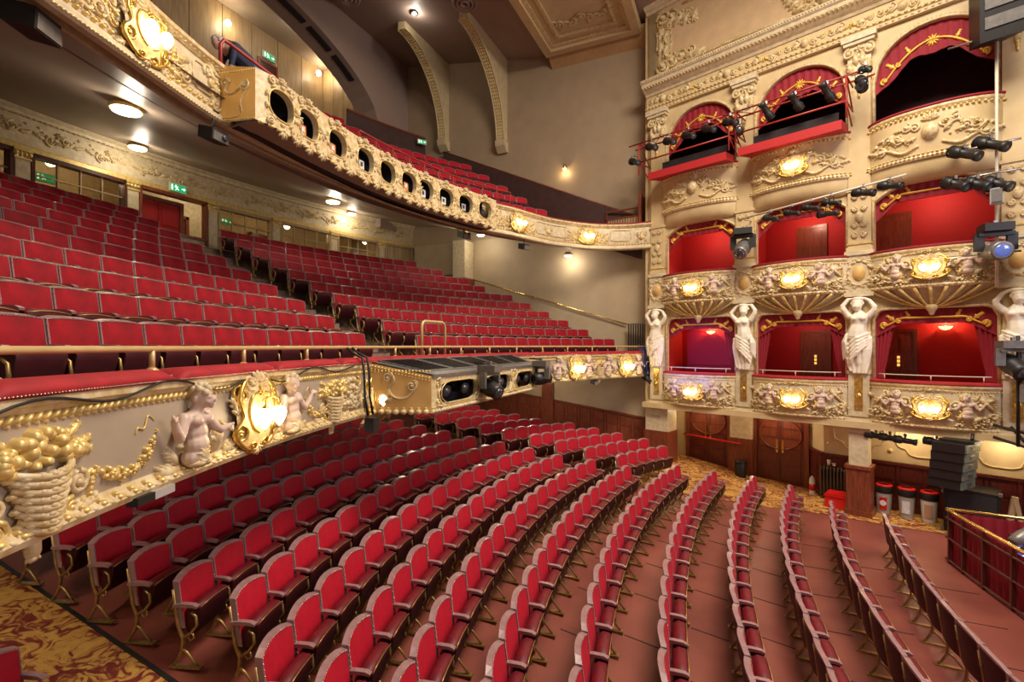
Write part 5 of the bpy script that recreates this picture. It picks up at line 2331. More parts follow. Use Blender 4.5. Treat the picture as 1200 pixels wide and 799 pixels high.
    for mm in parts.values():
        if mm.name.split('.')[0] in ('fascia', 'fan_corbel', 'bowl', 'base_moulding', 'shelf_moulding', 'cushion', 'pendant'):
            bm = bmesh.new()
            bm.from_mesh(mm)
            bmesh.ops.recalc_face_normals(bm, faces=bm.faces)
            bm.to_mesh(mm)
            bm.free()
    return parts


SP1 = SP(2.38, .96, .42, lambda g: .16 * math.sin(math.pi * g) - .12 * (1 - g))
SP2 = SP(5.56, .86, .42, lambda g: .12 * math.sin(math.pi * g) - .10 * (1 - g))
SP3 = SP(8.46, 1.08, .46, lambda g: .10 * math.sin(math.pi * g) - .18 * (1 - g))
PP = [parapet_parts(SP1, .96, tier=0), parapet_parts(SP2, .86, fan=True, tier=1), parapet_parts(SP3, 1.08, bowl=True, tier=2)]
SPS = [(SP1, .96), (SP2, .86), (SP3, 1.08)]
for t in range(3):
    for b in range(3):
        extra = ['with lit lamps', 'with lit lamps and fan shaped corbel', 'with blank shield above a plain bowl' if b != 1 else 'with lit lamps above a plain bowl'][t]
        o = at_bay(thing('box_balcony', f'carved cream {TIERN[t]} box front of the {BAYN[b]} bay, {extra}', 'balcony front', group='box fronts'), b)
        for nm, me in PP[t].items():
            c = link(nm, me, o)
            if 'carving' in nm:
                c['kind'] = 'stuff'
        if t < 2:
            for sg in (-1, 1):
                q = link('putto', PUTTO, o)
                P, n, tt = SPS[t][0](sg * .60, SPS[t][1] * .34)
                q.location = P - n * .03
                q.rotation_euler = (0, 0, math.atan2(n.y, n.x) - math.pi / 2)
                q.scale = (-1.12 * sg, 1.12, 1.12)
                link('hair', PHAIR, q)
        if t < 2 or b == 1:
            P, n, tt = SPS[t][0](0, SPS[t][1] * (.46 if t < 2 else .42))
            w_ = BE * P.x - BN * P.y + UP * P.z + BW(SCN[b], 0, 0)
            sconce(SCON_BOX, w_, -BN, f'gilt wall light with two lit lamps on the {TIERN[t]} box front of the {BAYN[b]} bay', 3.5, 'box front wall lights')

# ---- box furniture: pelmets, curtains, doors, lamps
pel = []
for t, (f, zb) in enumerate(((top1, Z1), (top2, Z2), (top3, Z3))):
    mb = MB()
    rows = []
    for k in range(57):
        x = -HWO + 2 * HWO * k / 56
        kx = x / HWO
        zt = f(x) + .02
        if t == 0:
            zl = T1 - .34 - .30 * max(0, abs(kx) - .55) / .45
        elif t == 1:
            zl = T2 - .36 - .42 * max(0, abs(kx) - .62) / .38
        else:
            zl = T3 - .62 - .06 * math.cos(kx * 9) - .72 * abs(kx) ** 1.8
        yw = -.10 + .012 * math.sin(k * 1.35)
        rows.append([(x, yw, zt), (x, yw + .006 * math.sin(k * 2.2), (zt + zl) / 2), (x, yw, min(zl, zt - .05))])
    mb.grid(rows)
    rows = [[(a[0], a[1] - .05, a[2]), (c[0], c[1] - .05, c[2]), c] for a, b_, c in rows]
    mb.grid(rows)
    m1 = mb.mesh('pelmet_cloth')
    m1.materials.append(MATS['red_drape'])
    S = lambda p, q: (V((p, -.085, q)), V((0, 1, 0)), V((1, 0, 0)))
    R = Rel(S)
    zc = {0: T1 - .20, 1: T2 - .20, 2: T3 - .36}[t]
    wq_ = lambda x: zc - (.20 * max(0, abs(x) - .62) / .38 if t == 0 else .26 * max(0, abs(x) - .66) / .34 if t == 1 else .70 * abs(x) ** 1.9)
    pts = [(HWO * .84 * x, wq_(x)) for x in [-1 + 2 * k / 16 for k in range(17)]]
    R.curve(R.c, pts, [.020, .034, .024, .034, .020], .1, 5, 2)
    for sg in (-1, 1):
        R.scroll(R.c, sg * HWO * .84, wq_(1) + .04, .08, -1.57, sg, 1.3, .028)
        R.scroll(R.c, sg * HWO * .58, wq_(.66) - .05, .06, 1.57, -sg, 1.2, .024)
        R.leaf(R.c, sg * HWO * .64, wq_(.75), .24, (.7 if sg > 0 else 2.44), .5, .012, 2)
        R.leaf(R.c, sg * HWO * .38, wq_(.45), .19, (1.1 if sg > 0 else 2.04), .5, .012, 2)
    if t == 2:
        R.shell(R.c, 0, zc - .02, .13, .4, 2.74, 5, .015)
        R.shell(R.c, 0, zc - .02, .13, 3.6, 5.8, 5, .015)
    m2 = R.c.mesh('gold_embroidery')
    m2.materials.append(MATS['embroidery'])
    pel.append((m1, m2))


def curtain_mesh(z0, z1):
    mb = MB()
    rows = []
    for k in range(25):
        f = k / 24
        r_ = []
        for j in range(9):
            g = j / 8
            tie = .42 + .58 * (1 - g) ** 1.2
            if g > .8:
                tie = .42 + .2 * (g - .8)
            r_.append((f * .42 * tie, -.14 + .028 * math.sin(f * 26) * tie, z1 + (z0 - z1) * g))
        rows.append(r_)
    mb.grid(rows)
    m = mb.mesh('curtain')
    m.materials.append(MATS['red_drape'])
    return m


cur = [curtain_mesh(Z1 + .05, T1 - .05), curtain_mesh(Z2 + .02, T2 - .1), curtain_mesh(Z3 + .02, T3 - .5)]


def door_mesh(zb, h=1.95, w=.62):
    ms = {}
    mb = MB()
    mb.box(-w / 2, w / 2, 0, .04, zb, zb + h)
    ms['leaf'] = mb.mesh('leaf')
    mb = MB()
    for a0, a1 in ((-w / 2 + .07, -.03), (.03, w / 2 - .07)):
        for b0, b1 in ((.12, .75), (.85, 1.35), (1.45, h - .1)):
            mb.box(a0, a1, .04, .055, zb + b0, zb + b1)
    ms['door_panels'] = mb.mesh('door_panels')
    mb = MB()
    mb.box(-w / 2 - .08, -w / 2, 0, .06, zb, zb + h + .08)
    mb.box(w / 2, w / 2 + .08, 0, .06, zb, zb + h + .08)
    mb.box(-w / 2, w / 2, 0, .06, zb + h, zb + h + .08)
    ms['door_frame'] = mb.mesh('door_frame')
    for m in ms.values():
        m.materials.append(MATS['mahogany'])
    return ms


DRS = [door_mesh(Z1 - .75), door_mesh(Z2 - .75), door_mesh(Z3 - .75)]
DPOS = {(0, 0): -.92, (0, 1): -.05, (0, 2): .78, (1, 0): -.92, (1, 1): .05, (1, 2): .90}
dn = 6
for b in range(3):
    for t in range(3):
        o = at_bay(thing('box_pelmet', f'red pelmet with gold embroidery over the {TIERN[t]} box of the {BAYN[b]} bay', 'pelmet', group='box pelmets'), b)
        link('pelmet_cloth', pel[t][0], o)
        c = link('gold_embroidery', pel[t][1], o)
        c['kind'] = 'stuff'
        if (t, b) in ((0, 2), (0, 1), (0, 0)):
            for sg in (-1, 1):
                if (b == 0 and sg == 1):
                    continue
                c = link('box_curtain', cur[t])
                at_bay(c, b)
                c.location = BW(SCN[b] + sg * HWO, 0, 0)
                c.scale = (-sg, 1, 1)
                tag(c, f'gathered red curtain at the {("rear" if sg > 0 else "stage")} side of {TIERN[t]} box, {BAYN[b]} bay', 'curtain', 'box curtains')
        if (t, b) in DPOS:
            dn += 1
            d = struct(empty(f'door_{dn}'), f'panelled red door inside the {TIERN[t]} box of the {BAYN[b]} bay')
            d.location = BW(SCN[b] + DPOS[(t, b)], 1.55, 0)
            d.rotation_euler = (0, 0, RZB)
            for nm, me in DRS[t].items():
                link(nm, me, d)
            if t == 0:
                mb = MB()
                for k in range(3):
                    mb.box(-.03, .03, .05, .062, Z1 - .75 + 1.05 + .10 * k, Z1 - .75 + 1.12 + .10 * k)
                mb.build('finger_plate', 'yellow_label_glow', d)
        # brass rail on the lowest boxes
        if t == 0:
            o = at_bay(thing('box_rail', f'thin brass rail on the lowest box of the {BAYN[b]} bay', 'rail', group='box rails'), b)
            mb = MB()
            pth = [V((p, SP1(p, .96)[0].y - .16, 3.52)) for p in [-.98 + 1.96 * k / 16 for k in range(17)]]
            mb.tube(pth, .014, 6)
            mb.build('hand_rail', 'pipe_white', o)
            mb = MB()
            for k in (1, 8, 15):
                mb.cyl(pth[k] - UP * .12, pth[k], .012, 6)
            mb.build('post', 'pipe_white', o)
# light inside the boxes: bowl lamps on the back walls below, ceiling lights in the middle tier
for b, x, on in ((0, .25, 1), (2, -.15, 1)):
    o = at_bay(thing('bowl_lamp', f'amber glass bowl lamp on red wall of the {BAYN[b]} lowest box', 'wall lamp', group='box bowl lamps'), b)
    o.location = BW(SCN[b] + x, 1.54, 0)
    mb = MB()
    mb.lathe((0, .12, 4.68), [(.015, -.10), (.06, -.085), (.11, -.05), (.135, -.01), (.14, .0), (.125, .0)], 14)
    mb.build('glass_bowl', 'shade_amber', o)
    for k in range(7):
        mb = MB()
        a = math.pi * (k - 3) / 6.5
        mb.tube([(0, .12, 4.575), (.08 * math.sin(a), .12 + .08 * math.cos(a), 4.60), (.145 * math.sin(a), .12 + .145 * math.cos(a), 4.69)], .007, 5)
        mb.build('rib', 'gold', o)
    mb = MB()
    mb.box(-.03, .03, 0, .10, 4.60, 4.66)
    mb.build('bracket', 'gold', o)
    point_light('bowl_lamp_bulb', (0, .16, 4.86), 24, (1.0, .45, .2), .05, o)
for b in range(3):
    o = point_light('box_ceiling_bulb', (0, -.7, 7.9), 26, (1.0, .62, .42), .08)
    at_bay(o, b)
    o.location = BW(SCN[b], .75, 7.85)
    if b == 1:
        o = point_light('box_ceiling_bulb', (0, 0, 0), 12, (1.0, .6, .5), .08)
        o.location = BW(SCN[b], .75, 4.95)

# ---- piers: ground pillar, pedestal and caryatid, roundel, panelled pier, capital


def local(o, s):
    o.location = BW(s, 0, 0)
    o.rotation_euler = (0, 0, RZB)
    return o


def pier_parts():
    P = {}
    mb = MB()
    mb.box(-.27, .27, -.05, .10, 2.30, 2.45)
    mb.box(-.22, .22, -.05, .16, 2.45, 3.55)
    mb.box(-.24, .24, -.05, .18, 3.50, 3.58)
    mb.box(-.28, .28, -.05, .22, 2.30, 2.40)
    P['pedestal'] = (mb, 'ivory')
    mb = MB()
    mb.box(-.085, .085, .16, .185, 2.62, 3.45)
    mb.box(-.05, .05, .185, .20, 2.70, 3.36)
    mb.dome((0, .185, 2.95), (.07, 0, 0), (0, 0, .1), (0, .04, 0), 8)
    P['gilt_panel'] = (mb, 'gold')
    mb = MB()
    mb.box(-.22, .22, -.05, .08, 3.55, 5.45)
    P['herm_shaft'] = (mb, 'cream')
    mb = MB()
    mb.box(-.30, .30, -.05, .20, 5.42, 5.52)
    mb.box(-.27, .27, -.05, .14, 5.52, 6.45)
    mb.box(-.30, .30, -.05, .18, 6.45, 6.55)
    P['roundel_block'] = (mb, 'ivory')
    mb = MB()
    mb.dome((0, .14, 6.0), (.15, 0, 0), (0, 0, .20), (0, .07, 0), 16)
    P['gilt_roundel'] = (mb, 'ochre')
    mb = MB()
    mb.box(-.24, .24, -.05, .10, 6.55, 8.10)
    mb.box(-.27, .27, -.05, .13, 6.55, 6.66)
    mb.box(-.27, .27, -.05, .13, 8.05, 8.12)
    mb.box(-.23, .23, -.05, .10, 8.12, 10.85)
    P['shaft'] = (mb, 'cream')
    mb = MB()
    mb.box(-.26, .26, -.05, .125, 6.72, 6.76)
    mb.box(-.25, .25, -.05, .125, 10.80, 10.85)
    P['gilt_band'] = (mb, 'gold_paint')
    mb = MB()
    mb.box(-.24, .24, -.05, .12, 10.85, 11.70)
    mb.box(-.36, .36, -.05, .24, 11.76, 11.90)
    mb.box(-.32, .32, -.05, .20, 11.68, 11.78)
    P['capital'] = (mb, 'ivory')
    S = lambda p, q: (V((p, .13, q)), V((0, 1, 0)), V((1, 0, 0)))
    R = Rel(S)
    for k in range(12):
        a = 2 * math.pi * k / 12
        R.dome(R.c, .23 * math.cos(a), 6.0 + .30 * math.sin(a), .08, .04, a + 1.57, .05)
        R.scroll(R.c, .25 * math.cos(a + .26), 6.0 + .34 * math.sin(a + .26), .055, a, 1 if k % 2 else -1, 1.3, .018)
    for q in (6.95, 7.2, 7.6, 7.9):
        for sg in (-1, 1):
            R.scroll(R.c, sg * .10, q, .07, 1.57, sg, 1.4, .016)
            R.leaf(R.c, sg * .04, q - .05, .16, (.6 if sg > 0 else 2.54), .5, .03, 2)
    R.dome(R.c, 0, 7.40, .085, .13, 0, .04, 10)
    for sg in (-1, 1):     # capital: volutes and acanthus
        R.scroll(R.c, sg * .20, 11.50, .13, 1.57, -sg, 1.6, .035)
        R.leaf(R.c, sg * .14, 10.95, .36, 1.57 + sg * -.25, .6, .07, 3)
        R.leaf(R.c, sg * .05, 11.15, .34, 1.57 + sg * -.1, .6, .08, 3)
        R.garland(R.c, sg * .26, 11.2, sg * .02, 11.0, .10, .04, 8, 5)
    R.flower(R.c, 0, 11.55, .10, .06)
    R.leaf(R.c, 0, 10.86, .30, -1.57, .6, .05, 3)
    P['pier_carving'] = (R.c, 'ivory_pale')
    R.leaf(R.g, 0, 10.62, .2, -1.57, .5, .04, 2)
    R.dome(R.g, 0, 10.40, .03, .06, 0, .04)
    P['gilt_drop'] = (R.g, 'gold_paint')
    out = {}
    for k, (mb, m) in P.items():
        me = mb.mesh(k)
        bm = bmesh.new()
        bm.from_mesh(me)
        bmesh.ops.recalc_face_normals(bm, faces=bm.faces)
        bm.to_mesh(me)
        bm.free()
        me.materials.append(MATS[m])
        out[k] = me
    return out


PPZ = pier_parts()
PN = ['beside the end of the circle', 'between rear and middle boxes', 'between middle and front boxes', 'beyond the front boxes, toward the stage']
for k, s in enumerate(PIERS):
    o = local(thing('box_pier', f'tall cream pier with carved capital {PN[k]}', 'pier', group='piers of the box wall'), s)
    for nm, me in PPZ.items():
        c = link(nm, me, o)
        if 'carving' in nm or 'drop' in nm:
            c['kind'] = 'stuff'
    c = link('caryatid_figure', CARY[k % 2])
    local(c, s)
    c.location = BW(s, -.04, 3.50)
    c.scale = (1.15, 1.1, .98)
    tag(c, f'white draped caryatid with raised arms on the pier {PN[k]}', 'statue', 'caryatids')

# ---- entablature, attic panel, top cornice
ent = empty('trim_30')
struct(ent, 'carved entablature above the boxes')
SL0, SL1 = PITCH * 2 + .42, -PITCH * 2.6


def bsweep(mb, prof, s0=SL0, s1=SL1):
    mb.sweep([(BW(s0, 0, 0), -BN, UP), (BW(s1, 0, 0), -BN, UP)], prof)


mb = MB()
bsweep(mb, [(-.1, 11.90), (.12, 11.90), (.12, 11.99), (.15, 12.01), (.15, 12.06), (.06, 12.08), (.06, 12.48), (-.1, 12.48)])
mb.build('frieze', 'cream', ent)
mb = MB()
bsweep(mb, [(-.1, 12.46), (.10, 12.46), (.14, 12.52), (.22, 12.56), (.38, 12.66), (.40, 12.74), (.46, 12.78), (.48, 12.86), (-.1, 12.90)])
mb.build('cornice_moulding', 'ivory', ent)
mb = MB()
bsweep(mb, [(-.1, 15.2), (.06, 15.2), (.10, 15.26), (.18, 15.30), (.30, 15.40), (.34, 15.55), (-.1, 15.6)])
mb.build('top_cornice', 'ivory', ent)
Sb = lambda y: (lambda p, q: (BW(p, -y, q), -BN, -BE))
R = Rel(Sb(.06))
R.k = 1.6
n_ = 11
for k in range(n_):
    c = SL0 - .6 - k * 1.02
    for sg in (-1, 1):
        R.scroll(R.c, c + sg * .20, 12.25 + .05 * sg, .11, 1.57 * sg, sg, 1.5, .028)
        R.scroll(R.c, c + sg * .40, 12.26, .08, 0, -sg, 1.4, .022)
        R.leaf(R.c, c + sg * .12, 12.18, .24, (.5 if sg > 0 else 2.64), .5, .05, 3)
        R.leaf(R.g, c + sg * .34, 12.34, .16, (-.5 if sg > 0 else 3.64), .5, .035, 2)
    R.dome(R.c, c, 12.26, .11, .13, 0, .08, 10) if k % 2 == 0 else R.shell(R.g, c, 12.2, .15, .3, 2.84, 5, .05)
R.out(ent)
R = Rel(Sb(.16))
R.beads(R.g, SL1, SL0, 12.03, .12, .045, .022, .03)
R.S = Sb(.12)
R.beads(R.c, SL1, SL0, 11.95, .12, .04, .03, .03)
R.S = Sb(.34)
R.beads(R.g, SL1, SL0, 12.64, .10, .026, .03, .05)
R.S = Sb(.47)
R.beads(R.c, SL1, SL0, 12.82, .07, .026, .026, .03)
R.out(ent, names=('bead_row', 'gilt_bead_row'))
# attic wall with its framed panel, corner scrolls and shield
at = empty('wall_attic')
struct(at, 'peach attic wall with gilded scroll frame above the entablature')
mb = MB()
bsweep(mb, [(-.2, 12.8), (.0, 12.8), (.0, 15.6), (-.2, 15.6)])
mb.build('attic_face', 'attic', at)
R = Rel(Sb(.0))
R.k = 1.8
A0, A1 = SL0 - .35, -PITCH * 1.2
for q, e in ((15.05, -1), (13.15, 1)):
    R.curve(R.c, [(A0 - .9, q), (A0 - 2.2, q + e * .06), (1.6, q)], .04, .4, 6, 3)
    R.curve(R.c, [(-.4, q), (-1.6, q + e * .06), (A1 + .9, q)], .04, .4, 6, 3)
R.curve(R.c, [(A0, 13.9), (A0 - .04, 14.2), (A0, 14.5)], .04, .4, 6, 3)
for c, sg in ((A0 - .25, -1), (A1 + .25, 1)):
    for q, e in ((13.3, 1), (14.85, -1)):
        for k in range(4):
            R.scroll(R.c, c + sg * .30 * k, q + e * .06 * k, .25 - .03 * k, k * 1.4, sg * e, 1.6, .06 - .008 * k)
            R.scroll(R.g, c + sg * .30 * k + .1, q + e * .12, .15, k * 1.4 + 2, -sg * e, 1.5, .03)
            R.leaf(R.c, c + sg * .32 * k, q + e * .1, .5, (.4 if sg > 0 else 2.74) * e + .3 * k, .5, .06, 3)
            R.leaf(R.c, c - sg * .02, q + e * (.2 + .22 * k), .42, 1.57 * e + .4 * (-1) ** k, .5, .06, 3)
            R.scroll(R.c, c + sg * .14, q + e * (.3 + .2 * k), .15, k, -sg, 1.4, .02)
# central shield over the cornice
cx = .62
R.dome(R.c, cx, 13.55, .42, .55, 0, .22, 16)
R.dome(R.g, cx, 13.60, .24, .32, 0, .30, 16)
for sg in (-1, 1):
    for k in range(5):
        R.scroll(R.c, cx + sg * (.42 + .06 * k), 13.1 + .26 * k, .17, k * 1.2, sg, 1.5, .05)
        R.leaf(R.c, cx + sg * (.5 + .14 * k), 13.2 + .12 * k, .42, (.2 if sg > 0 else 2.94) + .3 * sg * k, .5, .08, 3)
    R.scroll(R.c, cx + sg * .22, 12.98, .20, 1.57, sg, 1.6, .055)
    R.leaf(R.c, cx + sg * .1, 12.92, .4, -1.57 + .5 * sg, .5, .07, 3)
R.out(at)

# ------------------------------------------------------------------ GROUND LEVEL UNDER THE BOXES
mb = MB()
mb.prism([(SL0, 2.18), (SL1, 2.18), (SL1, 2.34), (SL0, 2.34)], lambda a, b_, d: BW(a, d, b_), -.34, 1.9)
struct(mb.build('ceiling_under_boxes', 'cream'), 'cream slab under the lowest boxes')
# end pier block
o = thing('end_pier_block', 'cream block above timber panelling at the end of the circle', 'pier')
mb = MB()
mb.prism([(PITCH * 2 - .36, 1.42), (PITCH * 2 + .42, 1.42), (PITCH * 2 + .42, 2.2), (PITCH * 2 - .36, 2.2)], lambda a, b_, d: BW(a, d, b_), -.12, .5)
mb.build('plaster_block', 'ivory', o)
mb = MB()
mb.prism([(PITCH * 2 - .12, 1.86), (PITCH * 2 + .2, 1.86), (PITCH * 2 + .2, 1.92), (PITCH * 2 - .12, 1.92)], lambda a, b_, d: BW(a, d, b_), -.14, -.11)
mb.build('slot', 'taupe', o)
mb = MB()
mb.prism([(PITCH * 2 - .40, .2), (PITCH * 2 + .46, .2), (PITCH * 2 + .46, 1.42), (PITCH * 2 - .40, 1.42)], lambda a, b_, d: BW(a, d, b_), -.16, .5)
mb.build('timber_base', 'mahogany', o)
WB = 1.65
mb = MB()
mb.prism([(PITCH * 2 + .4, 0), (1.45, 0), (1.45, 2.3), (PITCH * 2 + .4, 2.3)], lambda a, b_, d: BW(a, d, b_), WB + .02, WB + .1)
a, b_ = BW(1.45, WB, 0), BW(1.0, 1.0, 0)
mb.quad(a, b_, b_ + UP * 2.3, a + UP * 2.3)
mb.prism([(1.0, 0), (SL1, 0), (SL1, 2.3), (1.0, 2.3)], lambda a, b_, d: BW(a, d, b_), 1.0, 1.1)
struct(mb.build('wall_under_boxes', 'wall_cream'), 'cream wall under the boxes above dark panelling')
# pier at the back between the two double doors
o = thing('wall_pier', 'cream wall pier with timber base between the two double doors', 'pier')
mb = MB()
mb.prism([(3.05, 1.25), (3.70, 1.25), (3.70, 2.2), (3.05, 2.2)], lambda a, b_, d: BW(a, d, b_), WB - .28, WB)
mb.build('shaft', 'ivory', o)
mb = MB()
mb.prism([(3.02, .05), (3.73, .05), (3.73, 1.25), (3.02, 1.25)], lambda a, b_, d: BW(a, d, b_), WB - .31, WB)
mb.build('timber_base', 'mahogany', o)


def dbl_door(name, label, s0, s1, zb, open_=False, arch=True):
    r_ = struct(empty(name), label)
    w2 = (s1 - s0) / 2
    Q = lambda a, b_, d: BW(a, WB - d, b_)
    for j in range(2):
        a0, a1 = s0 + w2 * j + .01, s0 + w2 * (j + 1) - .01
        mb = MB()
        mb.prism([(a0, zb), (a1, zb), (a1, zb + 2.1), (a0, zb + 2.1)], Q, 0, .05)
        lf = mb.build('leaf', 'door_red', r_)
        for b0, b1 in ((.12, .55), (.62, 1.02)):
            mb = MB()
            mb.prism([(a0 + .09, zb + b0), (a1 - .09, zb + b0), (a1 - .09, zb + b1), (a0 + .09, zb + b1)], Q, .05, .07)
            mb.build('panel', 'door_red', lf)
        # round-headed carved light in the upper half
        for q in range(3):
            mb = MB()
            b0 = 1.12 + .29 * q
            mb.prism([(a0 + .09, zb + b0), (a1 - .09, zb + b0), (a1 - .09, zb + b0 + .24), (a0 + .09, zb + b0 + .24)], Q, .05, .065)
            mb.build('panel', 'mahogany', lf)
        mb = MB()
        c = (s0 + s1) / 2
        pth = []
        for k in range(13):
            t = math.pi * k / 12 + math.pi / 2 * (1 if j else -1)
            pth.append(Q(c + math.cos(t) * (w2 - .07), zb + 1.52 + math.sin(t) * .47, .075))
        mb.tube(pth, .022, 6)
        mb.build('carved_arc', 'mahogany', lf)
        mb = MB()
        e = a1 - .07 if j == 0 else a0 + .07
        mb.prism([(e - .03, zb + .95), (e + .03, zb + .95), (e + .03, zb + 1.35), (e - .03, zb + 1.35)], Q, .055, .085)
        mb.build('push_plate', 'brass', lf)
    mb = MB()
    for a0, a1, b0, b1 in ((s0 - .12, s0, 0, 2.2), (s1, s1 + .12, 0, 2.2), (s0 - .12, s1 + .12, 2.1, 2.22)):
        mb.prism([(a0, zb + b0), (a1, zb + b0), (a1, zb + b1), (a0, zb + b1)], Q, -.0, .10)
    mb.build('frame', 'mahogany', r_)
    return r_


dbl_door('door_20', 'carved dark double doors below the rear box, red bar across', 3.85, 5.15, .17)
dbl_door('door_21', 'carved red double doors below the middle box', 1.62, 2.95, -.02)
o = thing('red_barrier', 'bright red bar across the rear double doors', 'barrier')
mb = MB()
mb.tube([BW(3.35, WB - .34, 1.08), BW(5.2, WB - .40, 1.18)], .03, 8)
mb.build('bar', 'red_plastic', o)
mb = MB()
for s_, z_ in ((3.36, 1.08), (5.19, 1.18)):
    mb.cyl(BW(s_, WB - .36, z_), BW(s_, WB - .05, z_), .02, 6)
mb.build('bracket', 'black', o)
pa, pb = BW(.98, .98, 0), BW(SL1, .98, 0)
panelling('wall_box_wainscot', 'dark framed panelling behind the bins', (pa.x, pa.y), (pb.x, pb.y), 0, 0, 1.18, 15, 'door_red', out=tuple(-BN))
pa, pb = BW(1.45, WB - .02, 0), BW(.98, .98, 0)
panelling('wall_corner_wainscot', 'dark panelling on the angled wall beside the double doors', (pa.x, pa.y), (pb.x, pb.y), 0, 0, 1.18, 2, 'door_red', out=tuple((-(BN * .6) + BE * .8).normalized()))
# plaster frames on the wall above
R = Rel(lambda p, q: (BW(p, .995, q), -BN, -BE))
for k in range(4):
    c = .2 - 1.35 * k
    for sg in (-1, 1):
        R.curve(R.c, [(c + sg * .55, 2.15), (c + sg * .55, 1.75), (c + sg * .48, 1.62), (c + sg * .36, 1.58), (c + sg * .30, 1.47), (c + sg * .16, 1.42), (c, 1.42)], .022, .4, 6, 4)
    R.dome(R.c, c + .675, 1.50, .06, .06, 0, .04, 8)
o = R.c.build('trim_31', 'ivory_pale', fix=False)
struct(o, 'scrolled plaster frames on the wall behind the bins')
# downlights under the slab; all but the middle-door one added to brighten
for k, (s_, w_) in enumerate(((2.3, .95), (4.6, .9), (-.9, .55), (-2.6, .55))):
    o = thing('slab_downlight', ['small lit downlight above the middle double doors', 'added small downlight above the rear double doors', 'added small downlight above the litter bins', 'added small downlight above the flight case'][k], 'ceiling lamp', BW(s_, w_, 2.18), group='downlights under the boxes')
    mb = MB()
    mb.lathe((0, 0, 0), [(.07, .02), (.075, -.02), (.05, -.025)], 12)
    mb.build('rim', 'brass', o)
    mb = MB()
    mb.lathe((0, 0, -.012), [(.05, 0), (.03, -.012), (.005, -.015)], 12)
    mb.build('diffuser', 'bulb', o)
    point_light('slab_downlight_bulb', (0, 0, -.14), 14, (1.0, .78, .5), .05, o)
# free-standing pillar
o = local(thing('square_pillar', 'square pillar, timber below and cream above, beside the red box', 'pillar'), 0.0)
mb = MB()
mb.box(-.25, .25, -.25, .25, 0, 1.22)
mb.box(-.29, .29, -.29, .29, 0, .14)
mb.box(-.28, .28, -.28, .28, 1.16, 1.24)
mb.build('timber_base', 'mahogany', o)
mb = MB()
mb.box(-.20, .20, -.20, .20, 1.24, 2.2)
mb.box(-.25, .25, -.25, .25, 2.06, 2.2)
mb.build('shaft', 'ivory', o)

# ------------------------------------------------------------------ CEILING FEATURES
# framed ceiling panel beside the boxes
cp = thing('ceiling_panel', 'sunken ceiling panel framed in cream mouldings with scroll corners', 'ceiling panel')
zc_ = 15.02
mb = MB()
pu0, pu1, pv0, pv1 = -6.35, -2.9, 7.0, 17.0
mb.box(pu0 + .5, pu1 - .4, pv0, pv1 - .5, zc_ + .10, zc_ + .2)
mb.build('field', 'panel_field', cp)
for (w0, w1, za, zb2, m) in ((0, .28, zc_ - .12, zc_ + .25, 'cream'), (.28, .42, zc_ - .02, zc_ + .25, 'ivory_pale'), (.42, .66, zc_ + .06, zc_ + .3, 'cream'), (.66, .76, zc_ + .0, zc_ + .3, 'ivory_pale')):
    mb = MB()
    mb.box(pu0 + w0, pu0 + w1, pv0, pv1 - w0, za, zb2)
    mb.box(pu1 - w1, pu1 - w0, pv0, pv1 - w0, za, zb2)
    mb.box(pu0 + w1 + .002, pu1 - w1 - .002, pv1 - w1, pv1 - w0, za, zb2)
    mb.build('frame_moulding', m, cp)
Sc = lambda p, q: (V((p, q, zc_ + .09)), V((0, 0, -1)), V((1, 0, 0)))


class RelC(Rel):
    def fr(self, p, q):
        P, n, t = self.S(p, q)
        return P, n, t, V((0, 1, 0))


R = RelC(Sc)
for c in (-5.1, -4.1):
    for sg in (-1, 1):
        for k in range(3):
            R.scroll(R.c, c + sg * .2 * (k + .4), 15.75 - .1 * k, .15, k * 1.5, sg, 1.5, .035)
            R.leaf(R.c, c + sg * .15 * k, 15.7, .34, (.4 if sg > 0 else 2.74) - .5 * k, .5, .05, 3)
R.out(cp)
mb = MB()     # cove from the panel down to the side wall
mb.prism([(-6.3, 0), (-1.6, 0), (-1.6, 1), (-6.3, 1)], lambda a, b_, d: V((a, 16.95 + .6 * d, (zc_ - .35 + .25 * b_) if d > .5 else (zc_ + .05 + .12 * b_))), 0, 1)
mb.build('cove', 'ochre_dull', cp)
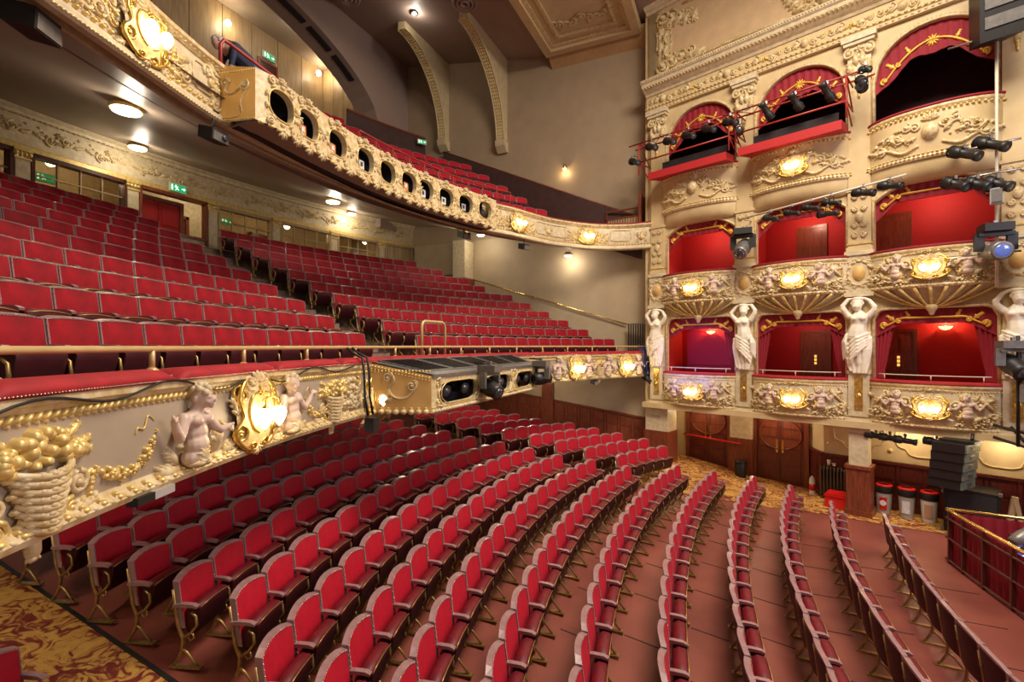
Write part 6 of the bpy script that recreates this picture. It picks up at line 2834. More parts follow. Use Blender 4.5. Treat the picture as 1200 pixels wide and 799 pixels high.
# great curved brackets between ceiling and side wall
for nm, u_, ztp, zlow, tipv in (('a', -11.05, 16.0, 12.75, 14.5), ('b', -8.35, 15.5, 12.25, 14.3)):
    o = thing('ceiling_bracket', 'curved cream bracket from ceiling to side wall, ' + ('beside the gallery arch' if nm == 'a' else 'nearer the boxes'), 'bracket', group='ceiling brackets')
    poly = [(SIDE_V, ztp + .1), (tipv, ztp + .1), (tipv, ztp - .22)]
    cur_ = []
    for k in range(1, 14):
        t = k / 13
        # concave sweep
        a = math.pi / 2 * t
        cur_.append((tipv + (SIDE_V - .32 - tipv) * math.sin(a), ztp - .22 - (ztp - .22 - zlow) * (1 - math.cos(a))))
    poly2 = poly + cur_ + [(SIDE_V, zlow - .1)]
    mb = MB()
    mb.prism(poly2, lambda a, b_, d: V((u_ + d, a, b_)), -.16, .16)
    mb.build('web', 'bracket_paint', o)
    mb = MB()
    mb.prism([(SIDE_V - .40, zlow), (SIDE_V, zlow), (SIDE_V, zlow - .38), (SIDE_V - .12, zlow - .42), (SIDE_V - .34, zlow - .2)], lambda a, b_, d: V((u_ + d, a, b_)), -.20, .20)
    mb.build('foot', 'bracket_paint', o)
    mb = MB()
    cc = [(tipv, ztp - .22)] + cur_
    for (a0, b0), (a1, b1) in zip(cc, cc[1:]):
        n2 = int(math.hypot(a1 - a0, b1 - b0) / .13) + 1
        for k in range(n2):
            f = k / n2
            aa, bb = a0 + (a1 - a0) * f, b0 + (b1 - b0) * f
            td = V((0, a1 - a0, b1 - b0)).normalized()
            nn = V((0, -(b0 - b1), -(a1 - a0))).normalized()
            nn = V((0, -abs(td.z), -abs(td.y)))
            for x in (-.08, 0, .08):
                mb.dome(V((u_ + x, aa, bb)), (.034, 0, 0), td * .05, nn * .035, 4)
    s_ = mb.build('carved_band', 'gold_paint', o, fix=False)
    s_['kind'] = 'stuff'
    for sx in (-.16, .16):
        mb = MB()
        mb.tube([(u_ + sx, a, b_) for a, b_ in cc], .03, 5)
        mb.build('edge_bead', 'bracket_paint', o)
# round vents in the ceiling
for k, (u_, v_, z_) in enumerate(((-12.1, 12.9, 16.2), (-8.05, 13.9, 15.48))):
    o = thing('ceiling_vent', 'round ringed ceiling vent ' + ('beside the arch' if k == 0 else 'between bracket and framed panel'), 'vent', (u_, v_, z_), group='ceiling vents')
    for j, (r_, zz) in enumerate(((.42, -.05), (.30, -.075), (.17, -.09))):
        mb = MB()
        mb.lathe((0, 0, 0), [(r_, .1), (r_, zz), (r_ - .05, zz - .02), (r_ - .08, zz), (r_ - .08, .0)], 24)
        mb.build('ring', 'ceiling_mauve', o)
# ------------------------------------------------------------------ LAMPS AND FITTINGS UNDER THE GALLERY
for k, (P, r_, lab) in enumerate((((-8.69, 4.44, 7.90), .21, 'round lit ceiling lamp on the gallery soffit, largest and closest to gallery front'),
                                  ((-13.5, 7.15, 9.12), .20, 'round lit ceiling lamp beside the cornice above the red doorway'),
                                  ((-10.2, 10.3, 8.18), .19, 'round lit ceiling lamp on soffit below the third oval opening'),
                                  ((-13.2, 14.25, 9.12), .17, 'round lit ceiling lamp tucked against the frieze above the far screens'),
                                  ((-8.5, 14.6, 7.95), .17, 'round lit ceiling lamp behind the hanging projector'),
                                  ((-8.9, 16.6, 7.98), .15, 'small lit ceiling lamp above the end of the upper rows'),
                                  ((-5.5, 17.0, 7.52), .14, 'small lit ceiling lamp near side wall below the gallery front'))):
    hz = hang_z(SOFF_G, P[0], P[1])
    P = (P[0], P[1], hz - .075 if hz else P[2])
    o = thing('ceiling_lamp', lab, 'ceiling lamp', P, group='lamps under the gallery')
    mb = MB()
    mb.lathe((0, 0, 0), [(r_ * .7, .10), (r_ * 1.06, .02), (r_ * 1.08, -.02), (r_, -.03)], 24)
    mb.build('rim', 'gold_paint', o)
    mb = MB()
    mb.lathe((0, 0, -.02), [(r_ * .98, 0), (r_ * .9, -.03), (r_ * .5, -.05), (.01, -.055)], 24)
    mb.build('diffuser', 'lamp_disc', o)
    point_light('ceiling_lamp_bulb', (0, 0, -.16), 26, (1.0, .86, .66), .12, o)
# globes in the corridor, the last two added to brighten it
for k, (P, lab) in enumerate((((-15.2, 13.05, 8.66), 'round globe lamp in the corridor, seen through fifth glazed screen'), ((-14.6, 16.6, 8.72), 'round globe lamp in the corridor behind the far screen'),
                              ((-15.6, 6.3, 8.8), 'added globe lamp in the corridor behind the first screens'), ((-15.6, 9.9, 8.9), 'added globe lamp in the corridor above the red doors'))):
    o = thing('globe_lamp', lab, 'lamp', P, group='corridor globes')
    mb = MB()
    mb.blob((0, 0, 0), (.11, 0, 0), (0, .11, 0), (0, 0, .11), 14, 10)
    mb.build('glass_globe', 'lamp_disc', o)
    mb = MB()
    mb.cyl((0, 0, .10), (0, 0, .5), .015, 6)
    mb.build('rod', 'brass', o)
    point_light('globe_bulb', (.16, 0, 0), 14, (1.0, .78, .5), .1, o)
# gallery rear: globes, small downlights
for k, (P, m, lab) in enumerate((((-15.85, 11.18, 15.3), 'lamp_disc', 'round globe lamp on the rear gallery panelling beside the bending person'), ((-15.75, 15.1, 15.55), 'lamp_disc', 'round globe lamp in the far corner of the rear gallery'))):
    o = thing('globe_lamp', lab, 'lamp', P, group='gallery globes')
    mb = MB()
    mb.blob((0, 0, 0), (.10, 0, 0), (0, .10, 0), (0, 0, .12), 14, 10)
    mb.build('glass_globe', m, o)
    mb = MB()
    mb.cyl((-.2, 0, .0), (0, 0, .0), .03, 8)
    mb.build('bracket', 'brass', o)
    point_light('globe_bulb', (.2, 0, .0), 22, (1.0, .78, .5), .1, o)
for k, (P, lab, pw) in enumerate((((-14.46, 12.85, 15.93), 'small recessed light in the rear gallery ceiling', 12), ((-10.2, 14.1, 15.86), 'bright recessed downlight in main ceiling beside the brackets', 20), ((-14.2, 13.6, 15.93), 'small recessed light in the rear gallery ceiling, over the corner', 10))):
    o = thing('downlight', lab, 'ceiling lamp', P, group='recessed ceiling lights')
    mb = MB()
    mb.lathe((0, 0, 0), [(.12, .03), (.13, -.02), (.09, -.03)], 16)
    mb.build('rim', 'steel', o)
    mb = MB()
    mb.lathe((0, 0, -.012), [(.088, 0), (.05, -.02), (.01, -.025)], 16)
    mb.build('diffuser', 'lamp_disc', o)
    point_light('downlight_bulb', (0, 0, -.15), pw, (1.0, .9, .75), .06, o)
# small uplight lamp on the gallery side wall
P = V((-5.75, SIDE_V - .10, 10.88))
o = thing('wall_spot', 'small gold spotlight shining down the brown gallery side wall', 'wall lamp', P)
mb = MB()
mb.cyl((0, .1, .05), (0, .0, .03), .03, 8)
mb.lathe((0, -.06, -.02), [(.05, .10), (.07, .02), (.075, -.06)], 12)
mb.build('housing', 'brass', o)
mb = MB()
mb.lathe((0, -.06, -.085), [(.07, .0), (.01, -.01)], 12)
mb.build('diffuser', 'bulb', o)
point_light('wall_spot_bulb', (0, -.10, -.2), 7, WARM, .03, o)


def facing(n):
    X = V(n).normalized().cross(UP)
    return math.atan2(X.y, X.x)


def exit_sign(P, n, label, w=.36, h=.17, hang=True):
    o = thing('exit_sign', label, 'exit sign', P, facing(n), 'exit signs')
    mb = MB()
    mb.box(-w / 2 - .015, w / 2 + .015, -.05, 0, -h / 2 - .015, h / 2 + .015)
    mb.build('casing', 'white_plastic', o)
    mb = MB()
    mb.box(-w / 2, w / 2, 0, .006, -h / 2, h / 2)
    mb.build('sign_face', 'sign_green', o)
    # running figure, door and arrow
    mb = MB()
    y = .008
    F = lambda a, b_, d: V((a, d, b_))
    s = h / .17
    x0 = .05 * s

    def stroke(a, b_, c, d, t):
        L = math.hypot(c - a, d - b_)
        nx, nz = -(d - b_) / L * t, (c - a) / L * t
        mb.prism([(a + nx, b_ + nz), (c + nx, d + nz), (c - nx, d - nz), (a - nx, b_ - nz)], F, .006, .010)
    stroke(x0, .03 * s, x0 - .02 * s, -.01 * s, .012 * s)
    stroke(x0 - .02 * s, -.01 * s, x0 + .02 * s, -.055 * s, .008 * s)
    stroke(x0 - .02 * s, -.01 * s, x0 - .055 * s, -.045 * s, .008 * s)
    stroke(x0, .025 * s, x0 + .04 * s, .005 * s, .006 * s)
    stroke(x0, .03 * s, x0 - .045 * s, .02 * s, .006 * s)
    mb.prism([(x0 + .012 * s + .014 * s * math.cos(k), .052 * s + .014 * s * math.sin(k)) for k in [i * .785 for i in range(8)]], F, .006, .010)
    mb.prism([(x0 + .075 * s, -.06 * s), (x0 + .11 * s, -.06 * s), (x0 + .11 * s, .06 * s), (x0 + .075 * s, .06 * s)], F, .006, .010)
    mb.build('running_figure', 'sign_white', o)
    mb = MB()
    stroke(-.14 * s, 0, -.07 * s, 0, .010 * s)
    mb.prism([(-.165 * s, 0), (-.125 * s, .035 * s), (-.125 * s, -.035 * s)], F, .006, .010)
    mb.build('arrow', 'sign_white', o)
    return o


P, n = cw(5.95, -.6, 8.17)
exit_sign(P, n, 'green exit sign behind the glazed screen, beside the first circle rows')
P, n = cw(8.55, .14, 8.62)
exit_sign(P, n, 'green exit sign fixed to the frieze above the red doorway', .42, .20)
P, n = cw(10.36, -.5, 8.17)
exit_sign(P, n, 'green exit sign behind glass, next past the red doorway')
exit_sign((-15.92, 12.87, 15.08), (1, 0, 0), 'green exit sign above the dark door in the rear gallery', .5, .22)
exit_sign((-11.62, 16.6, 12.55), (.8, -.6, 0), 'small green exit sign low on the dark curved gallery board', .34, .15)


def small_speaker(P, n, sz, label, drop=.2, cat='speaker', lens=False):
    o = thing('hanging_' + ('projector' if lens else 'speaker'), label, cat, P, facing(n))
    a, b_, c = sz
    mb = MB()
    mb.prism([(-a, -c), (a, -c), (a * .9, c), (-a * .9, c)], lambda x, z, d: V((x, d, z - d * .25)), -b_, b_)
    mb.build('cabinet', 'black', o)
    mb = MB()
    mb.prism([(-a * .9, -c * .85), (a * .9, -c * .85), (a * .8, c * .6), (-a * .8, c * .6)], lambda x, z, d: V((x, d, z - d * .25)), b_, b_ + .012)
    mb.build('front_grille', 'grey_metal', o)
    if lens:
        mb = MB()
        mb.lathe((-a * .35, b_ + .01, -b_ * .25), [(.045, 0), (.045, .04), (.03, .045)], 12, (0, 1, 0))
        mb.build('lens', 'lens', o)
    mb = MB()
    mb.cyl((0, 0, c * .8), (0, 0, c + drop), .016, 6)
    mb.box(-.05, .05, -.05, .05, c + drop - .02, c + drop)
    mb.build('hanger', 'black', o)
    return o


small_speaker((-6.76, 4.55, 7.2), (1, .2, 0), (.15, .12, .085), 'small dark projector hanging below the gallery lighting box corner', .26, 'projector', True)
small_speaker((-6.25, 2.38, 7.36), (.8, .5, 0), (.17, .15, .11), 'black loudspeaker hanging from the gallery soffit in the upper corner', .12)
small_speaker((-7.0, 12.05, 7.35), (1, -.3, 0), (.15, .13, .09), 'dark projector hanging in front of a soffit lamp', .24, 'projector', True)
small_speaker((-5.95, 13.95, 7.28), (1, -.4, 0), (.13, .13, .09), 'dark loudspeaker hanging below the far gallery front', .2)

# ------------------------------------------------------------------ RAILS AT THE GALLERY, PERSON
o = thing('gallery_hoop_rail', 'red hooped rail above the gallery front beside the bending person', 'rail')
A, B = V((-7.0, 4.82, 8.26)), V((-6.95, 5.85, 8.2))
mb = MB()
mb.tube([A, A + UP * .46, A.lerp(B, .05) + UP * .55, A.lerp(B, .14) + UP * .55, B + UP * .44, B + UP * .02], .028, 8)
mb.build('hoop', 'red_paint', o)
o = thing('gallery_top_rail', 'thin red rail standing on the gallery front above the oval openings', 'rail')
pth = []
for k in range(31):
    P, n, t = SG(SG.at(8.0) + (SG.at(13.2) - SG.at(8.0)) * k / 30, 0)
    pth.append(V((P.x - .12, P.y, 8.78)))
mb = MB()
mb.tube(pth, .018, 6)
mb.build('hand_rail', 'red_paint', o)
for k in range(0, 31, 3):
    mb = MB()
    P = pth[k]
    mb.tube([P - UP * .46, P - UP * .02], .013, 6)
    mb.tube([P - UP * .44 + V((0, .1, 0)), P - UP * .2 + V((0, .16, 0)), P - UP * .03], .010, 5)
    mb.build('post', 'red_paint', o)
# little slatted enclosure at the end of the gallery
o = thing('slatted_enclosure', 'small timber enclosure with pale slats at the end of the gallery', 'enclosure')
mb = MB()
Q = lambda a, z, d: V((-4.15 + a * 1.25, 17.15 - a * .28 + d, z))
for a0, a1, z0, z1 in ((0, .04, 8.0, 8.95), (.96, 1, 8.0, 9.0), (0, 1, 8.62, 8.68), (0, 1, 8.9, 8.95)):
    mb.prism([(a0, z0), (a1, z0), (a1, z1), (a0, z1)], Q, 0, .06)
mb.build('timber_frame', 'mahogany', o)
for k in range(12):
    mb = MB()
    a0 = .06 + .075 * k
    mb.prism([(a0, 8.05), (a0 + .055, 8.05), (a0 + .055, 8.62), (a0, 8.62)], Q, .01, .03)
    mb.build('slat', 'oak_panel', o)
mb = MB()
mb.box(-2.95, -2.85, 16.75, 17.45, 8.1, 9.35)
mb.build('end_post', 'mahogany', o)


def person():
    base = V((-7.40, 5.58, 7.79))
    o = thing('person', 'person with grey hair in navy top and blue jeans bending behind gallery rail', 'person', base, math.radians(80))
    o.scale = (.86, .92, 1.08)
    # local x along the gallery (away), y to the rear; bending with the head towards the near end
    mb = MB()      # jeans: legs, hips
    for sg in (-1, 1):
        limb(mb, [(.10, sg * .10, .06), (.12, sg * .10, .45), (.16, sg * .09, .85)], [.055, .065, .095], 10)
        mb.blob((.06, sg * .10, .04), (.13, 0, 0), (0, .05, 0), (0, 0, .045), 10, 6)
    limb(mb, [(.16, -.06, .88), (.16, .06, .88)], [.14, .14], 10)
    limb(mb, [(.14, 0, .95), (.06, 0, 1.0)], [.15, .14], 10)
    # torso leaning forward, shoulders, arms reaching down, neck and head
    top = MB()
    limb(top, [(.10, 0, .98), (-.08, 0, 1.06), (-.26, 0, 1.12), (-.36, 0, 1.13)], [.15, .155, .16, .13], 10)
    for sg in (-1, 1):
        limb(top, [(-.34, sg * .17, 1.12), (-.40, sg * .21, .92), (-.42, sg * .20, .82)], [.065, .055, .05], 8)
    hd = MB()
    limb(hd, [(-.42, 0, 1.14), (-.48, 0, 1.15)], [.06, .055], 8)
    hd.blob((-.56, 0, 1.14), (.11, 0, 0), (0, .078, 0), (0, 0, .095), 12, 8)
    hd.blob((-.60, 0, 1.05), (.02, 0, 0), (0, .016, 0), (0, 0, .025), 6, 4)
    for sg in (-1, 1):
        hd.blob((-.55, sg * .08, 1.12), (.03, 0, 0), (0, .012, 0), (0, 0, .03), 6, 4)
        limb(hd, [(-.42, sg * .20, .82), (-.46, sg * .19, .62), (-.47, sg * .18, .56)], [.042, .034, .036], 8)
        for k in range(4):
            limb(hd, [(-.47 + .016 * (k - 1.5), sg * .18, .55), (-.475 + .018 * (k - 1.5), sg * .175, .50), (-.47 + .018 * (k - 1.5), sg * .165, .465 + .006 * abs(k - 1))], [.011, .010, .008], 5)
        limb(hd, [(-.45, sg * .165, .56), (-.43, sg * .15, .52)], [.012, .010], 5)
    body = MB()
    for q in (mb, top, hd):
        i = len(body.v)
        body.v += q.v
        body.f += [tuple(a + i for a in f) for f in q.f]
        body.sm += q.sm
    me = remeshed(body, 'body', .018, 2)
    for m in ('skin', 'cloth_navy', 'cloth_denim'):
        me.materials.append(MATS[m])
    for p in me.polygons:
        c = p.center
        if c.x < -.40 and c.z > .85 and abs(c.y) < .12 or c.z < .81 and c.x < -.36:
            p.material_index = 0
        elif c.x < .035 and c.z > .78:
            p.material_index = 1
        else:
            p.material_index = 2
    link('body', me, o)
    h = MB()
    rn = random.Random(2)
    for k in range(60):
        a, b_ = rn.random() * 6.283, rn.random()
        x, y, z = -.55 + .105 * math.cos(a) * b_ ** .5, .082 * math.sin(a) * b_ ** .5, 1.15 + .09 * math.sqrt(1 - b_)
        h.blob((x, y, z), (.03, 0, 0), (0, .025, 0), (0, 0, .02), 6, 4)
    me = remeshed(h, 'hair', .014, 1)
    me.materials.append(MATS['hair_grey'])
    link('hair', me, o)
    for sg in (-1, 1):
        h = MB()
        h.blob((.05, sg * .10, .03), (.15, 0, 0), (0, .055, 0), (0, 0, .05), 10, 6)
        h.build('shoe', 'black', o)


person()

# rail on the circle side wall, gate at its foot
o = thing('wall_handrail', 'brass handrail climbing the beige side wall beside the circle rows', 'rail')
mb = MB()
mb.tube([(-9.75, SIDE_V - .10, 6.92), (-3.45, SIDE_V - .10, 4.96)], .026, 8)
mb.build('hand_rail', 'brass', o)
for k in range(6):
    f = (k + .5) / 6
    p = V((-9.75, SIDE_V - .10, 6.92)).lerp(V((-3.45, SIDE_V - .10, 4.96)), f)
    mb = MB()
    mb.tube([p, p + V((0, .02, -.06)), p + V((0, .10, -.07))], .012, 5)
    mb.build('bracket', 'brass', o)
o = thing('dark_gate', 'dark slatted gate at the foot of the side wall handrail', 'gate')
for k in range(11):
    mb = MB()
    a = k / 10
    mb.obox(V((-3.35 + .85 * a, 17.2 - .3 * a, 4.45)), (.022, -.01, 0), (0, .02, 0), (0, 0, .52))
    mb.build('slat', 'black', o)
mb = MB()
mb.bar((-3.4, 17.22, 4.95), (-2.45, 16.88, 4.95), .05, .04)
mb.bar((-3.4, 17.22, 4.1), (-2.45, 16.88, 4.1), .05, .04)
mb.build('rail', 'grey_metal', o)
o = thing('upper_rail', 'low dark rail and glass panel at the head of the side wall handrail', 'rail')
mb = MB()
mb.tube([(-10.9, 17.2, 6.55), (-10.9, 17.2, 7.12), (-9.85, 17.3, 7.05), (-9.85, 17.3, 6.3)], .022, 6)
mb.build('frame', 'black', o)
mb = MB()
mb.quad((-10.88, 17.21, 6.5), (-9.87, 17.3, 6.3), (-9.87, 17.3, 7.03), (-10.88, 17.21, 7.1))
mb.build('pane', 'pane_glass', o)

# ------------------------------------------------------------------ STAGE LANTERNS AND RIGS


def lantern(P, d, label, L=.46, r=.085, group='stage lanterns', hang=.22, mt='black', lens='lens', up=UP, nm='stage_lantern'):
    """profile spot hanging from a clamp at P, pointing along d"""
    P, d = V(P), V(d).normalized()
    o = thing(nm, label, 'stage light', P, 0, group)
    c = V((0, 0, -hang))
    s = d.cross(UP)
    s = s.normalized() if s.length > 1e-3 else V((1, 0, 0))
    mb = MB()
    mb.lathe(c - d * L * .5, [(r * .5, -.02), (r * 1.1, 0), (r * 1.15, L * .32), (r * .85, L * .40), (r * .80, L * .82), (r * .95, L * .86), (r * 1.0, L), (r * .82, L)], 12, d)
    mb.build('lantern_body', mt, o)
    mb = MB()
    for k in range(3):
        mb.lathe(c - d * L * (.46 - .1 * k), [(r * 1.2, 0), (r * 1.2, .015)], 12, d)
    mb.build('cooling_fin', mt, o)
    mb = MB()
    mb.lathe(c + d * L * .46, [(r * .78, 0), (r * .5, .02), (.004, .03)], 12, d)
    mb.build('lens', lens, o)
    mb = MB()
    mb.tube([c + s * r * 1.25, c + s * r * 1.3 + UP * hang * .75, V((0, 0, -.03)), c - s * r * 1.3 + UP * hang * .75, c - s * r * 1.25], .010, 5)
    mb.build('yoke', mt, o)
    mb = MB()
    mb.obox((0, 0, 0), (.025, 0, 0), (0, .025, 0), (0, 0, .04))
    mb.build('clamp', 'grey_metal', o)
    return o


def moving_head(P, d, label, s=1.0, lens='lens', mt='grey_metal', hang=True):
    """moving light: base, U-shaped yoke and a swivelling head"""
    P, d = V(P), V(d).normalized()
    o = thing('moving_light', label, 'stage light', P, 0, 'moving lights')
    f = -1 if hang else 1
    mb = MB()
    mb.box(-.17 * s, .17 * s, -.15 * s, .15 * s, min(0, -.12 * s * -f), max(0, .12 * s * f)) if False else mb.box(-.17 * s, .17 * s, -.15 * s, .15 * s, (-.12 * s if hang else 0), (0 if hang else .12 * s))
    mb.build('base', mt, o)
    ax = d.cross(UP)
    ax = ax.normalized() if ax.length > 1e-3 else V((1, 0, 0))
    c = V((0, 0, f * .40 * s))
    mb = MB()
    for sg in (-1, 1):
        mb.bar(ax * sg * .19 * s + UP * f * .14 * s, ax * sg * .19 * s + c, .06 * s, .12 * s)
    mb.bar(ax * -.21 * s + UP * f * .15 * s, ax * .21 * s + UP * f * .15 * s, .12 * s, .06 * s)
    mb.build('yoke', mt, o)
    mb = MB()
    mb.lathe(c - d * .22 * s, [(.07 * s, -.02), (.12 * s, 0), (.145 * s, .12 * s), (.15 * s, .26 * s), (.13 * s, .36 * s), (.135 * s, .44 * s), (.11 * s, .44 * s)], 14, d)
    mb.build('lamp_head', 'black' if mt != 'black' else 'grey_metal', o)
    mb = MB()
    mb.lathe(c + d * .215 * s, [(.11 * s, 0), (.07 * s, .02), (.004, .03)], 14, d)
    mb.build('lens', lens, o)
    mb = MB()
    mb.box(-.03, .03, -.03, .03, 0 if hang else -.02, .07 if hang else 0)
    mb.build('clamp', 'steel', o)
    return o


def BL(x, y, z, b):          # local point of a bay
    return BW(SCN[b] + x, -y, z)


DST = (-BE * .80 - BN * .45 - UP * .42)      # towards the stage
# red rigs on the two upper boxes
for b in (0, 1):
    nm = BAYN[b]
    o = thing('rig_platform', f'red draped tray standing out from the top {nm} box', 'platform', group='red trays')
    mb = MB()
    pts = [(-1.15, .30), (1.15, .30), (1.25, .92), (-1.15, .92)]
    q0 = [BL(x, y, 9.50 + (.0 if y < .5 else -.10), b) for x, y in pts]
    q1 = [BL(x, y, 9.64 + (.05 if y < .5 else -.02), b) for x, y in pts]
    for i in range(4):
        j = (i + 1) % 4
        mb.quad(q0[i], q0[j], q1[j], q1[i])
    mb.quad(*q1)
    mb.quad(*q0)
    mb.build('cloth_tray', 'red_wall', o)
    o = thing('lighting_rig', f'red pipe frame carrying lanterns in front of the top {nm} box', 'lighting frame', group='red pipe frames')
    xa, xb = -1.25, 1.55 if b == 0 else 1.3
    for y, z in ((.95, 10.62), (.95, 10.02), (.55, 10.62)):
        mb = MB()
        mb.tube([BL(xa - (.5 if z > 10.5 else 0), y, z, b), BL(xb + (.35 if z > 10.5 else 0), y, z, b)], .024, 8)
        mb.build('pipe', 'red_paint', o)
    for x in (xa, xb):
        mb = MB()
        mb.tube([BL(x, .95, 9.62, b), BL(x, .95, 10.64, b)], .022, 8)
        mb.tube([BL(x, .95, 10.62, b), BL(x, .2, 10.62, b)], .022, 8)
        mb.tube([BL(x, .95, 10.02, b), BL(x, .2, 10.02, b)], .022, 8)
        mb.tube([BL(x, .95, 10.62, b), BL(x, .25, 10.05, b)], .018, 6)
        mb.tube([BL(x, .95, 10.02, b), BL(x, .3, 9.62, b)], .018, 6)
        mb.build('end_frame', 'red_paint', o)
    for k in range(4):
        mb = MB()
        x0 = xa + (xb - xa) * k / 4
        x1 = xa + (xb - xa) * (k + 1) / 4
        mb.tube([BL(x0, .95, 10.62, b), BL((x0 + x1) / 2, .55, 10.62, b), BL(x1, .95, 10.62, b)], .012, 5)
        mb.build('brace', 'red_paint', o)
    nl = 6 if b == 0 else 5
    for k in range(nl):
        x = xb + (.15 if b == 0 else -.1) - (xb - xa + .2) * k / (nl - 1)
        dd = DST if b == 0 else (-BE * .25 - BN * .75 - UP * (.45 if k else .2))
        if b == 1 and k in (1, 2, 3):
            dd = BE * .25 - BN * .55 + UP * .55
        lantern(BL(x, .95, 10.60 if k != 0 else 10.30, b), dd, f'black lantern on the red frame of the top {nm} box, {ORD[k + 1]} from the rear', .50, .095, f'lanterns on the {nm} red frame')
    o = thing('black_skirt', f'low black board behind the lanterns of the top {nm} box', 'board')
    mb = MB()
    mb.prism([(-1.0, 9.62), (1.0, 9.62), (1.0, 10.0), (-1.0, 10.0)], lambda a, z, d: BL(a, .42 + d, z, b), 0, .04)
    mb.build('board', 'black_soft', o)
lantern(BL(-1.62, .95, 10.75, 1), DST, 'small lantern at the stage end of the upper red pipe', .26, .075, hang=.14)
lantern(BL(-1.55, .95, 10.35, 1), -BN - UP * .2, 'small square-on lantern below the stage end of the red pipe', .28, .10, hang=.12)
# white pipe with lanterns across the middle boxes
o = thing('lighting_pipe', 'white pipe carrying black lanterns across the middle tier boxes', 'lighting pipe')
mb = MB()
pa, pb = BL(1.25, .75, 7.70, 1), BL(-2.35, .75, 8.05, 1)
mb.tube([pa, pb], .026, 8)
mb.build('pipe', 'pipe_white', o)
for f in (.02, .55, .97):
    mb = MB()
    p = pa.lerp(pb, f)
    mb.tube([p, p + BN * .72 + UP * .05], .018, 6)
    mb.build('bracket', 'pipe_white', o)
for k, f in enumerate((.22, .36, .48, .60, .78, .92)):
    big = k >= 4
    lantern(pa.lerp(pb, f), -BE * .9 - BN * .3 - UP * .28, f'black lantern under the white pipe, {ORD[k + 1]} from the rear', .48 if big else .42, .09 if big else .07, 'lanterns on the white pipe', .20 if not big else .16)
lantern(pa.lerp(pb, .58) - UP * .25, -BE * .9 - BN * .3 - UP * .1, 'black lantern hung low below the white pipe', .5, .07, hang=.2)
moving_head(BL(1.18, .75, 7.42, 1), -BN * .8 - UP * .6, 'large moving light in front of the middle rear box edge', 1.35, mt='black')
# boom at the stage side
o = thing('lighting_boom', 'tall vertical pipe carrying lanterns beside the front boxes', 'lighting boom')
bx = lambda dx, y, z: BW(-2.42 + dx, -y, z)
mb = MB()
mb.tube([bx(0, .62, 5.4), bx(0, .62, 11.2)], .03, 8)
mb.build('upright', 'pipe_white', o)
for z in (6.1, 7.75, 8.35, 10.6):
    mb = MB()
    mb.tube([bx(0, .62, z), bx(.0, -.05, z)], .02, 6)
    mb.tube([bx(.75, .66, z), bx(-.35, .66, z)], .022, 6)
    mb.build('cross_arm', 'steel', o)
for k, (dx, z, L) in enumerate(((.48, 8.42, .62), (.08, 8.50, .62), (.62, 7.80, .50), (.28, 7.72, .50), (-.02, 7.66, .5))):
    lantern(bx(dx, .70, z), -BE * .75 - BN * .45 - UP * .50, f'long black lantern on the boom, {ORD[k + 1]} counted from the top rear one', L, .11, 'lanterns on the boom', .16)
moving_head(bx(.02, .75, 6.68), -BN * .9 - BE * .35 - UP * .15, 'moving light with many small lenses on the boom, glowing faintly blue', 1.35, 'lens_blue', 'black')
o = thing('dimmer_box', 'grey box clamped to the boom between lantern pairs', 'box')
mb = MB()
mb.obox(bx(.0, .72, 7.25), BE * .10, BN * .08, UP * .16)
mb.build('casing', 'grey_plastic', o)
mb = MB()
mb.obox(bx(.0, .82, 7.25), BE * .08, BN * .02, UP * .13)
mb.build('lid', 'grey_metal', o)
# loudspeakers up high at the stage side
def cabinet(P, ax, ay, az, label, nm='loudspeaker', slots=3):
    o = thing(nm, label, 'speaker', P)
    ax, ay, az = V(ax), V(ay), V(az)
    mb = MB()
    q = [ax * sx * (1 if sy > 0 else .82) + ay * sy + az * sz for sx in (-1, 1) for sy in (-1, 1) for sz in (-1, 1)]
    i = len(mb.v)
    mb.v += [tuple(p) for p in q]
    for f in ((0, 1, 3, 2), (4, 6, 7, 5), (0, 4, 5, 1), (2, 3, 7, 6), (0, 2, 6, 4), (1, 5, 7, 3)):
        mb.f.append(tuple(i + k for k in f))
        mb.sm.append(False)
    mb.build('cabinet', 'black', o)
    for k in range(slots):
        mb = MB()
        c = ay * 1.03 + az * (.62 - 1.24 * k / max(1, slots - 1))
        mb.obox(c, ax * .8, ay * .04, az * (.42 / slots * 1.2))
        mb.build('horn', 'grey_metal', o)
    return o


cabinet(BW(-2.40, -1.0, 11.25), BE * .34, (-BN * .8 - BE * .3 - UP * .25) * .40, (UP - BN * .25) * .85, 'large black loudspeaker hanging in the top corner beside the front box', slots=4)
cabinet(BW(-3.3, -.8, 9.0), BE * .3, (-BN - UP * .2) * .3, UP * .30, 'black loudspeaker cut off at the picture edge below the hanging one', slots=2)
cabinet(BW(-3.12, -.75, 5.85), BE * .25, (-BN - UP * .2) * .25, UP * .45, 'dark loudspeaker cut off at the picture edge beside the last caryatid', slots=2)
# plaster panel ornament on the stage wall
R = Rel(Sb(.0))
for q in (6.75, 7.05, 7.45, 7.85, 8.15):
    for sg in (-1, 1):
        R.scroll(R.c, -3.25 + sg * .2, q, .13, q * 3, sg, 1.5, .03)
        R.leaf(R.c, -3.25 + sg * .1, q, .3, (.5 if sg > 0 else 2.64), .5, .05, 3)
R.curve(R.c, [(-2.98, 6.6), (-2.98, 8.3), (-3.6, 8.3)], .03, .4, 5, 1)
o = R.c.build('trim_32', 'ivory_pale', fix=False)
struct(o, 'carved plaster panel on the wall toward the stage')
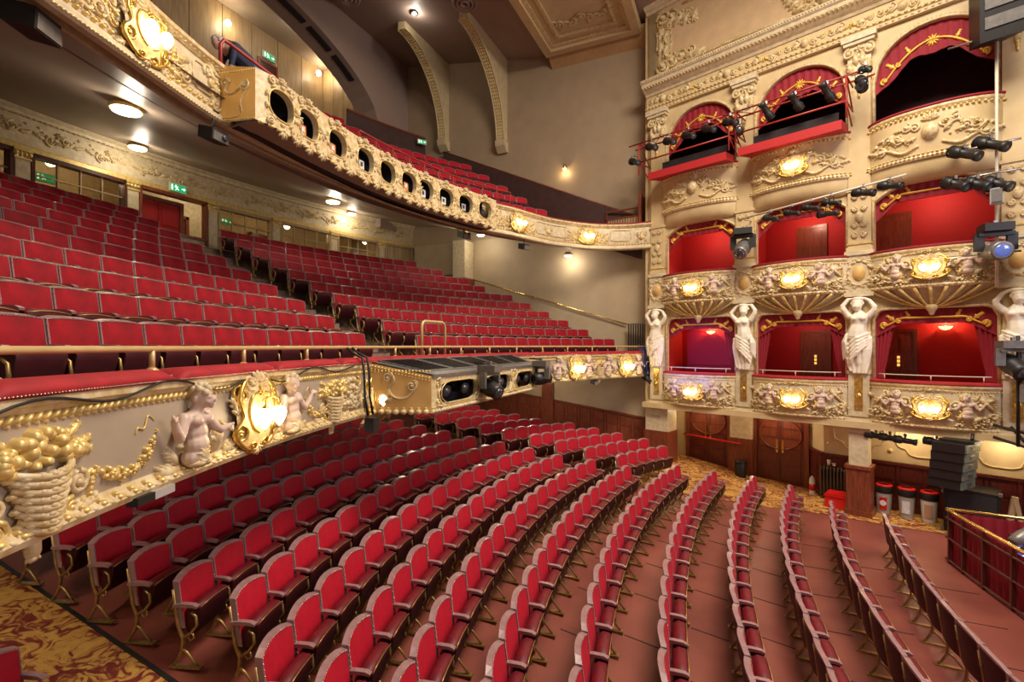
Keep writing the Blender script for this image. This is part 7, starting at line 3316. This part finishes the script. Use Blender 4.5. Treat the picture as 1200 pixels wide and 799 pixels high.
# lower cluster by the front lowest box: moving lights, arms, line array
for k, (dx, y, z, lb) in enumerate(((.10, .85, 4.30, 'pale grey moving light beside the last caryatid'), (-.25, .9, 3.60, 'grey moving light below the pale one, at the picture edge'))):
    moving_head(BW(-2.75 + dx, -y, z), -BN * .6 - BE * .5 - UP * .5, lb, 1.25, 'lens', 'grey_metal')
o = thing('lower_rig', 'black bracket arms holding moving lights below the front boxes', 'lighting frame')
for k, (a, b_) in enumerate(((bx(.05, .5, 2.55), bx(-.9, .85, 2.35)), (bx(.05, .5, 2.3), bx(-.9, .85, 2.05)), (bx(-.2, .55, 2.55), bx(-.6, .7, 2.0)), (bx(-.3, .85, 2.2), bx(-.3, .85, 4.4)))):
    mb = MB()
    mb.tube([a, b_], .03, 6)
    mb.build('arm', 'black', o)
o = thing('line_array', 'hanging line array loudspeaker with pale green faces above the flight case', 'speaker')
for k in range(5):
    z = 2.02 - .20 * k
    c = BW(-2.05 + .02 * k, -.55 + .03 * k, z)
    mb = MB()
    fa = V((.8, -.6, 0))
    si = V((-fa.y, fa.x, 0))
    mb.obox(c - fa * .28, fa * .28, si * .36, UP * .095)
    e = mb.build('cabinet', 'black', o)
    mb = MB()
    mb.obox(c + fa * .01, fa * .015, si * .34, UP * .085)
    mb.build('front_grille', 'green_array', e)
    mb = MB()
    mb.obox(c + fa * .03, fa * .012, si * .10, UP * .04)
    mb.build('horn', 'steel', e)
mb = MB()
c = BW(-2.05, -.5, 2.2)
mb.tube([c, c + UP * .15 + BN * .3], .03, 6)
mb.obox(c - fa * .2 - UP * .05, fa * .3, si * .2, UP * .02)
mb.build('flying_frame', 'black', o)
# lanterns hanging under the slab
for k, (s_, y, z) in enumerate(((-.35, .18, 2.14), (-.62, .18, 2.12), (-.90, .18, 2.10), (-1.45, .2, 2.14), (-1.75, .25, 2.10))):
    lantern(BW(s_, -y, z), -BE - UP * .1, f'black lantern hanging under the front lowest box, {ORD[k + 1]} from the pillar', .44, .08, 'lanterns under the front box', .12)
# moving lights on the circle lighting box
def head_on_box(a, label, lens, beam=False):
    P = SB(a, zt_ - zb_ + .10)[0] + fn * .18
    o = moving_head(P, V((3.0, 5.8, .35)) if beam else (fn * .8 - ft * .2 - UP * .35), label, 1.0, lens, 'grey_metal')
    mb = MB()
    for dy in (-.1, .1):
        mb.tube([ft * dy + UP * .03, ft * dy + UP * .05 - fn * .26], .016, 6)
    mb.build('bracket', 'black', o)
    return o


head_on_box(1.62, 'grey moving light hanging in front of the circle lighting box', 'lens')
o = head_on_box(4.35, 'moving light at the far end of the circle lighting box, blue lens', 'blue_led', True)
sl = bpy.data.lights.new('moving_light_beam', 'SPOT')
sl.energy = 1000
sl.color = (.22, .25, 1.0)
sl.spot_size = math.radians(26)
sl.spot_blend = .8
sl.shadow_soft_size = .06
so = bpy.data.objects.new('moving_light_beam', sl)
COL.objects.link(so)
so.parent = o
bd = V((3.0, 5.8, .35)).normalized()
so.location = V((0, 0, -.40)) + bd * .32
so.rotation_euler = bd.to_track_quat('-Z', 'Y').to_euler()
# lanterns inside the circle lighting box
for k, (a, b_) in enumerate(op):
    for j, f in enumerate((.3, .7)):
        P = SB(a + (b_ - a) * f, .46)[0] - fn * .2
        lantern(P, fn * .9 - ft * .3 - UP * .1, f'black lantern inside the {ORD[k + 1]} opening of the circle lighting box, {"near" if j == 0 else "far"} one', .34, .09, 'lanterns in the circle box', .16)
# cables
o = thing('hanging_cable', 'black cables draped over the circle cushion beside the lighting box', 'cable')
for dp in (0, .14):
    P, n, t = SC(-3.15 + dp, 0)
    mb = MB()
    mb.tube([P - n * .12 + UP * .98, P - n * .02 + UP * .90, P + n * .12 + UP * .84, P + n * .15 + UP * .6, P + n * .16 + UP * .3, P + n * .15 + t * .1 + UP * .02], .017, 6)
    mb.build('cable_strand', 'cable', o)
mb = MB()
P, n, t = SC(-2.98, 0)
mb.obox(P + n * .18 - UP * .12, t * .09, n * .07, UP * .10)
mb.build('junction_box', 'black', o)
o = thing('trailing_cable', 'thin black cable trailing along the circle front below the cushion', 'cable')
mb = MB()
pth = []
for k in range(60):
    p = C_P0 + .3 + (5.6) * k / 59
    P, n, t = SC(p, 0)
    pth.append(P + n * .085 + UP * (.69 + .045 * math.sin(k * .55) - .03 * math.sin(k * .21)))
mb.tube(pth, .009, 5)
mb.build('cable_strand', 'cable', o)
o = thing('blue_cable', 'blue and black cables hanging at the far end of the circle front', 'cable')
for k in range(5):
    P, n, t = SC(8.55 + .07 * k, 0)
    mb = MB()
    mb.tube([P + UP * .98 - n * .1, P + n * .13 + UP * .80, P + n * .14 + UP * .4, P + n * .12 + UP * (.05 - .05 * k)], .02, 5)
    mb.build('cable_strand', 'blue_cable' if k % 2 == 0 else 'cable', o)
P, n, t = SC(8.75, 0)
lantern(P + n * .14 + UP * .1, n - UP * .6, 'black lantern hanging at the far end of the circle front', .4, .10, hang=.2)
P, n, t = SC(6.3, 0)
small_speaker(P - UP * .10 + n * .02, n, (.09, .08, .06), 'tiny black speaker under the far circle front', .03)
P, n, t = SC(-6.55, 0)
o = thing('small_projector_unit', 'grey and black box fixed under the circle front below the putto', 'box')
mb = MB()
mb.obox(P + n * .05 - UP * .035, t * .10, n * .04, UP * .028)
mb.build('grey_half', 'grey_plastic', o)
mb = MB()
mb.obox(P + n * .05 - UP * .035 - t * .18, t * .08, n * .04, UP * .028)
mb.build('black_half', 'black', o)

# ------------------------------------------------------------------ FLOOR LEVEL THINGS BY THE BOXES
def on(s_, w_):
    return BW(s_, w_, 0)


o = thing('radiator', 'brown column radiator against the wall beside the pillar', 'radiator', on(.62, .80), RZB)
for k in range(11):
    mb = MB()
    x = -.40 + .08 * k
    mb.tube([(x, -.06, .10), (x, -.06, .86), (x, 0, .90), (x, .06, .86), (x, .06, .10), (x, 0, .06)], .026, 6, closed=True)
    mb.build('radiator_column', 'radiator', o)
mb = MB()
mb.cyl((-.43, 0, .14), (.43, 0, .14), .03, 8)
mb.cyl((-.43, 0, .82), (.43, 0, .82), .03, 8)
mb.build('header_pipe', 'radiator', o)
mb = MB()
for x in (-.36, .36):
    mb.box(x - .03, x + .03, -.08, .08, 0, .08)
mb.build('foot', 'radiator', o)
for k, x in enumerate((.10, .22)):
    o = thing('paper_cup', f'white paper cup standing on the radiator, {("shorter" if k == 0 else "taller")} one', 'cup', on(.62 + x, .80) + UP * .925, RZB, 'cups on the radiator')
    mb = MB()
    h = .07 if k == 0 else .14
    mb.lathe((0, 0, 0), [(.03, 0), (.042, h), (.036, h), (.028, .01)], 12)
    mb.build('cup_wall', 'white_plastic', o)
    mb = MB()
    mb.lathe((0, 0, h), [(.044, -.006), (.046, .0), (.044, .006)], 12)
    mb.build('cup_rim', 'white_plastic', o)
o = thing('red_crate', 'bright red plastic box on the carpet beside the pillar', 'box', on(.50, .18), RZB)
mb = MB()
mb.prism([(-.26, 0), (.26, 0), (.26, .30), (-.26, .30)], lambda a, b_, d: V((a, d, b_)), -.2, .2)
mb.build('crate_body', 'red_plastic', o)
mb = MB()
mb.prism([(-.28, .30), (.28, .30), (.24, .38), (-.24, .38)], lambda a, b_, d: V((a, d, b_)), -.22, .22)
mb.build('lid', 'red_plastic', o)
o = thing('fire_extinguisher', 'pale fire extinguisher by the double doors', 'extinguisher', on(1.28, .98), RZB)
mb = MB()
mb.lathe((0, 0, 0), [(.07, 0), (.075, .02), (.075, .40), (.05, .48), (.025, .50), (.025, .53)], 12)
mb.build('cylinder', 'white_plastic', o)
mb = MB()
mb.lathe((0, 0, .12), [(.0765, 0), (.0765, .18)], 12)
mb.build('red_label', 'red_plastic', o)
mb = MB()
mb.box(-.02, .08, -.015, .015, .53, .56)
mb.tube([(.02, 0, .53), (.10, .02, .50), (.10, .03, .25)], .012, 6)
mb.build('valve', 'black', o)
for k, (s_, lab, sticker) in enumerate(((-.42, 'grey litter bin with red rim and red sticker, next to the pillar', 'red_plastic'), (-.86, 'grey litter bin with red rim, middle one of three', 'paper_white'), (-1.28, 'pale litter bin with red and white lid, beside the flight case', 'skin'))):
    o = thing('litter_bin', lab, 'bin', on(s_, .45), RZB, 'litter bins')
    mb = MB()
    mb.lathe((0, 0, 0), [(.13, 0), (.135, .02), (.165, .52), (.165, .54)], 18)
    mb.build('bin_body', 'grey_plastic' if k < 2 else 'white_plastic', o)
    mb = MB()
    mb.lathe((0, 0, .54), [(.175, 0), (.18, .02), (.18, .16), (.165, .18)], 18)
    mb.build('bin_collar', 'black', o)
    mb = MB()
    mb.lathe((0, 0, .70), [(.182, 0), (.17, .035), (.12, .05), (.11, .045), (.15, .02)], 18)
    mb.build('bin_rim', 'red_plastic', o)
    mb = MB()
    mb.grid([[V((.16 * math.sin(a) * (1 - .0 * z), .16 * math.cos(a), 0)) * (1.0 if True else 1) + UP * z for z in (.14, .44)] for a in [-.5 + .1 * j for j in range(11)]])
    mb.build('sticker', sticker, o)
    if k == 0:
        mb = MB()
        mb.prism([(-.04 + .07 * math.cos(t), .30 + .07 * math.sin(t)) for t in [i * .628 for i in range(10)]], lambda a, b_, d: V((a + .04, d, b_)), .165, .170)
        mb.build('white_badge', 'paper_white', o)
o = thing('flight_case', 'large black loudspeaker case on the floor beside the bins', 'speaker', on(-1.98, .40), RZB)
mb = MB()
mb.prism([(-.50, 0), (.42, 0), (.42, 1.02), (-.50, .98)], lambda a, b_, d: V((a, d, b_)), -.42, .40)
mb.build('cabinet', 'black', o)
for x in (-.52, .42):
    for z in (.02, .96):
        mb = MB()
        mb.box(x - .01, x + .05, .36, .43, z, z + .07)
        mb.build('corner_guard', 'grey_metal', o)
mb = MB()
mb.box(-.44, .36, .40, .415, .08, .92)
mb.build('front_grille', 'black_soft', o)
mb = MB()
mb.tube([(.43, .1, .80), (.46, .1, .82), (.46, -.1, .82), (.43, -.1, .80)], .015, 6)
mb.build('handle', 'steel', o)
o = thing('timber_prop', 'bare timber prop leaning behind the pit rail', 'timber', on(-2.55, .1))
mb = MB()
mb.bar((0, 0, 0), (.12, -.1, 1.0), .06, .10)
mb.bar((.30, -.1, .0), (.12, -.1, .95), .05, .08)
mb.build('batten', 'oak_panel', o)
o = thing('black_bin', 'small black bin against the timber base between the double doors', 'bin', on(3.25, 1.05) + UP * .04)
mb = MB()
mb.lathe((0, 0, 0), [(.15, 0), (.16, .02), (.17, .50), (.15, .52)], 16)
mb.build('bin_body', 'black', o)
mb = MB()
mb.lathe((0, 0, .50), [(.175, 0), (.175, .05), (.10, .09), (.02, .09)], 16)
mb.build('bin_lid', 'black', o)

# ------------------------------------------------------------------ ORCHESTRA PIT
pr_ = thing('pit_rail', 'brass topped orchestra pit rail hung with dark red curtain', 'rail')
pc = [(4.75, 6.2), (4.45, 7.6), (4.22, 8.9), (4.02, 10.3), (3.86, 11.4), (3.78, 12.15)]
pl = catmull([(a, b_) for a, b_ in pc], 5)
side = [(3.78, 12.15), (5.2, 12.0), (7.2, 11.75)]
mb = MB()
mb.tube([(a, b_, 1.02) for a, b_ in pl], .035, 8)
mb.build('top_rail', 'brass', pr_)
mb = MB()
mb.tube([(a, b_, 1.02) for a, b_ in side], .03, 8)
mb.build('top_rail', 'brass', pr_)
for k in range(0, len(pl), 3):
    a, b_ = pl[k]
    mb = MB()
    mb.box(a - .025, a + .025, b_ - .025, b_ + .025, 0, 1.0)
    mb.build('post', 'mahogany_dark', pr_)
for z in (.86, .48, .06):
    mb = MB()
    mb.tube([(a - .01, b_, z) for a, b_ in pl], .022, 6)
    mb.build('lower_rail', 'mahogany_dark', pr_)


def drape(path, z0, z1, amp, name, parent, m='red_drape', fold=.16):
    pp = [V((a, b_, 0)) for a, b_ in path]
    L = [0]
    for a, b_ in zip(pp, pp[1:]):
        L.append(L[-1] + (b_ - a).length)
    n_ = int(L[-1] / fold * 8)
    rows = []
    for k in range(n_ + 1):
        s_ = L[-1] * k / n_
        i = max(j for j in range(len(L)) if L[j] <= s_ + 1e-9)
        i = min(i, len(pp) - 2)
        f = (s_ - L[i]) / (L[i + 1] - L[i])
        P = pp[i].lerp(pp[i + 1], f)
        t = (pp[i + 1] - pp[i]).normalized()
        nn = V((t.y, -t.x, 0))
        rows.append([P + nn * amp * (math.sin(k * math.pi / 4) + .4 * math.sin(k * .9)) * (.6 + .4 * g) + UP * (z1 + (z0 - z1) * g) for g in (0, .3, .6, 1)])
    mb = MB()
    mb.grid(rows)
    return mb.build(name, m, parent)


drape([(a + .06, b_) for a, b_ in pl], .03, .92, .03, 'curtain', pr_)
drape([(a, b_ - .08) for a, b_ in side], -.6, .98, .04, 'curtain', pr_)
mb = MB()
mb.quad((3.9, 5.0, -.62), (9.5, 5.0, -.62), (9.5, 12.2, -.62), (3.9, 12.2, -.62))
struct(mb.build('floor_pit', 'black_soft'), 'dark orchestra pit floor')
o = moving_head((4.55, 11.35, .55), (.7, .3, .5), 'moving light with blue glow standing in the orchestra pit', .8, 'lens', 'black', hang=False)
mb = MB()
mb.box(-.20, .20, -.16, .16, -.03, .0)
mb.build('shelf', 'steel', o)
mb = MB()
mb.box(-.10, .05, -.175, -.155, .03, .06)
mb.build('indicator', 'blue_led', o)
mb = MB()
mb.cyl((0, 0, -1.15), (0, 0, -.03), .03, 8)
mb.build('stand', 'black', o)

# swags on the frieze at the back of the circle
def SF(p, q):
    P, n = cw(p, .0, 8.6 + q)
    return P, n, V((-n.y, n.x, 0))


R = Rel(SF)
R.k = 1.3
for k in range(16):
    c = 1.9 + 1.0 * k
    for sg in (-1, 1):
        R.scroll(R.c, c + sg * .16, .30 + .04 * sg, .12, 1.57 * sg, sg, 1.5, .022)
        R.leaf(R.c, c + sg * .25, .26, .26, (.3 if sg > 0 else 2.84), .5, .03, 3)
    R.garland(R.c, c - .38, .48, c + .38, .48, .22, .05, 11, 2)
    R.flower(R.c, c, .42, .08, .04)
s_ = R.c.build('relief_carving', 'ivory_pale', frieze, fix=False)
s_['kind'] = 'stuff'
# unseen lamps added on the circle soffit to brighten rear stalls and carpet
for k, (u_, v_, z_) in enumerate(((-6.6, 13.6, 3.27), (-6.2, 15.8, 3.27), (-7.6, 11.2, 3.42), (-6.6, 2.2, 3.27), (-5.9, 1.0, 3.24))):
    z_ = (hang_z(SOFF_C, u_, v_) or z_) - .005
    o = thing('soffit_fill_lamp', 'added small round lamp on the soffit over ' + ['the side stalls block', 'the panelled side wall', 'the rear of main stalls', 'the patterned aisle carpet', 'the carpet beside camera box'][k], 'ceiling lamp', (u_, v_, z_), group='added lamps under the circle')
    mb = MB()
    mb.lathe((0, 0, 0), [(.10, .02), (.11, -.02), (.08, -.03)], 14)
    mb.build('rim', 'brass', o)
    mb = MB()
    mb.lathe((0, 0, -.02), [(.085, 0), (.05, -.02), (.008, -.026)], 14)
    mb.build('diffuser', 'lamp_disc', o)
    point_light('soffit_fill_bulb', (0, 0, -.16), 26, (1.0, .82, .58), .08, o)
# underside of the gallery lighting box
mb = MB()
rows = []
for k in range(25):
    P, n, t = SO(SO.L * k / 24, 0)
    G = SG(SG.at(P.y) if k not in (0, 24) else SG.at(P.y), 0)[0]
    rows.append([P - UP * .012, V((min(G.x, P.x - .1) - .1, G.y, 7.45))])
mb.grid(rows, False)
mb.build('bottom_panel', 'soffit', ob)
# seams across the stalls gangways
o = struct(empty('trim_33'), 'dark seams across the floor between the stalls rows')
for r, (u0, R_, vb) in enumerate(STALLS_ROWS[:7]):
    for k in range(8):
        v = 5.0 + 1.15 * k + .4 * (r % 2)
        if v > vb - .3:
            continue
        d = v - VC
        ua = u0 + R_ - math.sqrt(R_ * R_ - d * d) + .26
        ub = ua + (.50 if r else .9)
        if not in_view((ua, v, 0), 20):
            continue
        mb = MB()
        mb.obox(((ua + ub) / 2, v, (zf(ua) + zf(ub)) / 2 + .002), ((ub - ua) / 2, 0, (zf(ub) - zf(ua)) / 2), (0, .008, 0), (0, 0, .003))
        mb.build('seam', 'black', o)
